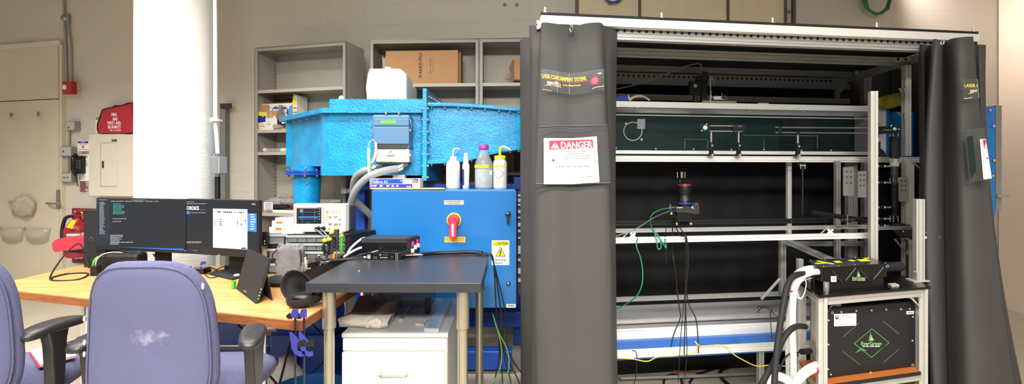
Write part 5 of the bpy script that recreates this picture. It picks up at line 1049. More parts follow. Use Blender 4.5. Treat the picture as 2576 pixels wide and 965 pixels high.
# tool rack with hand tools (beside the black table)
Yr = 2.62; t = thing('tool_rack', 'stepped black tool rack holding hand tools beside the black table', 'tool rack', W(800, 700, Yr)); t.location.z = zd_; t['_w'] = tuple(t.location)
stp = [(749, 700), (749, 685), (762, 685), (762, 681), (775, 681), (775, 677), (788, 677), (788, 673), (795, 673), (795, 669), (808, 669), (860, 644), (862, 655), (815, 700)]
def rk(x, y, h): return W(x, y, Yr+.2*(x-749)/113)+Vector((0, h, 0))
stp = [(749, 690), (749, 685), (762, 685), (762, 681), (775, 681), (775, 677), (788, 677), (788, 673), (795, 673), (795, 669), (808, 669), (860, 644), (862, 690)]
mb = MB('black'); mb.prism([(a_, b_) for a_, b_ in [(749, 718), (760, 718), (765, 706)]+[(862, 700)]+[(862, 644), (858, 643), (808, 668), (795, 668), (795, 673), (782, 673), (782, 678), (772, 678), (772, 683), (760, 683), (760, 687), (749, 687)]], rk, 0, .006); mb.prism([(749, 710), (760, 710), (862, 690)]+[(862, 644), (858, 643), (808, 668), (795, 668), (795, 673), (782, 673), (782, 678), (772, 678), (772, 683), (760, 683), (760, 687), (749, 687)], rk, .07, .076)
for a_, b_ in ((750, 700), (780, 695), (808, 690), (835, 680), (858, 665)): mb.prism([(a_, b_), (a_+2, b_), (a_+2, b_-12), (a_, b_-12)], rk, .0, .076)
for v in mb.v: v.z = max(v.z, zd_)
mb.box(rk(749, 700, 0).x, rk(800, 700, 0).x, Yr, Yr+.17, zd_, zd_+.012)
obj('rack_frame', mb, t)
def tool(name, lab, px, y0, y1, w, body, cap_=None, cat='hand tool', dh=.035, lean=0, tipw=None):
    p1 = rk(px+lean, y0, dh); p0 = rk(px, y1, dh); t = thing(name, lab, cat, p0, 'hand tools in the rack'); r_ = w/2*Yr/F
    d = p1-p0; q1 = p0+d*.92
    mb = MB(body).tube([p0, p0+d*.1, p0+d*.5, q1], [r_*.6, r_, r_*.85, r_], 12); obj('handle', mb, t)
    if cap_: obj('end_cap', MB(cap_).tube([q1, p1-d*.02, p1], [r_*1.02, r_*.95, r_*.5], 12), t)
    obj('shaft', MB('steel').tube([p0, p0-Vector((0, 0, .045))], r_*.35, 8), t)
    return t
tool('screwdriver', 'large black screwdriver with yellow end, tallest tool in the rack', 839, 574, 632, 14, 'dark_grey', 'lime_plastic', dh=.05)
tool('screwdriver', 'black screwdriver with yellow end standing left of tallest', 828, 584, 640, 12, 'dark_grey', 'lime_plastic')
tool('screwdriver', 'green and black screwdriver on right side of the rack', 849, 592, 640, 9, 'green_plastic', 'lime_plastic', dh=.06, lean=1)
tool('screwdriver', 'short small screwdriver with yellow end near pliers', 796, 643, 668, 7, 'dark_grey', 'lime_plastic')
tool('utility_knife', 'yellow orange utility knife low in the tool rack', 834, 640, 660, 8, 'orange_plastic', None)
def ringtool(name, lab, pts, grips, cols):
    t = thing(name, lab, 'hand tool', rk(pts[0][0], pts[0][1], .03), 'hand tools in the rack')
    for g in grips: obj('handle', MB('black').tube(sm([rk(x, y, .03) for x, y in g], 5, len(g) > 5), .007, 8, len(g) > 5), t)
    for x, y, m_ in cols: obj('end_cap', MB(m_).ball(rk(x, y, .028), (.017, .01, .011), 10), t)
    obj('blade', MB('steel').tube([rk(pts[0][0], pts[0][1], .03), rk(*pts[1], .03)], [.009, .004], 8), t)
ringtool('scissors', 'black handled scissors hanging in the tool rack', [(815, 640), (812, 668)], [[(808, 618), (815, 612), (822, 618), (821, 628), (815, 636), (808, 630)], [(822, 620), (828, 603), (836, 600), (838, 610), (832, 625), (822, 640)]], [])
ringtool('pliers', 'pliers with black and yellow handles at left of the scissors', [(812, 645), (806, 666)], [[(812, 606), (810, 625), (813, 650)], [(824, 604), (821, 625), (816, 650)]], [(812, 606, 'lime_plastic'), (823, 603, 'lime_plastic')])
tool('blue_tool', 'small blue handled tool between the probe leads', 819, 598, 625, 6, 'blue_plastic', None)
mb = MB('black').prism([(772, 662), (790, 655), (795, 662), (793, 672), (772, 674)], rk, .01, .05); t_ = one('hex_key_set', mb, 'folding set of hex keys in the black rack', 'hex key set', bev=.003)
mb = MB('chrome'); [mb.tube([rk(773+2.2*k, 664-k, .008), rk(776+2.2*k, 646-.6*k, .008)], .0035, 6) for k in range(8)]; obj('key', mb, t_)['kind'] = 'stuff'
for i, (px, y0, lab) in enumerate(((755, 663, 'left of two small steel drivers at low end of rack'), (761, 661, 'right of two small steel drivers at low end of rack'))): one('steel_driver', MB('steel').tube([rk(px, y0+24, .03), rk(px, y0, .03)], .006, 8), lab, 'driver')
one('tweezers', MB('light_grey').tube([rk(768, 678, .02), rk(765, 660, .02), rk(764, 648, .02)], [.004, .008, .005], 8), 'pale grey tweezers standing in the low end of rack', 'tweezers')
# purple clamps on the bench edge
def clamp(px, lab, dpx, sc=1):
    Yk = 2.02; t = thing('bar_clamp', lab, 'clamp', W(px, 780, Yk), 'purple bar clamps')
    def q_(x, y, h): return W(px+dpx+(x-742)*sc, y, Yk+h)
    def jaw(poly, nm): obj(nm, MB('clamp_blue').prism(poly, lambda x, y, h: q_(x, y, h), -.012, .016), t, bev=.004)
    jaw([(735, 779), (743, 774), (749, 776), (751, 782), (750, 797), (742, 800), (733, 797), (731, 790)], 'fixed_jaw')
    obj('jaw_pad', MB('black').prism([(720, 793), (728, 786), (733, 789), (737, 801), (727, 802), (720, 798)], lambda x, y, h: q_(x, y, h), -.01, .012), t, bev=.003)
    obj('bar', MB('black').box(W(px-2, 0, Yk).x, W(px+2, 0, Yk).x, Yk, Yk+.006, .25, zf(785, Yk)), t)
    jaw([(728, 835), (733, 833), (745, 845), (748, 850), (760, 860), (762, 870), (748, 868), (748, 880), (758, 884), (766, 882), (768, 893), (756, 897), (740, 890), (733, 875)], 'sliding_grip')
    obj('trigger', MB('black').prism([(748, 861), (764, 853), (770, 856), (769, 870), (758, 872), (748, 869)], lambda x, y, h: q_(x, y, h), -.014, .014), t, bev=.003)
clamp(742, 'left purple bar clamp on front edge of the workbench', 0); clamp(764, 'right purple bar clamp on front edge of the workbench', 0, .95)
# under the bench
t = one('white_jug', MB('hdpe').lathe([(.11, 0), (.12, .02), (.12, .1), (.05, .2), (.045, .24), (.0, .24)], Vector((W(722, 0, 3.0).x, 3.0, 0)), n=24), 'white plastic jug on floor under the workbench', 'jug')
one('blue_bucket', MB('cabinet_blue').lathe([(.17, 0), (.2, .22), (.205, .22), (.205, .2), (.19, .2), (.16, .01), (0, .01)], Vector((W(745, 0, 2.45).x, 2.6, 0)), n=36), 'blue round tub on floor under the clamps', 'bucket')
one('yellow_case', MB('orange_plastic').box(-1.72, -1.5, 3.2, 3.3, 0, .12), 'yellow box on the floor under the workbench', 'box', bev=.01)
R.seed(8)
for k in range(7):
    x = -1.7+.16*k; pts = [Vector((x, 3.1, .7)), Vector((x+R.uniform(-.1, .1), 3.0, .5)), Vector((x+R.uniform(-.1, .15), 2.9, .3)), Vector((x+R.uniform(-.2, .2), 2.8, .05)), Vector((x+R.uniform(-.2, .2), 2.6, .008))]
    one('floor_cable', MB('black').tube(sm(pts, 6), .006, 6), 'black cable hanging in the gloom under the workbench, '+['farthest left', 'second from left', 'third from left', 'middle one', 'third from right', 'second from right', 'farthest right'][k], 'cable', 'cables under the bench')
# ---------------------------------------------------------------- office chairs
def chair(label, worn):
    t = thing('office_chair', label, 'chair', (0, 0, 0), 'blue office chairs'); C = 'chair_cloth'
    def bk(a, b, d): return Vector((a, d+.05*(a/.23)**2-.02*((b)/.3)**2+.0, .822+b))
    mb = MB(C).cushion(bk, .46, .56, .06, 3.6, 48, topw=.84); obj('backrest', mb, t)
    mb = MB('chair_cloth_worn').cushion(lambda a, b, d: bk(a, b, d-.026), .425, .525, .024, 3.6, 48, topw=.86); pn = obj('back_cover', mb, t)
    n = 60; rim = []
    for j in range(n):
        q = 2*math.pi*j/n; c_, s_ = math.cos(q), math.sin(q); a_ = math.copysign(abs(c_)**(2/3.6), c_)*.2145; b_ = math.copysign(abs(s_)**(2/3.6), s_)*.2645; a_ *= 1+(.86-1)*(b_/.529+.5); rim.append(bk(a_, b_, -.031))
    obj('piping', MB(C).tube(rim, .0035, 6, True), pn)
    if worn:
        mb = MB('worn_foam')
        for a_, b_, r_ in ((.186, .19, .007), (-.212, .08, .006), (-.213, .0, .006), (-.214, -.04, .006)):
            mb.ball(bk(a_, b_, -.034), (r_*.7, .004, r_*1.7), 8)
        obj('worn_patch', mb, pn)
    mb = MB(C).cushion(lambda a, b, d: Vector((a, .31+b, .57+d-.02*(b/.25)**2)), .5, .48, .09, 3.2, 44); obj('seat', mb, t)
    obj('seat_pan', MB('chair_plastic').cushion(lambda a, b, d: Vector((a, .31+b, .525+d)), .42, .4, .04, 3.5, 32), t)
    mb = MB('chair_plastic').tube(sm([(0, .07, .9), (0, .1, .75), (0, .12, .6), (0, .25, .5)]), .035, 10); obj('back_support', mb, t)
    for s in (-1, 1):
        x = s*.285; ra = math.radians(20 if s > 0 else 0); cr, sr = math.cos(ra), math.sin(ra)
        arm = obj('armrest', MB('chair_plastic').cushion(lambda a, b, d: Vector((x-s*.01+a*cr-b*sr, .15+a*sr+b*cr, .795+d-.012*(b/.13)**2)), .085, .25, .035, 2.8, 32), t)
        mb = MB('chair_plastic').loft([[Vector((x+dx*.6, .14+dy, z)) for dx, dy in ((-.03, -w), (.03, -w), (.03, w), (-.03, w))] for z, w in ((.53, .03), (.62, .034), (.74, .045), (.785, .06))], smooth=False); obj('arm_post', mb, t, bev=.008)
        obj('arm_bracket', MB('chair_plastic').tube(sm([(x, .15, .55), (x*.9, .2, .51), (s*.12, .28, .505)]), .02, 8), t)
    obj('gas_lift', MB('black').cyl((0, .3, .1), (0, .3, .52), .028), t)
    for k in range(5):
        q = 2*math.pi*k/5+.3; e_ = Vector((.28*math.cos(q), .3+.28*math.sin(q), .07)); l_ = obj('base_arm', MB('chair_plastic').tube([Vector((0, .3, .11)), e_], [.028, .018], 8), t); obj('caster', MB('black').cyl(e_+Vector((-.02, 0, -.035)), e_+Vector((.02, 0, -.035)), .034), l_)
    return t
ch = chair('blue fabric office chair seen from behind in front of the bench', True); ch.location = (-1.0, 0, 0); ch.location = (W(372, 0, 1.62).x, 1.62, 0); ch.rotation_euler[2] = math.radians(3)
ch2 = ch.copy(); S.collection.objects.link(ch2)
for c_ in list(ch.children):
    k = c_.copy(); S.collection.objects.link(k); k.parent = ch2
    if c_.name.startswith('arm') and c_.data.vertices[0].co.x > 0: k.location.x -= .035
    if c_.name == 'armrest.001':
        q_ = math.radians(-35); k.rotation_euler[2] = q_; c0_ = Vector((.275, .15, 0)); k.location += c0_-Matrix.Rotation(q_, 3, 'Z') @ c0_
    for g_ in c_.children:
        if g_.name.startswith('worn'): continue
        d = g_.copy(); S.collection.objects.link(d); d.parent = k
ch2['label'] = 'blue fabric office chair at left edge with notepad on seat'
ch2.location = (-1.93, 1.6, .0); ch2.rotation_euler[2] = math.radians(15); ch2.scale = (1, 1, 1.03)
zq = .636
np_ = thing('notepad', 'white notepad with red edge lying on the left chair seat', 'notepad', Wz(130, 892, zq))
q_ = [Wz(x, y, zq+.014) for x, y in ((78, 880), (150, 865), (192, 891), (104, 917))]; qq = [(p.x, p.y) for p in q_]
obj('pages', MB('pale_paper').prism(qq, lambda a, b, h: Vector((a, b, h)), zq+.004, zq+.014), np_); qr = [(qq[0][0]-.006, qq[0][1]), qq[1], qq[2], (qq[3][0]-.006, qq[3][1]-.004)]
obj('red_cover', MB('red_ink').prism(qr, lambda a, b, h: Vector((a, b, h)), zq, zq+.0045), np_)
# ---------------------------------------------------------------- laser enclosure
CG = Frame((.144, 2.406), (.9914, .1309), (.08, .997)); LU = 2.56; DV = 1.2
t = thing('laser_enclosure', 'large laser enclosure frame of slotted aluminium with black cloth back', 'enclosure frame', CG(LU/2, DV/2, 0)); ENC = t
def rail(u0, v0, z0, u1, v1, z1, w=.04, h=.04, m='aluminium', nm='rail', par=None, nw=1, nh=1, up=(0, 0, 1)):
    return obj(nm, MB(m).bar(CG(u0, v0, z0), CG(u1, v1, z1), w, h, nw, nh, up), par or t)
zf_top = CG.hit(1360, 48, 0)[1]
rail(0, .02, zf_top, LU, .02, zf_top, .04, .042, 'aluminium_white_lit', nh=0)                       # front top rail
obj('roof_panel', MB('black_matte').box(0, LU, 0, DV+.05, zf_top+.022, zf_top+.036, CG), t, bev=.002)
# perforated strip under the top rail
zs = CG.hit(1600, 77, .05)[1]; mb = MB('aluminium_dull').box(.02, 2.5, .05, .056, zs-.022, zs+.03, CG); mb.mat('black')
for k in range(62): c = CG(.05+k*.04, .05, zs-.004); mb.cyl(c, c-Vector((0, .0015, 0)), .0085, n=10)
obj('perforated_strip', mb, t)
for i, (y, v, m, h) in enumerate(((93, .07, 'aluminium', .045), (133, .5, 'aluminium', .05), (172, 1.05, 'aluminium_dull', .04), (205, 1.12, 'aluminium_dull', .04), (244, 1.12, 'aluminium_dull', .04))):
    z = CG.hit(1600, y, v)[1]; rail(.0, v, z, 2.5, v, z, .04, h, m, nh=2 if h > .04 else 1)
zb2 = CG.hit(1600, 190, 1.11)[1]; mb = MB('aluminium_dull').box(.02, 2.48, 1.1, 1.105, zb2-.03, zb2+.02, CG); mb.mat('black')
for k in range(60): c = CG(.05+k*.04, 1.1, zb2-.004); mb.cyl(c, c-Vector((0, .0015, 0)), .009, n=10)
obj('perforated_strip', mb, t)
z3 = CG.hit(1600, 133, .5)[1]
rail(2.5, .0, z3, 2.5, DV, z3, .04, .045, 'aluminium_dull'); rail(0, .0, z3, 0, DV, z3, .04, .045, 'aluminium_dull')
rail(.02, .03, 0, .02, .03, zf_top, nm='post', up=(0, 1, 0)); rail(2.5, .03, 0, 2.5, .03, zf_top, nm='post', up=(0, 1, 0))
rail(.02, DV, 0, .02, DV, zf_top, nm='post', up=(0, 1, 0))
def upost(px, w_px, ytop, ybot, v, m='aluminium_dull', par=None, n=1, nm='post', zb=None):
    u, za = CG.hit(px, ytop, v); _, zc_ = CG.hit(px, ybot, v); Y = CG(u, v, 0).y; w = w_px*Y/F
    return obj(nm, MB(m).bar(CG(u, v, max(zc_ if zb is None else zb, 0)), CG(u, v, za), w, min(w, .045), n, 1, (CG.V[0], CG.V[1], 0)), par or t)
upost(2280, 14, 165, 392, .42, 'aluminium'); 
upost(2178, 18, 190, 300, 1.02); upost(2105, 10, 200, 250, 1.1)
mb = MB('aluminium_dull').prism([(2090, 196), (2135, 196), (2118, 232), (2108, 232)], lambda x, y, h: CG.at(x, y, 1.08+h), 0, .006); obj('gusset_plate', mb, t)
mb = MB('aluminium_dull').prism([(2250, 158), (2300, 150), (2273, 190), (2271, 182)], lambda x, y, h: CG.at(x, y, .45+h), 0, .006); obj('gusset_plate', mb, t)
for q in ([(2249, 147), (2310, 142), (2311, 151), (2252, 157)], [(2152, 178), (2190, 177), (2190, 186), (2152, 187)]):
    mb = MB('aluminium').prism(q, lambda x, y, h: CG.at(x, y, .42 if q[0][0] > 2200 else .95)+Vector((0, h, 0)), 0, .006); mb.mat('black')
    for k in range(3): cx = q[0][0]+10+k*(q[1][0]-q[0][0])/3.2; c = CG.at(cx, (q[0][1]+q[2][1])/2, .42 if q[0][0] > 2200 else .95); mb.cyl(c, c-Vector((0, .001, 0)), .009, n=8)
    obj('slotted_plate', mb, t)
# wing screws standing on the roof, small stacked boards
for i, (px, lab) in enumerate(((1371, 'leftmost'), (1664, 'second from left'), (1943, 'third from left'), (2205, 'fourth from left'), (2448, 'rightmost'))):
    u, _ = CG.hit(px, 40, .03); c = CG(u, .03, zf_top+.036); mb = MB('white_plastic').cyl(c, c+Vector((0, 0, .008)), .012); mb.cyl(c, c+Vector((0, 0, .034)), .005)
    one('roof_screw', mb, f'small bright screw standing on enclosure roof, {lab} of five', 'screw', 'roof screws')
u0, _ = CG.hit(1740, 42, .05); u1, _ = CG.hit(1818, 42, .05); z = zf_top+.036
one('stacked_slats', MB('aluminium_dull').box(u0, u1, .05, .2, z, z+.006, CG).box(u0+.02, u1-.004, .05, .19, z+.007, z+.013, CG).box(u0+.02, u1-.004, .06, .18, z+.014, z+.02, CG), 'short stack of thin grey slats lying on the enclosure roof', 'slats')
# black cloth at the back and right side
mb = MB('cage_cloth'); n = 60; pts = []
for k in range(n+1):
    u = -.05+3.1*k/n; pts.append((u, DV+.06+.012*math.sin(u*9)+.008*math.sin(u*23)))
vs = []
for z, a_ in ((.12, 1), (.8, 1), (1.5, .6), (zf_top+.16, .3)):
    vs += [CG(u, DV+.06+(v-DV-.06)*a_+.006*math.sin(u*31+z*7), z) for u, v in pts]
mb.add(vs, [(r*(n+1)+k, r*(n+1)+k+1, (r+1)*(n+1)+k+1, (r+1)*(n+1)+k) for r in range(3) for k in range(n)], True)
one('rear_curtain', mb, 'black cloth curtain closing the back of laser enclosure', 'curtain', solid=.004)
mb = MB('cage_cloth'); vs = []
for z in (.12, 1.0, zf_top): vs += [CG(2.62+.3*v+.01*math.sin(v*30), v, z+(.13*v if z > 2 else 0)) for v in [.1+k*(DV-.02)/20 for k in range(21)]]
mb.add(vs, [(r*21+k, r*21+k+1, (r+1)*21+k+1, (r+1)*21+k) for r in range(2) for k in range(20)], True)
one('side_curtain', mb, 'black cloth curtain closing right side of laser enclosure', 'curtain', solid=.004)
# ---------------------------------------------------------------- flume test section
v0, v1 = .75, 1.03
FT = thing('flume', 'glass walled water flume running through the laser enclosure', 'flume', CG(1.2, .9, 1.5)); t = FT
_, zt1 = CG.hit(1600, 255, v0); _, zt0 = CG.hit(1600, 270, v0); _, zb1 = CG.hit(1600, 378, v0); _, zb0 = CG.hit(1600, 387, v0); _, zi = CG.hit(1600, 289, v0)
ue, _ = CG.hit(2226, 300, v0)
obj('top_rail', MB('aluminium_white_lit').box(.12, ue, v0-.01, v0+.02, zt0, zt1, CG), t, bev=.002); obj('top_rail', MB('aluminium_white_lit').box(.12, ue, v1, v1+.03, zt0, zt1, CG), t, bev=.002)
obj('bottom_rail', MB('aluminium_white_lit').box(.12, ue, v0-.01, v0+.03, zb0, zb1, CG), t, bev=.002); obj('bottom_rail', MB('aluminium').box(.12, ue, v1, v1+.03, zb0, zb1, CG), t)
obj('floor_panel', MB('black').box(.12, ue, v0+.03, v1, zb0, zb1, CG), t)
obj('front_pane', MB('flume_glass').box(.14, ue-.04, v0+.002, v0+.01, zb1, zt0, CG), t)
obj('rear_pane', MB('dark_teal').box(.14, CG.hit(1960, 300, v1)[0], v1+.004, v1+.01, zb1, zi, CG), t)
obj('rear_lid', MB('black_gloss').box(.14, ue-.04, v1+.012, v1+.02, zb1, zt0, CG), t)
obj('pane_edge', MB('light_grey').box(.14, ue-.04, v0-.002, v0+.0, zi-.004, zi+.003, CG), t)
mb = MB('light_grey'); [mb.ball(CG.at(x, y, v0-.003), .006, 6) for x, y in ((1550, 372), (1650, 374), (1745, 375), (1840, 376), (1922, 376), (2016, 378), (2090, 378), (1604, 271), (1886, 280), (2022, 281))]; obj('bolt', mb, t)['kind'] = 'stuff'
c = CG.at(1592, 330, v0+.0); mb = MB('light_grey').tube([c+Vector((.062*math.cos(q), 0, .062*math.sin(q))) for q in [2*math.pi*k/24 for k in range(24)]], .0035, 6, True); [mb.ball(CG.at(x, y, v0-.002), .009, 8) for x, y in ((1575, 311), (1614, 351))]; obj('glass_port', mb, t)
obj('port_label', MB('grey_ink').pbox(1603, 299, 1623, 324, v0-.0005, .001, CG), t)
mb = MB('light_grey'); 
for px in (1722, 1780, 1921, 2056): mb.pbox(px, 352 if px < 2000 else 340, px+1.2, 374, v1-.01, .006, CG)
mb.pbox(1722, 350, 1780, 351, v1-.01, .004, CG); mb.pbox(1870, 340, 2060, 341.2, v1-.01, .004, CG); obj('mirror_line', mb, t)
obj('end_frame', MB('aluminium_white_lit').box(ue-.06, ue, v0-.01, v0-.003, zb1, zt1+.02, CG), t); 
mb = MB('aluminium_white_lit').box(ue-.05, ue+.0, v0, v1, zb1-.02, zt1+.03, CG); obj('end_plate', mb, t)
mb = MB('cabinet_blue').box(ue+.0, ue+.02, v0-.02, v1+.05, zb1-.03, zt1+.05, CG); obj('end_flange', mb, t)
u2, z2 = CG.hit(2300, 300, .85)
mb = MB('cabinet_blue'); mb.box(ue+.03, ue+.4, .85, 1.1, zb1-.03, zt1-.02, CG); obj('outlet_box', mb, t, bev=.02)
mb = MB('yellow_sheet').prism([(2204, 246), (2278, 228), (2278, 262), (2236, 274), (2206, 262)], lambda x, y, h: CG.at(x, y, .7+h*.5), 0, .01); one('yellow_sheet', mb, 'dim yellow sheet behind the right end of flume', 'sheet')
# main horizontal rails around the flume
t = thing('optics_frame', 'open aluminium inner frame carrying optics and camera rails', 'frame', CG(1.3, .6, 0))
def rl(y, v, px0, px1, hpx, m='aluminium_white_lit', nh=1, w=.04, nm='rail'):
    u0, z = CG.hit(1600, y, v); ua, _ = CG.hit(px0, y, v); ub, _ = CG.hit(px1, y, v); Y = CG(u0, v, 0).y
    return obj(nm, MB(m).bar(CG(ua, v, z), CG(ub, v, z), w, hpx*Y/F, 1, nh, slot=.006), t), z
rl(399, .55, 1520, 2322, 15, nh=2)
_, zr = rl(603, .1, 1520, 2190, 13, nh=1); rl(579, .42, 1520, 2200, 9, 'aluminium'); rl(560, .62, 1520, 2200, 12, 'black_matte', nm='optical_rail')
rl(584, .15, 2200, 2290, 7, 'aluminium_dull')
rl(751, .85, 1520, 2020, 9, 'aluminium'); rl(400, 1.15, 1520, 2280, 8, 'aluminium_dull')
for x, y_ in ((1566, 0), (2063, -3)):
    mb = MB('aluminium'); b_ = 597+y_ if x < 1700 else 588
    for q in ([(x, b_), (x+20, b_-18), (x+20, b_), (x, b_)],): 
        pts = [CG.at(*p, .14) for p in q[:3]]; mb.tube(pts, .006, 6, True)
    mb.bar(CG.at(x+26, b_-6, .1), CG.at(x+26, b_-6, .4), .03, .03); obj('corner_brace', mb, t)
upost(1984, 10, 405, 604, .62, 'aluminium', t); upost(1968, 13, 604, 742, .55, 'aluminium_dull', t); upost(2012, 12, 650, 760, .3, 'aluminium', t)
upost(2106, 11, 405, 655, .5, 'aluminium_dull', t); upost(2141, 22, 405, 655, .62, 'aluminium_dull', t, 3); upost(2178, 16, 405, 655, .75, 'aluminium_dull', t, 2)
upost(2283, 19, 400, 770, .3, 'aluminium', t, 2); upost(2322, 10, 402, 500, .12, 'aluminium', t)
mb = MB('aluminium').bar(CG.at(1915, 752, .3), CG.at(1962, 700, .3), .011, .011, slot=.003); obj('brace', mb, t)
mb = MB('aluminium_dull').bar(CG.at(1985, 608, .45), CG.at(2115, 665, .1), .035, .03); obj('brace', mb, t)
mb = MB('aluminium_dull').bar(CG.at(1975, 612, .55), CG.at(2180, 612, .55), .03, .03); obj('rail', mb, t)
for q, v in (([(2296, 408), (2316, 425), (2316, 408)], .14), ([(2262, 222), (2276, 246), (2276, 222)], .4), ([(2256, 282), (2275, 300), (2275, 282)], .4), ([(2250, 600), (2285, 600), (2283, 640)], .25)):
    obj('corner_brace', MB('aluminium').tube([CG.at(*p, v) for p in q], .006, 6, True), t)
for x0, x1, y0, y1 in ((2122, 2148, 420, 492), (2158, 2180, 430, 496), (2262, 2284, 445, 506)):
    mb = MB('aluminium_dull').pbox(x0, y0, x1, y1, .27, .008, CG); mb.mat('black'); [mb.ball(CG.at(x0+(x1-x0)*fx, y0+(y1-y0)*fy, .27), .005, 6) for fx in (.3, .7) for fy in (.15, .35, .55)]; obj('joining_plate', mb, t)
# front uprights
def upright(px0, px1, y0, y1, v, lab, zb=None):
    u, z1 = CG.hit((px0+px1)/2, y0, v); _, z0 = CG.hit((px0+px1)/2, y1, v); Y = CG(u, v, 0).y; w = (px1-px0)*Y/F
    return one('extrusion_post', MB('aluminium_frame').bar(CG(u, v, z0 if zb is None else zb), CG(u, v, z1), w, w, 1, 1, (CG.V[0], CG.V[1], 0), slot=.009), lab, 'post', 'front aluminium uprights')
# bed: lower frame of the tunnel in the enclosure
t = thing('lower_bed', 'grey topped white lower duct with blue beam running along the enclosure', 'duct', CG(1.0, .6, 0))
zA = CG.hit(1600, 800, .42)[1]
def band(y0, y1, v, d, m, nm, bev=0):
    z1 = CG.hit(1600, y0, v)[1]; z0 = CG.hit(1600, y1, v)[1]; return obj(nm, MB(m).box(.0, 2.05, v, v+d, z0, z1, CG), t, bev=bev)
u_, z800 = CG.hit(1600, 800, .42)
obj('duct_top', MB('bed_grey').box(0, 2.05, .42, .7, z800-.04, z800, CG), t)
z = CG.hit(1600, 806, .4)[1]; obj('rail', MB('aluminium').bar(CG(0, .4, z), CG(2.05, .4, z), .03, .022, 1, 2, slot=.004), t)
band(813, 832, .42, .3, 'bed_grey', 'duct_side'); band(826, 829, .412, .01, 'aluminium_white_lit', 'trim'); band(834, 858, .38, .3, 'aluminium_white_lit', 'duct_lip', .004)
band(858, 904, .34, .1, 'beam_blue', 'blue_beam', .004)
z = CG.hit(1600, 888, .2)[1]; obj('front_rail', MB('aluminium_white_lit').bar(CG(0, .2, z), CG(2.0, .2, z), .04, .034, 1, 2, slot=.005), t)
obj('shade_block', MB('black').box(0, 2.1, .82, .88, 0, .25, CG), t)  # black block added to stand in for shade on the floor
for u in (.1, 1.9): obj('support_leg', MB('black').box(u, u+.06, .6, .66, 0, .3, CG), t)
for u in (.1, 1.3): obj('rail_leg', MB('aluminium_dull').bar(CG(u, .21, 0), CG(u, .21, z-.015), .03, .03, up=(0, 1, 0)), t)
# things on the flume rim
mb = MB('aluminium')
def cq_(x, y, dv=0): return CG.at(x, y, v0-.02+dv)
zt1b = zt1
t = thing('mount_plate', 'silver T-slot bracket pair on a clear plate above the flume', 'bracket', CG.at(1800, 255, v0)); t.location.z = zt1+.0; t['_w'] = tuple(t.location)
ua, _ = CG.hit(1766, 255, v0); ub, _ = CG.hit(1850, 255, v0)
obj('base_plate', MB('acrylic').box(ua, ub, v0-.02, v0+.1, zt1, zt1+.012, CG), t)
for q in ([(1789, 245), (1789, 226), (1806, 244)], [(1815, 250), (1815, 233), (1833, 250)]):
    mb = MB('aluminium_white_lit'); mb.tube([CG.at(*p, v0) for p in q], .0045, 6, True); obj('triangle_bracket', mb, t)
for x in (1800, 1809): obj('extrusion_end', MB('aluminium_white_lit').bar(CG.at(x, 246, v0-.01), CG.at(x, 246, v0+.08), .022, .022, slot=.005), t)
t = thing('probe_mount', 'black probe positioner with brass disc and cable above the flume', 'probe mount', CG.at(1755, 262, v0)); t.location.z = zt1; t['_w'] = tuple(t.location)
mb = MB('black_matte').pbox(1737, 203, 1766, 235, v0+.0, .05, CG); mb.pbox(1766, 180, 1781, 262, v0+.01, .05, CG); mb.pbox(1752, 190, 1766, 203, v0+.01, .03, CG); mb.pbox(1746, 235, 1755, 256, v0+.01, .03, CG); obj('body', mb, t, bev=.004)
obj('disc', MB('brass').lathe([(.013, 0), (.013, .004), (0, .005)], CG.at(1749, 215, v0-.0), (0, -1, 0), 18), t)
mb = MB('dark_grey'); [mb.ball(CG.at(x, y, v0), .007, 6) for x, y in ((1772, 196), (1776, 210), (1771, 225), (1777, 240), (1741, 228))]; obj('screw', mb, t)
obj('clear_strip', MB('acrylic').pbox(1786, 195, 1789, 258, v0-.02, .004, CG), t)
obj('wire_hook', MB('light_grey').tube(sm([CG.at(x, y, v0-.02) for x, y in ((1786, 195), (1792, 193), (1796, 205), (1798, 213))]), .002, 6), t)
obj('cable', MB('mid_grey').tube(sm([CG.at(x, y, v0+.02) for x, y in ((1764, 190), (1764, 165), (1752, 160), (1720, 168), (1680, 184), (1600, 212), (1545, 225), (1530, 230))], 6), .004, 6), t)
# blue goggles on the flume rim
t = thing('safety_goggles', 'blue and white safety goggles lying on left end of flume rim', 'goggles', CG.at(1580, 253, v0)); t.location.z = zt1; t['_w'] = tuple(t.location)
mb = MB('blue_ink').prism([(1540, 252), (1545, 247), (1560, 241), (1578, 238), (1584, 252)], lambda x, y, h: CG.at(x, y, v0+h), 0, .06); obj('lens_frame', mb, t, bev=.006)
mb = MB('light_grey').tube(sm([CG.at(x, y, v0+.005) for x, y in ((1580, 238), (1584, 250), (1592, 245), (1606, 241), (1620, 243), (1634, 252))], 6), [.006]*3+[.01]*20+[.006]*8, 8); obj('strap', mb, t)
one('flat_bar', MB('light_grey').box(CG.hit(1908, 255, v0)[0], CG.hit(1934, 255, v0)[0], v0, v0+.08, zt1, zt1+.008, CG), 'short flat metal bar lying on the flume rim', 'bar')
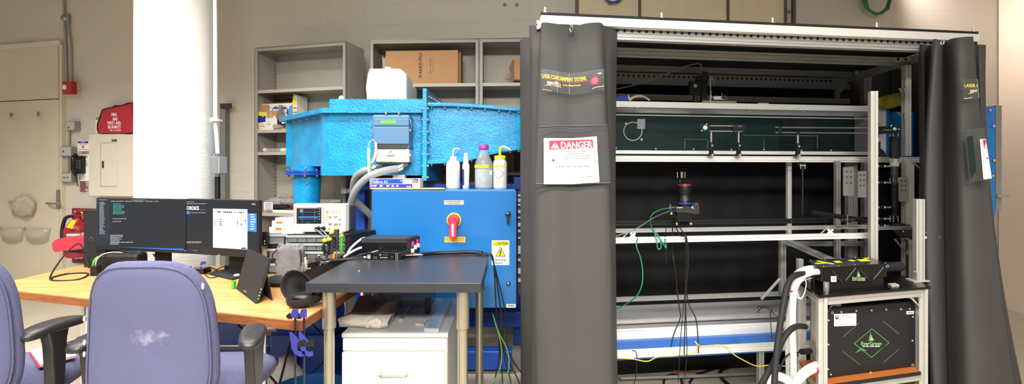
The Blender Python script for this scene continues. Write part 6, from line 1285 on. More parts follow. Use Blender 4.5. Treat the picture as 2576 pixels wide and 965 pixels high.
# optics posts on the upper rail
zo2 = CG.hit(1600, 391, .52)[1]
def optpost(px, ytop, lab, vv=.5):
    u, z1 = CG.hit(px, ytop, vv); c = CG(u, vv, zo2); t = thing('optical_post', lab, 'post', c, 'optical posts on the upper rail'); h = z1-zo2
    mb = MB('black').lathe([(.021, 0), (.021, .012), (.014, .014), (.014, h*.55), (.012, h*.56)], c, n=20); obj('post_holder', mb, t)
    obj('post', MB('steel').cyl(c+Vector((0, 0, h*.5)), c+Vector((0, 0, h)), .0065), t)
    obj('clamp_screw', MB('steel').lathe([(.007, 0), (.007, .008), (0, .009)], c+Vector((0, -.014, h*.42)), (0, -1, 0), 12), t)
    mb = MB('steel').lathe([(.008, 0), (.008, .006), (0, .007)], c+Vector((0, -.021, .006)), (0, -1, 0), 12); obj('base_screw', mb, t); return t
optpost(1789, 331, 'black optical post under the green mirror of left cage assembly'); optpost(1858, 331, 'black optical post under right end of left cage assembly'); optpost(2007, 335, 'black optical post under the long pair of cage rods')
t = thing('mirror_cage', 'cage rod assembly with round green mirror at its left end', 'optics', CG.at(1820, 331, .5))
for y in (316, 329.5): obj('rod', MB('steel').cyl(CG.at(1785, y, .49), CG.at(1871, y+.8, .49), .005, n=10), t)
obj('mirror_mount', MB('black').pbox(1763, 311, 1784, 331, .49, .02, CG), t, bev=.002); obj('mirror', MB('optic').lathe([(.0145, 0), (.0145, .004), (0, .005)], CG.at(1774, 321, .49), (0, -1, 0), 24), t)
mb = MB('steel'); [mb.lathe([(.006, 0), (.006, .008), (0, .009)], CG.at(x, y, .49), (0, -1, 0), 10) for x, y in ((1777, 312.5), (1765, 328.5))]; obj('adjuster', mb, t)
for x in (1784, 1847, 1855, 1869): obj('cage_plate', MB('black').pbox(x-2, 312, x+2.5, 333, .48, .03, CG), t, bev=.001)
obj('lens_barrel', MB('black').cyl(CG.at(1843, 323, .5), CG.at(1870, 323, .5), .016), t)
t = thing('long_cage', 'long pair of parallel steel cage rods reaching the white upright', 'optics', CG.at(2007, 335, .5))
for y0, y1 in ((320, 322), (333, 335)): obj('rod', MB('steel').cyl(CG.at(1951, y0, .49), CG.at(2192, y1, .49), .005, n=10), t)
mb = MB('black').pbox(1960, 317, 1967, 336, .48, .03, CG); obj('cage_plate', mb, t, bev=.001); obj('cage_plate', MB('black').pbox(2004, 330, 2012, 338, .48, .03, CG), t, bev=.001)
# overhead camera looking up (lens, body) on the black rail
Yv = .55
t = thing('high_speed_camera', 'black high speed camera with tall lens pointing upward', 'camera', CG.at(1725, 560, Yv+.05))
obj('body', MB('dark_grey').prism([(1701, 519), (1738, 519), (1745, 509), (1755, 509), (1759, 514), (1759, 536), (1753, 539), (1741, 536), (1701, 534)], lambda x, y, h: CG.at(x, y, Yv+h), 0, .09), t, bev=.003)
obj('lower_block', MB('black').pbox(1703, 534, 1740, 553, Yv+.01, .08, CG), t); obj('mount', MB('black').pbox(1700, 550, 1742, 558, Yv+.0, .1, CG), t)
lc = CG.at(1722, 519, Yv+.045); k_ = CG.at(1722, 460, Yv+.045).z-lc.z
mb = MB('black').lathe([(.04, 0), (.043, k_*.1), (.043, k_*.35), (.036, k_*.4), (.036, k_*.55), (.042, k_*.6), (.042, k_*.95), (.038, k_), (0, k_)], lc, n=32); mb.cyl(lc+Vector((-.03, 0, k_)), lc+Vector((-.03, 0, k_+.02)), .01); ln = obj('lens', mb, t)
obj('blue_ring', MB('blue_plastic').lathe([(.0435, k_*.12), (.0437, k_*.15), (.0435, k_*.17)], lc, n=32), ln); obj('red_ring', MB('red_ink').lathe([(.0425, k_*.9), (.0427, k_*.92), (.0425, k_*.94)], lc, n=32), ln)
mb = MB('steel'); [mb.cyl(CG.at(x, 447, Yv+.04), CG.at(x, 432, Yv+.04), .0035 if x != 1715 else .008) for x in (1704, 1715, 1723)]; obj('rod', mb, t)
a = Art(CG.art(Yv)); a.text('CHRONOS', 1702, 520.5, 1717, 523, 'white_ink', bold=.2); a.circ((1741.5, 521.5), 2.2, 'white_ink'); a.circ((1746.5, 523.5), 1, 'yellow_ink'); a.circ((1752, 512), 1.8, 'red_ink'); obj('markings', a, t)
mb = MB('chrome'); [mb.lathe([(.011, 0), (.011, .01), (0, .012)], CG.at(x, 562, Yv-.01), (0, -1, 0), 12) for x in (1702, 1738)]; obj('clamp_screw', mb, t)
mb = MB('steel').cyl(CG.at(1685, 521, Yv), CG.at(1701, 522, Yv+.02), .007); mb.cyl(CG.at(1686, 513, Yv), CG.at(1687, 527, Yv), .004); obj('connector', mb, t)
obj('blue_connector', MB('blue_ink').cyl(CG.at(1682, 531, Yv), CG.at(1701, 530, Yv+.02), .006), t); obj('yellow_connector', MB('yellow_plastic').cyl(CG.at(1689, 534, Yv-.01), CG.at(1689, 539, Yv-.01), .006), t)
def ctube(m, r, pts, lab, nm='cable', cat='cable', k=6, group=None):
    return one(nm, MB(m).tube(sm([CG.at(x, y, v) for x, y, v in pts], k), r, 7), lab, cat, group)
ctube('cord_green', .004, [(1684, 523, .55), (1665, 526, .53), (1645, 535, .5), (1636, 550, .45), (1640, 575, .2), (1652, 590, .08)], 'green cable curving from the camera down to the rail')
ctube('mid_grey', .003, [(1683, 531, .55), (1665, 538, .5), (1640, 550, .3), (1600, 575, .1), (1560, 590, .1), (1530, 600, .1)], 'thin grey cable sagging left from the camera')
ctube('cord_green', .0035, [(1645, 575, .07), (1652, 608, .05), (1655, 625, .05), (1663, 622, .05), (1660, 600, .05), (1650, 585, .06), (1668, 612, .05), (1676, 623, .05), (1672, 600, .06)], 'bundle of green cable looped over the lower rails', 'cable_bundle')
ctube('cord_green', .0035, [(1604, 598, .08), (1601, 620, .05), (1612, 650, .05), (1617, 690, .05), (1612, 725, .07), (1595, 750, .12), (1560, 772, .3), (1540, 778, .35)], 'long green cable hanging from rail down to the grey duct')
for i, p in enumerate(([(1697, 530, .55), (1698, 560, .5), (1710, 590, .1), (1724, 598, .05), (1730, 640, .06), (1726, 700, .1), (1724, 780, .15), (1722, 850, .16), (1721, 892, .16)],
    [(1700, 545, .52), (1712, 575, .3), (1727, 597, .05), (1732, 650, .06), (1727, 720, .1), (1733, 765, .15), (1750, 800, .16), (1756, 850, .16), (1757, 888, .15)],
    [(1690, 545, .52), (1692, 580, .3), (1693, 640, .1), (1700, 690, .1), (1703, 730, .14), (1710, 780, .16), (1711, 800, .16), (1695, 840, .16), (1688, 872, .17)],
    [(1680, 550, .5), (1674, 590, .1), (1676, 660, .1)], [(1724, 598, .06), (1728, 660, .08), (1722, 740, .12), (1714, 830, .14), (1711, 870, .15), (1706, 960, .18)], [(1726, 600, .06), (1724, 720, .1), (1727, 830, .14), (1728, 890, .14), (1720, 970, .16)])):
    ctube('black', .0031 if i < 3 else .0022, p, 'black cable hanging below the camera, '+['thicker one reaching the front rail', 'swinging right across the blue beam', 'bending left across the grey duct', 'short one ending above the duct', 'thin one slanting left to the floor', 'thin straight one reaching the floor'][i], group='cables hanging below the camera')
for p, lab in (([(1905, 785, .35), (1920, 771, .4), (1942, 776, .38), (1938, 790, .35), (1940, 830, .3), (1941, 870, .25)], 'thin black wire loop hanging over the grey duct at right'), ([(1905, 775, .38), (1912, 770, .4), (1935, 778, .38), (1955, 795, .35), (1962, 805, .33), (1975, 840, .3)], 'thin black wire arching across the duct near white hoses'), ([(1590, 882, .14), (1597, 882, .14), (1602, 895, .15), (1600, 940, .2), (1595, 965, .2)], 'thin black wire hanging over the left front rail')):
    ctube('black', .0025, p, lab, 'wire')
ctube('cord_yellow', .0029, [(1555, 900, .16), (1590, 902, .16), (1628, 908, .14), (1655, 897, .14), (1700, 894, .16), (1745, 886, .16), (1760, 872, .16), (1748, 858, .15), (1757, 868, .15), (1770, 870, .17), (1810, 867, .17), (1832, 874, .16), (1845, 890, .14), (1870, 905, .1), (1905, 920, .08), (1945, 916, .08), (1972, 920, .08), (2000, 912, .08)], 'thin yellow cord draped along the lowest front rail', 'cord', 'cord')
# ---------------------------------------------------------------- vertical optics train at right
vt = .3
def tp(x, y, dv=0): return CG.at(x, y, vt+dv)
t = thing('optics_column', 'vertical black optics train with bellows and two green mirrors', 'optics', tp(2250, 560)); c = tp(2250, 400); 
def vz(y): return CG.hit(2250, y, vt)[1]
c0 = Vector((c.x, c.y, 0))
obj('upper_tube', MB('black_matte').lathe([(.028, vz(398)), (.028, vz(344)), (0, vz(343))], c0, n=28), t)
obj('clear_coupler', MB('light_grey').lathe([(.024, vz(418)), (.026, vz(410)), (.02, vz(405)), (.022, vz(398)), (.018, vz(396))], c0, n=24), t)
obj('lens_tube', MB('dark_grey').lathe([(.014, vz(450)), (.022, vz(436)), (.018, vz(430)), (.022, vz(420)), (.02, vz(416))], c0, n=24), t)
pr = []; y = 466
while y < 515: pr += [(.022, vz(y)), (.012, vz(y+1.3))]; y += 2.6
obj('bellows', MB('black_matte').lathe(pr[::-1], c0, n=24), t)
obj('lower_tube', MB('black').lathe([(.014, vz(552)), (.014, vz(520)), (.02, vz(519)), (.02, vz(515)), (.016, vz(514))], c0, n=24), t); obj('connector_tube', MB('dark_grey').lathe([(.012, vz(466)), (.018, vz(460)), (.012, vz(450))], c0, n=24), t)
mb = MB('steel')
for y0, y1 in ((336, 343), (396, 404), (447, 456), (542, 558)):
    for dx in (-11, -3, 9): mb.cyl(tp(2250+dx, y1, -.02), tp(2250+dx, y0, -.02), .003, n=8)
obj('cage_rod', mb, t)['kind'] = 'stuff'
for y in (418, 459, 521, 550, 567):
    mb = MB('steel').cyl(tp(2227, y, -.01), tp(2240, y, -.01), .006, n=12); mb.mat('black'); mb.cyl(tp(2206, y, 0), tp(2228, y, -.005), .011, n=12); mb.mat('steel'); mb.lathe([(.0075, 0), (.0075, .006), (0, .007)], tp(2226, y, -.02), (0, -1, 0), 12); mb.lathe([(.0075, 0), (.0075, .006), (0, .007)], tp(2209, y, -.02), (0, -1, 0), 12); obj('side_arm', mb, t)
mb = MB('black').prism([(2205, 318), (2235, 317), (2262, 315), (2264, 330), (2248, 334), (2206, 338)], lambda x, y, h: tp(x, y, h), -.03, .03); mb.prism([(2206, 306), (2211, 308), (2211, 345), (2206, 345)], lambda x, y, h: tp(x, y, h), -.03, .01); um = obj('upper_mirror_mount', mb, t, bev=.002)
obj('mirror', MB('optic').ball(tp(2251, 324, -.035), (.013, .004, .01), 12), um)
mb = MB('chrome'); mb.ball(tp(2242, 316, -.03), .007, 8); mb.ball(tp(2261, 325, -.03), .007, 8); mb.cyl(tp(2223, 327, -.035), tp(2240, 327, -.035), .005); obj('adjuster', mb, um)
mb = MB('black').prism([(2240, 562), (2260, 560), (2285, 563), (2298, 570), (2298, 600), (2278, 605), (2250, 585)], lambda x, y, h: tp(x, y, h), -.03, .03); lm = obj('lower_mirror_mount', mb, t, bev=.002)
obj('mirror', MB('optic').ball(tp(2290, 572, -.035), (.014, .004, .011), 12), lm); mb = MB('chrome'); mb.ball(tp(2281, 563, -.03), .007, 8); mb.ball(tp(2300, 575, -.03), .007, 8); mb.ball(tp(2272, 582, -.03), .006, 8); obj('adjuster', mb, lm)
u, z = CG.hit(2285, 600, .3)
obj('support_column', MB('black').prism([(2278, 600), (2303, 600), (2303, 700), (2278, 700)], lambda x, y, h: tp(x, y, h), -.02, .03), t)
obj('mount_rail', MB('black').pbox(2196, 300, 2204, 640, vt+.03, .03, CG), t)
obj('post', MB('steel').cyl(tp(2209, 357, 0), tp(2209, 338, 0), .006), t); obj('post_holder', MB('black').cyl(tp(2208, 388, .0), tp(2208, 357, .0), .014), t)
obj('stage', MB('black').prism([(2203, 392), (2203, 372), (2218, 374), (2224, 380), (2232, 392)], lambda x, y, h: tp(x, y, h), 0, .06), t)
t = thing('cross_clamp', 'steel cross clamp with black arm left of the white upright', 'clamp', CG.at(2130, 552, .3))
obj('rod', MB('black').cyl(CG.at(2040, 533, .3), CG.at(2180, 555, .3), .014), t)
mb = MB('chrome').cyl(CG.at(2113, 552, .28), CG.at(2150, 552, .28), .004); mb.cyl(CG.at(2132, 538, .28), CG.at(2132, 572, .28), .004); obj('cross_rods', mb, t); obj('clamp_body', MB('black').pbox(2127, 547, 2137, 558, .28, .03, CG), t)
t = thing('hanging_clamp', 'small black clamp with pin hanging under the flume rail', 'clamp', CG.at(2018, 420, .45))
mb = MB('black').pbox(2012, 407, 2026, 418, .45, .03, CG); mb.mat('light_grey'); mb.cyl(CG.at(2013, 416, .44), CG.at(2026, 416, .44), .004); mb.cyl(CG.at(2014, 412, .44), CG.at(2014, 425, .44), .002); mb.cyl(CG.at(2025, 412, .44), CG.at(2025, 425, .44), .002); mb.mat('black'); mb.cyl(CG.at(2019, 418, .45), CG.at(2019, 540, .45), .006); obj('clamp_parts', mb, t)
# ---------------------------------------------------------------- laser cart
CA = Frame((Wz(2062, 741, .82).x, Wz(2062, 741, .82).y), (.967, .2529), (.26, .966)); zt = .82
uc = CA.onz(2337, 718, zt)[0]; dc = .34
t = thing('laser_cart', 'aluminium extrusion cart with black top plate and wooden shelf', 'cart', CA(uc/2, dc/2, 0))
obj('top_plate', MB('black_gloss').box(-.012, uc, -.012, dc, zt-.012, zt, CA), t, bev=.001)
for u, v in ((.02, .02), (uc-.04, .02), (.02, dc-.02), (uc-.04, dc-.02)): obj('post', MB('aluminium_frame' if v < .1 else 'aluminium').bar(CA(u, v, 0), CA(u, v, zt-.012), .038, .038, up=(CA.V[0], CA.V[1], 0)), t)
for v in (.02, dc-.02):
    obj('cross_rail', MB('aluminium_frame').bar(CA(.04, v, zt-.032), CA(uc-.06, v, zt-.032), .038, .036), t)
    obj('cross_rail', MB('aluminium_frame').bar(CA(.04, v, .36), CA(uc-.06, v, .36), .03, .03), t)
for u in (.02, uc-.04): obj('side_rail', MB('aluminium').bar(CA(u, .04, zt-.032), CA(u, dc-.04, zt-.032), .038, .036), t); obj('side_rail', MB('aluminium').bar(CA(u, .04, .36), CA(u, dc-.04, .36), .03, .03), t)
for s, u in ((1, .04), (-1, uc-.06)): obj('corner_brace', MB('aluminium').tube([CA(u, .02, zt-.05), CA(u+s*.055, .02, zt-.05), CA(u, .02, zt-.105)], .007, 6, True), t)
obj('corner_brace', MB('aluminium').tube([CA(.02, .045, zt-.05), CA(.02, .1, zt-.05), CA(.02, .045, zt-.105)], .006, 6, True), t)
zsf = CA.hit(2190, 944, .02)[1]
obj('wood_shelf', MB('wood_red').box(.0, uc-.02, .045, dc-.045, zsf-.02, zsf, CA).box(.045, uc-.065, .0, .045, zsf-.02, zsf, CA), t); obj('shelf_edge', MB('black_matte').box(.04, uc-.06, -.003, .0, zsf-.022, zsf-.004, CA), t)
# laser power supply in the cart
t = thing('laser_power_unit', 'large black laser power supply unit in the cart with green diamond logo', 'laser power supply', CA(uc/2, .2, zsf))
pu0, pz1 = CA.hit(2082, 778, .05); pu1, _ = CA.hit(2304, 770, .05); 
obj('case', MB('black_matte').box(pu0, pu1, .05, .3, zsf+.004, pz1, CA), t, bev=.003)
pa = CA.art(.05); a = Art(pa)
cx, cy = 2193, 862
dm = [(cx, cy-36), (cx+43, cy-1), (cx-1, cy+36), (cx-44, cy+1), (cx, cy-36)]
a.path(dm, 1.2, 'green_ink', 2)
for (p, q) in (((2120, 847), (2161, 811)), ((2221, 806), (2262, 840)), ((2119, 882), (2163, 916)), ((2222, 911), (2261, 877))): a.line(p, q, 1, 'mid_grey', 2)
def tree(a, cx, top, s, m='lime_ink'):
    for dy, w in ((0, 3), (6, 6), (11, 9), (16, 12)): a.poly([(cx-w*.5*s, top+(dy+6)*s), (cx-w*.1*s, top+dy*s+1*s), (cx+w*.35*s, top+(dy-1)*s), (cx+w*.1*s, top+(dy+3)*s)], m, 3)
    for dy, w in ((6, 5), (11, 8), (15, 12)): a.poly([(cx+1*s, top+(dy+6)*s), (cx+3*s, top+dy*s), (cx+w*.9*s, top+(dy+4)*s), (cx+w*.5*s, top+(dy+5)*s)], m, 3)
tree(a, 2189, 835, 1, 'tag_green')
a.text('EverGreen', 2166, 858, 2217, 867.5, 'tag_green', 3, shear=.0, bold=.12); a.text('BIG SKY LASER SERIES', 2170, 868.5, 2213, 871.5, 'white_ink', 3, bold=.3)
for k in range(3): a.path([(2152+4*k, 886-3*k), (2165, 880-3*k), (2180-4*k, 881-2*k)], 1, 'green_ink'); a.path([(2208+3*k, 881-3*k), (2220, 878-3*k), (2231-3*k, 870-2*k)], .9, 'dark_teal')
a.poly([(2098, 789), (2154, 787), (2154, 818), (2098, 820)], 'pale_paper', 1); a.poly([(2101, 793), (2110, 793), (2110, 799), (2105.5, 804), (2101, 799)], 'maroon_ink', 2); a.rect(2102.5, 794.5, 2108.5, 797, 'paper', 3); a.circ((2113, 802), 1.2, 'red_ink', 2)
a.scribble(2118, 792, 2152, 800, 'grey_ink', 3, 1, 2, .4, -.03); a.scribble(2100, 807, 2152, 818, 'grey_ink', 4, 1, 2, .35, -.03)
a.poly([(2280, 782), (2299, 781), (2299, 789), (2280, 790)], 'pale_paper', 1); [a.rect(2283+k*1.4, 783.5, 2283.8+k*1.4, 787, 'ink', 2) for k in range(10)]
for x, y in ((2094, 786), (2296, 917)): a.circ((x, y), 3.6, 'light_grey', 2); a.circ((x, y), 2.6, 'black', 3); a.circ((x, y), 1.2, 'light_grey', 4)
obj('front_markings', a, t)
mb = MB('light_grey'); [mb.lathe([(.0045, 0), (.0045, .003), (0, .004)], CA.at(x, y, .05), (-CA.V[0], -CA.V[1], 0), 8) for x, y in ((2116, 784), (2154, 781), (2192, 780), (2229, 778), (2266, 777), (2288, 776), (2084, 805), (2084, 866), (2083, 928), (2090, 941), (2190, 936), (2289, 930), (2296, 796), (2295, 856))]; obj('case_screw', mb, t)['kind'] = 'stuff'
# left end face of the unit, seen obliquely
def side(a_, b_, h): return CA(pu0-h-.0005, a_, b_)
zz = lambda f_: zsf+(pz1-zsf)*f_
obj('side_panel', MB('meter_grey').prism([(.055, zz(.02)), (.28, zz(.02)), (.28, zz(1.0)), (.055, zz(.97))], lambda a_, b_, h: side(a_, b_, h), 0, .004), t)
a = Art(lambda a_, b_, h: side(a_, b_, h+.004)); a.rect(.08, zz(.9), .2, zz(.83), 'yellow_ink', 1); a.scribble(.09, zz(.885), .19, zz(.85), 'ink', 2, 1, 2); a.rect(.1, zz(.78), .2, zz(.62), 'grey_ink', 1); a.rect(.105, zz(.77), .195, zz(.63), 'white_ink', 2)
for i in range(9):
    for j in range(14): a.rect(.07+i*.022, zz(.04+j*.03), .082+i*.022, zz(.058+j*.03), 'dark_grey', 1)
obj('side_markings', a, t)
cn = side(.14, zz(.5), .004); mb = MB('brass').cyl(cn, cn+Vector((-.03, -.0, 0)), .016); mb.mat('blue_ink'); mb.cyl(cn+Vector((.0, -.05, 0)), cn+Vector((-.02, -.05, 0)), .014); obj('round_connector', mb, t)
one('white_disc', MB('white_plastic').lathe([(.032, 0), (.034, .01), (.03, .02), (0, .022)], CA(pu0+.07, .12, pz1), n=24), 'round white cap lying on top of the laser power unit', 'cap')
one('yellow_tag', MB('yellow_plastic').box(uc-.058, uc-.052, .06, .1, zsf+.05, zsf+.2, CA), 'yellow label strip between power unit and right cart post', 'label')
# laser head on the top plate
t = thing('laser', 'black laser head with green logo and yellow stickers on the cart', 'laser', CA(.22, .12, zt))
hu0 = CA.hit(2070, 690, .07)[0]; hu1 = CA.hit(2232, 690, .07)[0]; hz0 = zt+.045; hz1 = CA.hit(2150, 667, .07)[1]
mb = MB('black_gloss').prism([(hu0, .07), (hu1, .07), (hu1, .27), (hu0+.02, .27), (hu0-.02, .24), (hu0-.025, .12), (hu0-.01, .08)], lambda a_, b_, h: CA(a_, b_, h), hz0, hz1); obj('housing', mb, t, bev=.003)
obj('base_plate', MB('black').box(hu0+.03, hu1-.02, .08, .25, zt, hz0, CA), t)
for u, v in ((hu0+.012, .052), (hu0-.0, .25), (hu1-.06, .12), (hu1-.06, .22)): obj('foot', MB('steel').cyl(CA(u, v, zt), CA(u, v, zt+.046), .013), t)
a = Art(CA.art(.07)); tree(a, 2158, 680, .72, 'tag_green'); a.text('EverGreen', 2144, 695, 2176, 701.5, 'tag_green', 2, bold=.2); a.text('BIG SKY LASER SERIES', 2144, 702.5, 2176, 705, 'white_ink', 2, bold=.2)
a.rect(2090, 694, 2104, 708.5, 'white_ink', 1); a.text('q', 2094, 698, 2099, 705, 'ink', 2); 
for p, q, m_ in (((2127, 705), (2153, 673), 'mid_grey'), ((2197, 702), (2223, 671), 'mid_grey'), ((2093, 680), (2120, 710), 'dark_grey'), ((2162, 675), (2190, 706), 'dark_grey')): a.line(p, q, 2, m_, 1)
a.circ((2232, 669), 3.4, 'light_grey', 1); a.circ((2232, 669), 2.2, 'black', 2); obj('front_markings', a, t)
a = Art(lambda u, v, h: CA(u, v, hz1+h)); L_ = hu1-hu0
def st(fu, fv, w, h_, r_): c_, s_ = math.cos(r_), math.sin(r_); return [(hu0+L_*fu+x*c_-y*s_, .07+.2*fv+x*s_+y*c_) for x, y in ((-w, -h_), (w, -h_), (w, h_), (-w, h_))]
for fu, fv, w, h_, r_ in ((.08, .5, .035, .014, 0), (.16, .55, .012, .06, .5), (.36, .55, .02, .025, 0), (.6, .6, .016, .02, .4), (.78, .55, .035, .03, 0), (.9, .8, .02, .014, 0)): a.poly(st(fu, fv, w, h_, r_), 'yellow_ink', 1 if w > .013 else 2)
for fu, fv in ((.52, .9), (.66, .3)): a.poly(st(fu, fv, .02, .008, -.4), 'blue_ink', 1)
obj('stickers', a, t)
mb = MB('chrome'); [mb.ball(CA(hu0+L_*fu, .07+.2*fv, hz1+.001), .003, 6) for fu in (.02, .25, .5, .75, .98) for fv in (.04, .96)]; obj('lid_screw', mb, t)['kind'] = 'stuff'
obj('beam_tube', MB('black_matte').cyl(CA(hu1, .15, zt+.075), CA(uc-.09, .15, zt+.075), .026), t)
mb = MB('light_grey').box(hu1+.01, hu1+.06, .04, .08, zt, zt+.008, CA); one('clamp_plate', mb, 'small silver clamp plate in front of the laser beam tube', 'plate')
# posts beside/on the cart
u, z1 = CA.hit(2196, 230, .3); w = 16*CA(u, .3, 0).y/F
one('extrusion_post', MB('aluminium_frame').bar(CA(u, .3, zt), CA(u, .3, z1), w, w, up=(CA.V[0], CA.V[1], 0), slot=.009), 'tall white aluminium post rising behind the laser head', 'post', 'front aluminium uprights')
u, z1 = CA.hit(2311, 500, .12); w = 18*CA(u, .12, 0).y/F
t = one('extrusion_post', MB('aluminium_frame').bar(CA(u, .12, zt+.006), CA(u, .12, z1), w, w, 2, 1, up=(CA.V[0], CA.V[1], 0), slot=.006), 'short white aluminium post on right end of the laser cart', 'post', 'front aluminium uprights')
obj('foot_plate', MB('light_grey').box(u-.06, u+.05, .08, .17, zt, zt+.006, CA), t); obj('foot_bracket', MB('light_grey').box(u-.034, u-.02, .09, .13, zt+.006, zt+.05, CA), t)
# beam optics poking out to the right of the short post
t = thing('rod_clamp', 'steel rods with black clamp poking out right of the short post', 'clamp', CA.at(2340, 590, .1))
mb = MB('steel').cyl(CA.at(2322, 583, .1), CA.at(2357, 591, .1), .004); mb.cyl(CA.at(2340, 596, .1), CA.at(2362, 595, .1), .008); obj('rod', mb, t); obj('clamp_body', MB('black').pbox(2338, 584, 2350, 598, .1, .03, CA), t); obj('clamp_screw', MB('steel').lathe([(.008, 0), (.008, .01), (0, .011)], CA.at(2327, 597, .1), (0, -1, 0), 12), t)
mb = MB('black').cyl(CA.at(2306, 597, .16), CA.at(2345, 590, .12), .012); obj('arm', mb, t)
# hoses and cables left of the cart
def hose(m, r, pts, lab, nm='coolant_hose', cat='hose', bands=()):
    o = one(nm, MB(m).tube(sm([W(x, y, Y) for x, y, Y in pts], 8), r, 14), lab, cat)
    for (x, y, Y, mm, dx, dy) in bands: obj('tape_band', MB(mm).cyl(W(x-dx, y-dy, Y), W(x+dx, y+dy, Y), r*1.06, n=18), o)
    return o
Ya = CA(hu0, .1, 0).y
hose('hose_white', .0155, [(2066, 684, Ya), (2045, 684, Ya-.01), (2020, 694, 2.34), (2000, 720, 2.3), (1994, 760, 2.3), (1993, 830, 2.3), (1995, 900, 2.3), (1996, 960, 2.3), (1998, 1010, 2.3)], 'white coolant hose with red band from laser head, in front', bands=[(1994, 731, 2.3, 'red_ink', 0, 1.6)])
hose('hose_white', .015, [(2048, 674, Ya+.05), (2030, 676, Ya+.04), (2010, 684, 2.42), (1999, 702, 2.4), (1996, 740, 2.38), (1986, 800, 2.36), (1984, 870, 2.36), (1985, 940, 2.36), (1985, 1010, 2.36)], 'white coolant hose with blue band, behind the red banded one', bands=[(2006, 687, 2.42, 'skyblue_tape', 2, -3)])
hose('black_matte', .0135, [(2056, 690, Ya+.02), (2030, 688, 2.36), (2000, 692, 2.3), (1982, 715, 2.26), (1970, 770, 2.22), (1958, 850, 2.18), (1950, 930, 2.14), (1946, 1010, 2.1)], 'thick dark grey cable from the laser head to the floor', 'power_cable', 'cable')
hose('black_matte', .0135, [(2026, 821, 2.34), (2005, 820, 2.28), (1985, 832, 2.24), (1966, 860, 2.22), (1952, 900, 2.2), (1930, 940, 2.16), (1905, 985, 2.1)], 'thick dark grey cable from the power unit side connector', 'power_cable', 'cable')
for k, (band, lab) in enumerate((('skyblue_tape', 'lower white hose with blue band curving out of power unit'), ('red_ink', 'lower white hose with red band curving out of power unit'))):
    dy = 9*k; hose('hose_white', .016, [(2064, 915+dy, 2.32), (2050, 918+dy, 2.28), (2025, 932+dy, 2.24), (2005, 955+dy, 2.2), (1996, 985+dy, 2.18)], lab, bands=[(2047+6*k, 920+dy, 2.275, band, 2.4, -.8)])
hose('hose_white', .02, [(2016, 1010, 2.2), (2000, 975, 2.22), (1975, 952, 2.26), (1950, 945, 2.3), (1940, 955, 2.3), (1942, 985, 2.3)], 'loop of white hose low at the frame bottom left of cart')
mb = MB('white_ink').tube(sm([W(x, y, Y) for x, y, Y in ((2052, 696, 2.4), (2020, 706, 2.38), (2004, 722, 2.37), (2006, 748, 2.37), (2020, 745, 2.37), (2028, 715, 2.37), (2022, 696, 2.38), (2010, 705, 2.37), (2005, 730, 2.37), (2014, 752, 2.37), (2024, 735, 2.37))], 6), .0025, 6); one('striped_wire', mb, 'thin speckled white wire coiled beside the laser head', 'wire')
t = one('power_plug', MB('black').cyl(W(2038, 882, 2.36), W(2016, 884, 2.33), .014), 'black power plug in the side of laser power unit', 'plug')
obj('cord', MB('black').tube(sm([W(2016, 884, 2.33), W(2004, 888, 2.3), W(2008, 894, 2.3), W(1995, 886, 2.3), W(1975, 900, 2.3), W(1960, 930, 2.3)], 5), .005, 6), t)
# floor things under the enclosure
def FZ(x, y, h=.008): return Wz(x, y, 0)+Vector((0, 0, h))
for pts, m, r, lab in (([(1700, 900), (1740, 912), (1770, 922), (1740, 904), (1700, 899), (1684, 905), (1676, 922), (1700, 935), (1760, 938)], 'cord_red', .007, 'red cable looping on the dark floor under the enclosure'),
        ([(1640, 918), (1680, 920), (1730, 914), (1790, 922), (1810, 924), (1780, 935), (1750, 946), (1735, 965)], 'black', .008, 'black cable bending sharply on the floor below the blue beam'),
        ([(1990, 930), (1940, 922), (1880, 918), (1830, 926), (1812, 940), (1820, 960), (1850, 985)], 'black', .012, 'thick black hose curving on floor toward the laser cart'),
        ([(1670, 990), (1672, 955), (1690, 943), (1710, 948), (1718, 975)], 'black', .007, 'black cable loop at bottom edge near the red light')):
    one('floor_cable', MB(m).tube(sm([FZ(x, y, r) for x, y in pts], 8), r, 8), lab, 'cable')
one('floor_duct', MB('aluminium_dull').tube(sm([FZ(1560, 962, .03), FZ(1700, 958, .03), FZ(1850, 952, .03), FZ(2000, 944, .03)]), .012, 8), 'long thin grey pipe lying across the floor under enclosure', 'pipe')
t = one('power_strip', MB('black').box(FZ(1640, 985).x, FZ(1690, 985).x, 2.75, 2.83, 0, .05), 'black box with small red lamp at bottom edge', 'power box', bev=.006)
obj('red_lamp', MB('led_red').ball(Vector((FZ(1662, 985).x, 2.77, .052)), .012, 8), t)
# blue end flange of the tunnel right of the enclosure
t = thing('end_flange', 'tall bright blue flange plate behind the right curtain', 'flange', W(2490, 530, 3.0))
obj('plate', MB('cabinet_blue').box(W(2440, 0, 3.1).x, W(2504, 0, 3.1).x, 3.1, 3.13, zf(545, 3.1), zf(267, 3.1)), t)
mb = MB('chrome'); [mb.ball(W(x, y, 3.095), .011, 8) for x, y in ((2490, 277), (2499, 317), (2500, 403), (2497, 442))]; obj('bolt', mb, t)
obj('grey_backing', MB('galvanised').box(W(2505, 0, 3.14).x, W(2520, 0, 3.14).x, 3.14, 3.18, zf(530, 3.14), zf(265, 3.14)), t); obj('bracket', MB('conduit').pbox(2510, 489, 2541, 496, 3.12, .03), t)
obj('support_leg', MB('frame_blue').box(2.95, 3.04, 3.14, 3.22, 0, zf(520, 3.1)), t, bev=.004)
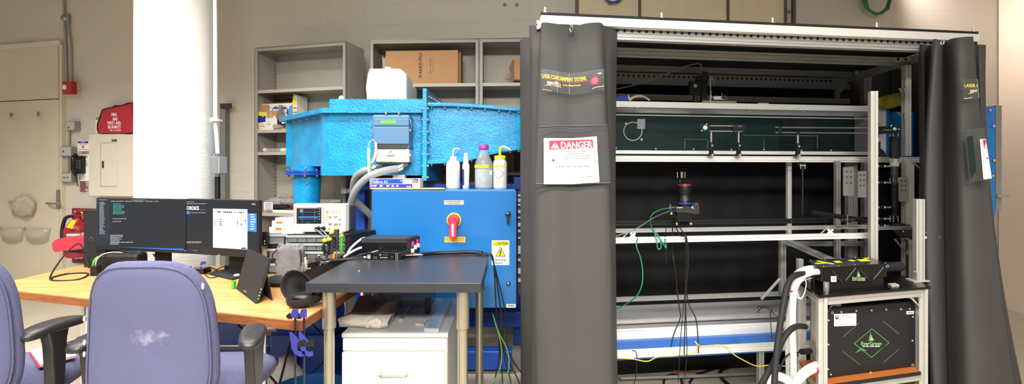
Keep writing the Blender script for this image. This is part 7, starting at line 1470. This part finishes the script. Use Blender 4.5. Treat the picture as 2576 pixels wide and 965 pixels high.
# ---------------------------------------------------------------- grey laser curtains
def drape(name, top, bot, m, label, ztop, zbot=.03, rows=12, k=8, wav=.0, group=None, mid=None, solid=.004):
    # top, bot: lists of (px, Y) seen positions at the top and bottom edge; ztop: list of pixel y of the top edge
    T = sm([W(x, y_, Y) for (x, Y), y_ in zip(top, ztop)], k); n = len(T)
    Bm = sm([Vector(((x-CX)/F*Y, Y, zbot)) for x, Y in bot], k); rw = []
    Md = sm([Vector(((x-CX)/F*Y, Y, 1.1)) for x, Y in mid], k) if mid else None
    for r_ in range(rows+1):
        f_ = r_/rows; row = []
        for i in range(n):
            if Md: p = T[i]*(1-f_)*(1-2*f_)+Md[i]*4*f_*(1-f_)+Bm[i]*f_*(2*f_-1)
            else: p = T[i].lerp(Bm[i], f_)
            p = p+Vector((0, wav*math.sin(i*.9+f_*6)*math.sin(f_*math.pi), 0)); row.append(p)
        rw.append(row)
    mb = MB(m); mb.loft(rw, cap=False, closed=False); o = one(name, mb, label, 'curtain', group, solid=solid); return o, rw
GR = 'grey laser curtains'
drape('laser_curtain', [(1309, 2.75), (1315, 2.68), (1330, 2.62), (1343, 2.62), (1352, 2.66)], [(1311, 2.78), (1318, 2.72), (1332, 2.66), (1342, 2.64), (1352, 2.66)], 'curtain', 'narrow grey curtain edge farthest left, hanging lower than the front one', [102, 98, 98, 98, 98], group=GR)
cur, rw = drape('laser_curtain', [(1332, 2.5), (1340, 2.45), (1360, 2.42), (1366, 2.36), (1400, 2.345), (1440, 2.36), (1475, 2.345), (1508, 2.345), (1518, 2.39), (1535, 2.42), (1552, 2.5)], [(1335, 2.5), (1342, 2.44), (1354, 2.42), (1358, 2.35), (1395, 2.31), (1440, 2.317), (1490, 2.31), (1536, 2.32), (1544, 2.38), (1550, 2.42), (1556, 2.5)], 'curtain', 'front grey laser safety curtain with DANGER sign in clear pocket', [64, 64, 68, 57, 60, 67, 59, 57, 64, 72, 80], mid=[(1335, 2.5), (1341, 2.45), (1348, 2.42), (1349, 2.35), (1395, 2.315), (1440, 2.32), (1485, 2.313), (1532, 2.32), (1537, 2.4), (1541, 2.44), (1548, 2.5)], group=GR)
LC = Frame((0, 2.29), (1, 0), (0, 1))
def wav_(px, amp): return amp*math.cos((px-1445)/70*math.pi)
def cfn(yb, amp, V=2.29):
    def fn(px, py, h): p = W(px, py+wavy(px)*amp, V-h); return p
    return fn
def wavy(px): return 5*math.cos((px-1440)/85*math.pi)
# printed banner
t = obj('banner_pocket', Art(cfn(0, 1), e=.0008).rect(1362, 178, 1520, 232, 'clear_vinyl', 1, 16), cur)
a = Art(cfn(0, 1), e=.0008); a.text('LASER CONTAINMENT SYSTEMS', 1364, 190, 1475, 200, 'yellow_ink', 3, shear=-.2, bold=.3)
a.rect(1364, 201.5, 1484, 202.5, 'red_ink', 3, 12); a.text('KENTEK', 1377, 207, 1405, 214, 'white_ink', 4, shear=-.1, bold=.5); a.poly([(1369, 219), (1382, 214), (1388, 216)], 'yellow_ink', 3); a.path([(1396, 207), (1401, 204), (1411, 212), (1402, 215)], 1.3, 'yellow_ink', 3); a.rect(1386, 216, 1412, 217.3, 'light_grey', 3, 3)
a.text('Laser Safety Division', 1417, 208, 1461, 213, 'yellow_ink', 3, shear=-.1, bold=.2); a.scribble(1383, 222, 1400, 224, 'red_ink', 1, 1, 3, .6)
for k in range(24):
    q = 2*math.pi*k/24; r_ = 17 if k % 2 else 13; a.poly([(1496+3*math.cos(q+.4), 205+3*math.sin(q+.4)), (1496+r_*math.cos(q), 205+r_*math.sin(q)), (1496+3*math.cos(q-.4), 205+3*math.sin(q-.4))], 'red_ink', 3)
a.circ((1496, 205), 8, 'red_plastic', 4); a.path([(1365, 229), (1372, 229.5), (1388, 230)], .9, 'light_grey', 3); a.path([(1490, 224), (1500, 222), (1520, 221)], 1.2, 'white_ink', 3); a.rect(1504, 187, 1513, 190, 'white_ink', 4); a.path([(1402, 180), (1402, 232)], .8, 'grey_ink', 3); a.path([(1432, 180), (1432, 232)], .9, 'grey_ink', 3)
obj('banner_print', a, cur)
# seams and pocket
for y, x0, x1, sl in ((319, 1353, 1531, -.02), (463, 1344, 1538, -.01)):
    obj('seam', MB('seam').tube([W(x0+(x1-x0)*k/10, y+sl*(x1-x0)*k/10+1.5*math.cos(k), 2.297) for k in range(11)], .004, 6), cur)
    obj('stitching', Art(lambda x, y_, h: W(x, y_, 2.285-h)).path([(x0+4+(x1-x0-8)*k/10, y-1.5+sl*(x1-x0)*k/10) for k in range(11)], .5, 'grey_ink', 1), cur)
mb = Art(lambda x, y_, h: W(x, y_, 2.294-h)); mb.poly([(1355, 321), (1529, 318), (1536, 460), (1347, 462)], 'clear_vinyl', 1); obj('clear_pocket', mb, cur)
for x0, x1, m_ in ((1358, 1350, 'grey_ink'), (1386, 1384, 'grey_ink'), (1398, 1401, 'seam'), (1514, 1522, 'dark_teal'), (1524, 1532, 'grey_ink')):
    pass
t = thing('danger_sign', 'white DANGER laser radiation sign in the front curtain pocket', 'sign', W(1437, 462, 2.285))
def sfn(px, py, h): return W(px, py-(px-1368)*.0-max(0, (px-1440))*.045+((py-347)/115)*0, 2.288-h)
a = Art(sfn); a.e = .0006
sp_ = [(1368, 347), (1501, 345.5), (1508, 461), (1368, 463)]
obj('sheet', MB('paper').prism([(1368, 347), (1440, 347.5), (1501, 345.5), (1508, 461), (1440, 463), (1368, 463)], lambda x, y, h: sfn(x, y, h), -.0015, 0), t)
a.path([(1380, 352), (1493, 352), (1498, 449), (1380, 452.5), (1380, 352)], .8, 'grey_ink', 1); a.poly([(1381.5, 353.5), (1491.5, 353), (1492.5, 374), (1381.5, 376)], 'red_ink', 2)
a.poly([(1396.5, 356.5), (1407.5, 373), (1385, 373)], 'white_ink', 3); a.text('!', 1395, 358.5, 1398, 371.5, 'red_ink', 4, bold=.4)
a.text('DANGER', 1411, 356.5, 1489, 373.5, 'white_ink', 3, bold=1.1)
for s_, x0, y0, x1, y1 in (('VISIBLE and/or INVISIBLE', 1420, 379.5, 1475, 382.5), ('LASER RADIATION', 1428, 385.5, 1469, 388.5), ('AVOID EYE or SKIN EXPOSURE', 1418, 391.5, 1484, 394.5), ('to DIRECT or SCATTERED BEAM', 1413, 397, 1483, 400), ('EYE PROTECTION REQUIRED', 1400, 417, 1484, 422.5), ('CLASS 4 LASER', 1457, 444, 1489, 447.5)):
    a.text(s_, x0, y0, x1, y1, 'dark_grey', 2, bold=.25)
a.rect(1397, 402.6, 1489, 403.4, 'grey_ink', 2); a.circ((1392, 403), 3, 'red_ink', 3)
for k in range(12): q = math.pi*k/6; a.line((1392, 403), (1392+6*math.cos(q), 403+6*math.sin(q)), .5, 'red_plastic', 2)
a.text('Harvard Radiation Protection Office', 1384, 447.5, 1435, 449.3, 'grey_ink', 2); obj('printing', a, t)
t = one('curtain_hook', MB('chrome').tube(sm([W(1437, 62, 2.36), W(1437, 68, 2.32), W(1434, 74, 2.31), W(1437, 80, 2.31), W(1441, 75, 2.32), W(1441, 66, 2.36)]), .004, 6), 'chrome hook holding the front curtain to the top rail', 'hook')
# right hand curtains
drape('laser_curtain', [(2312, 2.78), (2322, 2.7), (2336, 2.72), (2346, 2.64)], [(2318, 2.78), (2328, 2.7), (2340, 2.72), (2350, 2.64)], 'curtain_shaded', 'dark inner fold of curtain beside the right aluminium post', [112, 112, 114, 114], group=GR)
cR, rwR = drape('laser_curtain', [(2347, 2.64), (2351, 2.55), (2362, 2.54), (2372, 2.62), (2380, 2.62), (2400, 2.52), (2425, 2.49), (2447, 2.52)], [(2352, 2.64), (2356, 2.5), (2375, 2.48), (2386, 2.58), (2396, 2.56), (2440, 2.44), (2500, 2.42), (2572, 2.5)],
      'curtain', 'wide grey laser curtain on the right with partly hidden banner', [100, 98, 100, 104, 102, 96, 93, 92], mid=[(2325, 2.64), (2327, 2.55), (2355, 2.54), (2372, 2.62), (2382, 2.6), (2420, 2.49), (2460, 2.47), (2499, 2.5)], group=GR)
drape('laser_curtain', [(2446, 2.6), (2452, 2.64), (2466, 2.62), (2479, 2.66)], [(2515, 2.6), (2530, 2.62), (2560, 2.6), (2590, 2.66)], 'curtain', 'rear grey curtain strip at far right beside the blue flange', [110, 111, 112, 113], mid=[(2470, 2.6), (2480, 2.64), (2490, 2.62), (2501, 2.66)], group=GR)
one('curtain_hook', MB('chrome').tube(sm([W(2367, 100, 2.56), W(2368, 106, 2.55), (W(2366, 110, 2.55)), W(2372, 112, 2.55), W(2375, 104, 2.55), W(2376, 100, 2.56)]), .004, 6), 'chrome hook pair at top between the two right curtains', 'hook')
a = Art(lambda x, y, h: W(x, y, 2.44-h)); a.poly([(2421, 199), (2458, 198), (2462, 246), (2423, 250)], 'clear_vinyl', 1); a.text('LASER', 2427, 211, 2454, 219, 'yellow_ink', 3, shear=-.2, bold=.3); a.text('C', 2456, 212, 2460, 219, 'yellow_ink', 3, bold=.3)
a.rect(2426, 220.5, 2460, 221.3, 'red_ink', 3); a.text('KENT', 2441, 225.5, 2459, 231.5, 'white_ink', 3, shear=-.1, bold=.4); a.poly([(2434, 237), (2446, 231), (2450, 232.5)], 'yellow_ink', 3); a.path([(2425, 247), (2433, 247.5), (2446, 245)], 1.2, 'white_ink', 3); a.path([(2459, 199), (2463, 245)], 1.4, 'grey_ink', 3); obj('banner_print', a, cR)
a = Art(lambda x, y, h: W(x, y, 2.44-h)); a.poly([(2425, 323), (2476, 319), (2496, 452), (2438, 458)], 'clear_vinyl', 1); a.path([(2425, 324), (2476, 320)], 1.4, 'seam', 2); a.path([(2428, 325), (2439, 458), (2496, 453)], 1, 'seam', 2); a.poly([(2432, 345), (2447, 340), (2456, 430), (2442, 450)], 'dark_teal', 2); obj('clear_pocket', a, cR)  # teal quad is a reflection painted on the clear vinyl
t = thing('danger_sign', 'white danger sign with red corner, edge showing in right curtain pocket', 'sign', W(2480, 450, 2.43))
obj('sheet', MB('white_ink').prism([(2465, 350), (2480, 349), (2495, 448), (2474, 451)], lambda x, y, h: W(x, y, 2.435-h), 0, .002), t)
a = Art(lambda x, y, h: W(x, y, 2.432-h)); a.poly([(2473, 351), (2479.5, 350.5), (2483, 372), (2476, 373)], 'red_ink', 1); a.poly([(2480, 358), (2482, 371), (2477, 371.5)], 'white_ink', 2); a.path([(2472, 352), (2478, 441), (2493, 439)], .6, 'grey_ink', 1); a.circ((2484, 397), 2.4, 'red_plastic', 1); obj('printing', a, t)
# ---------------------------------------------------------------- tidy
for o in list(bpy.data.objects):
    if '_w' in o: del o['_w']
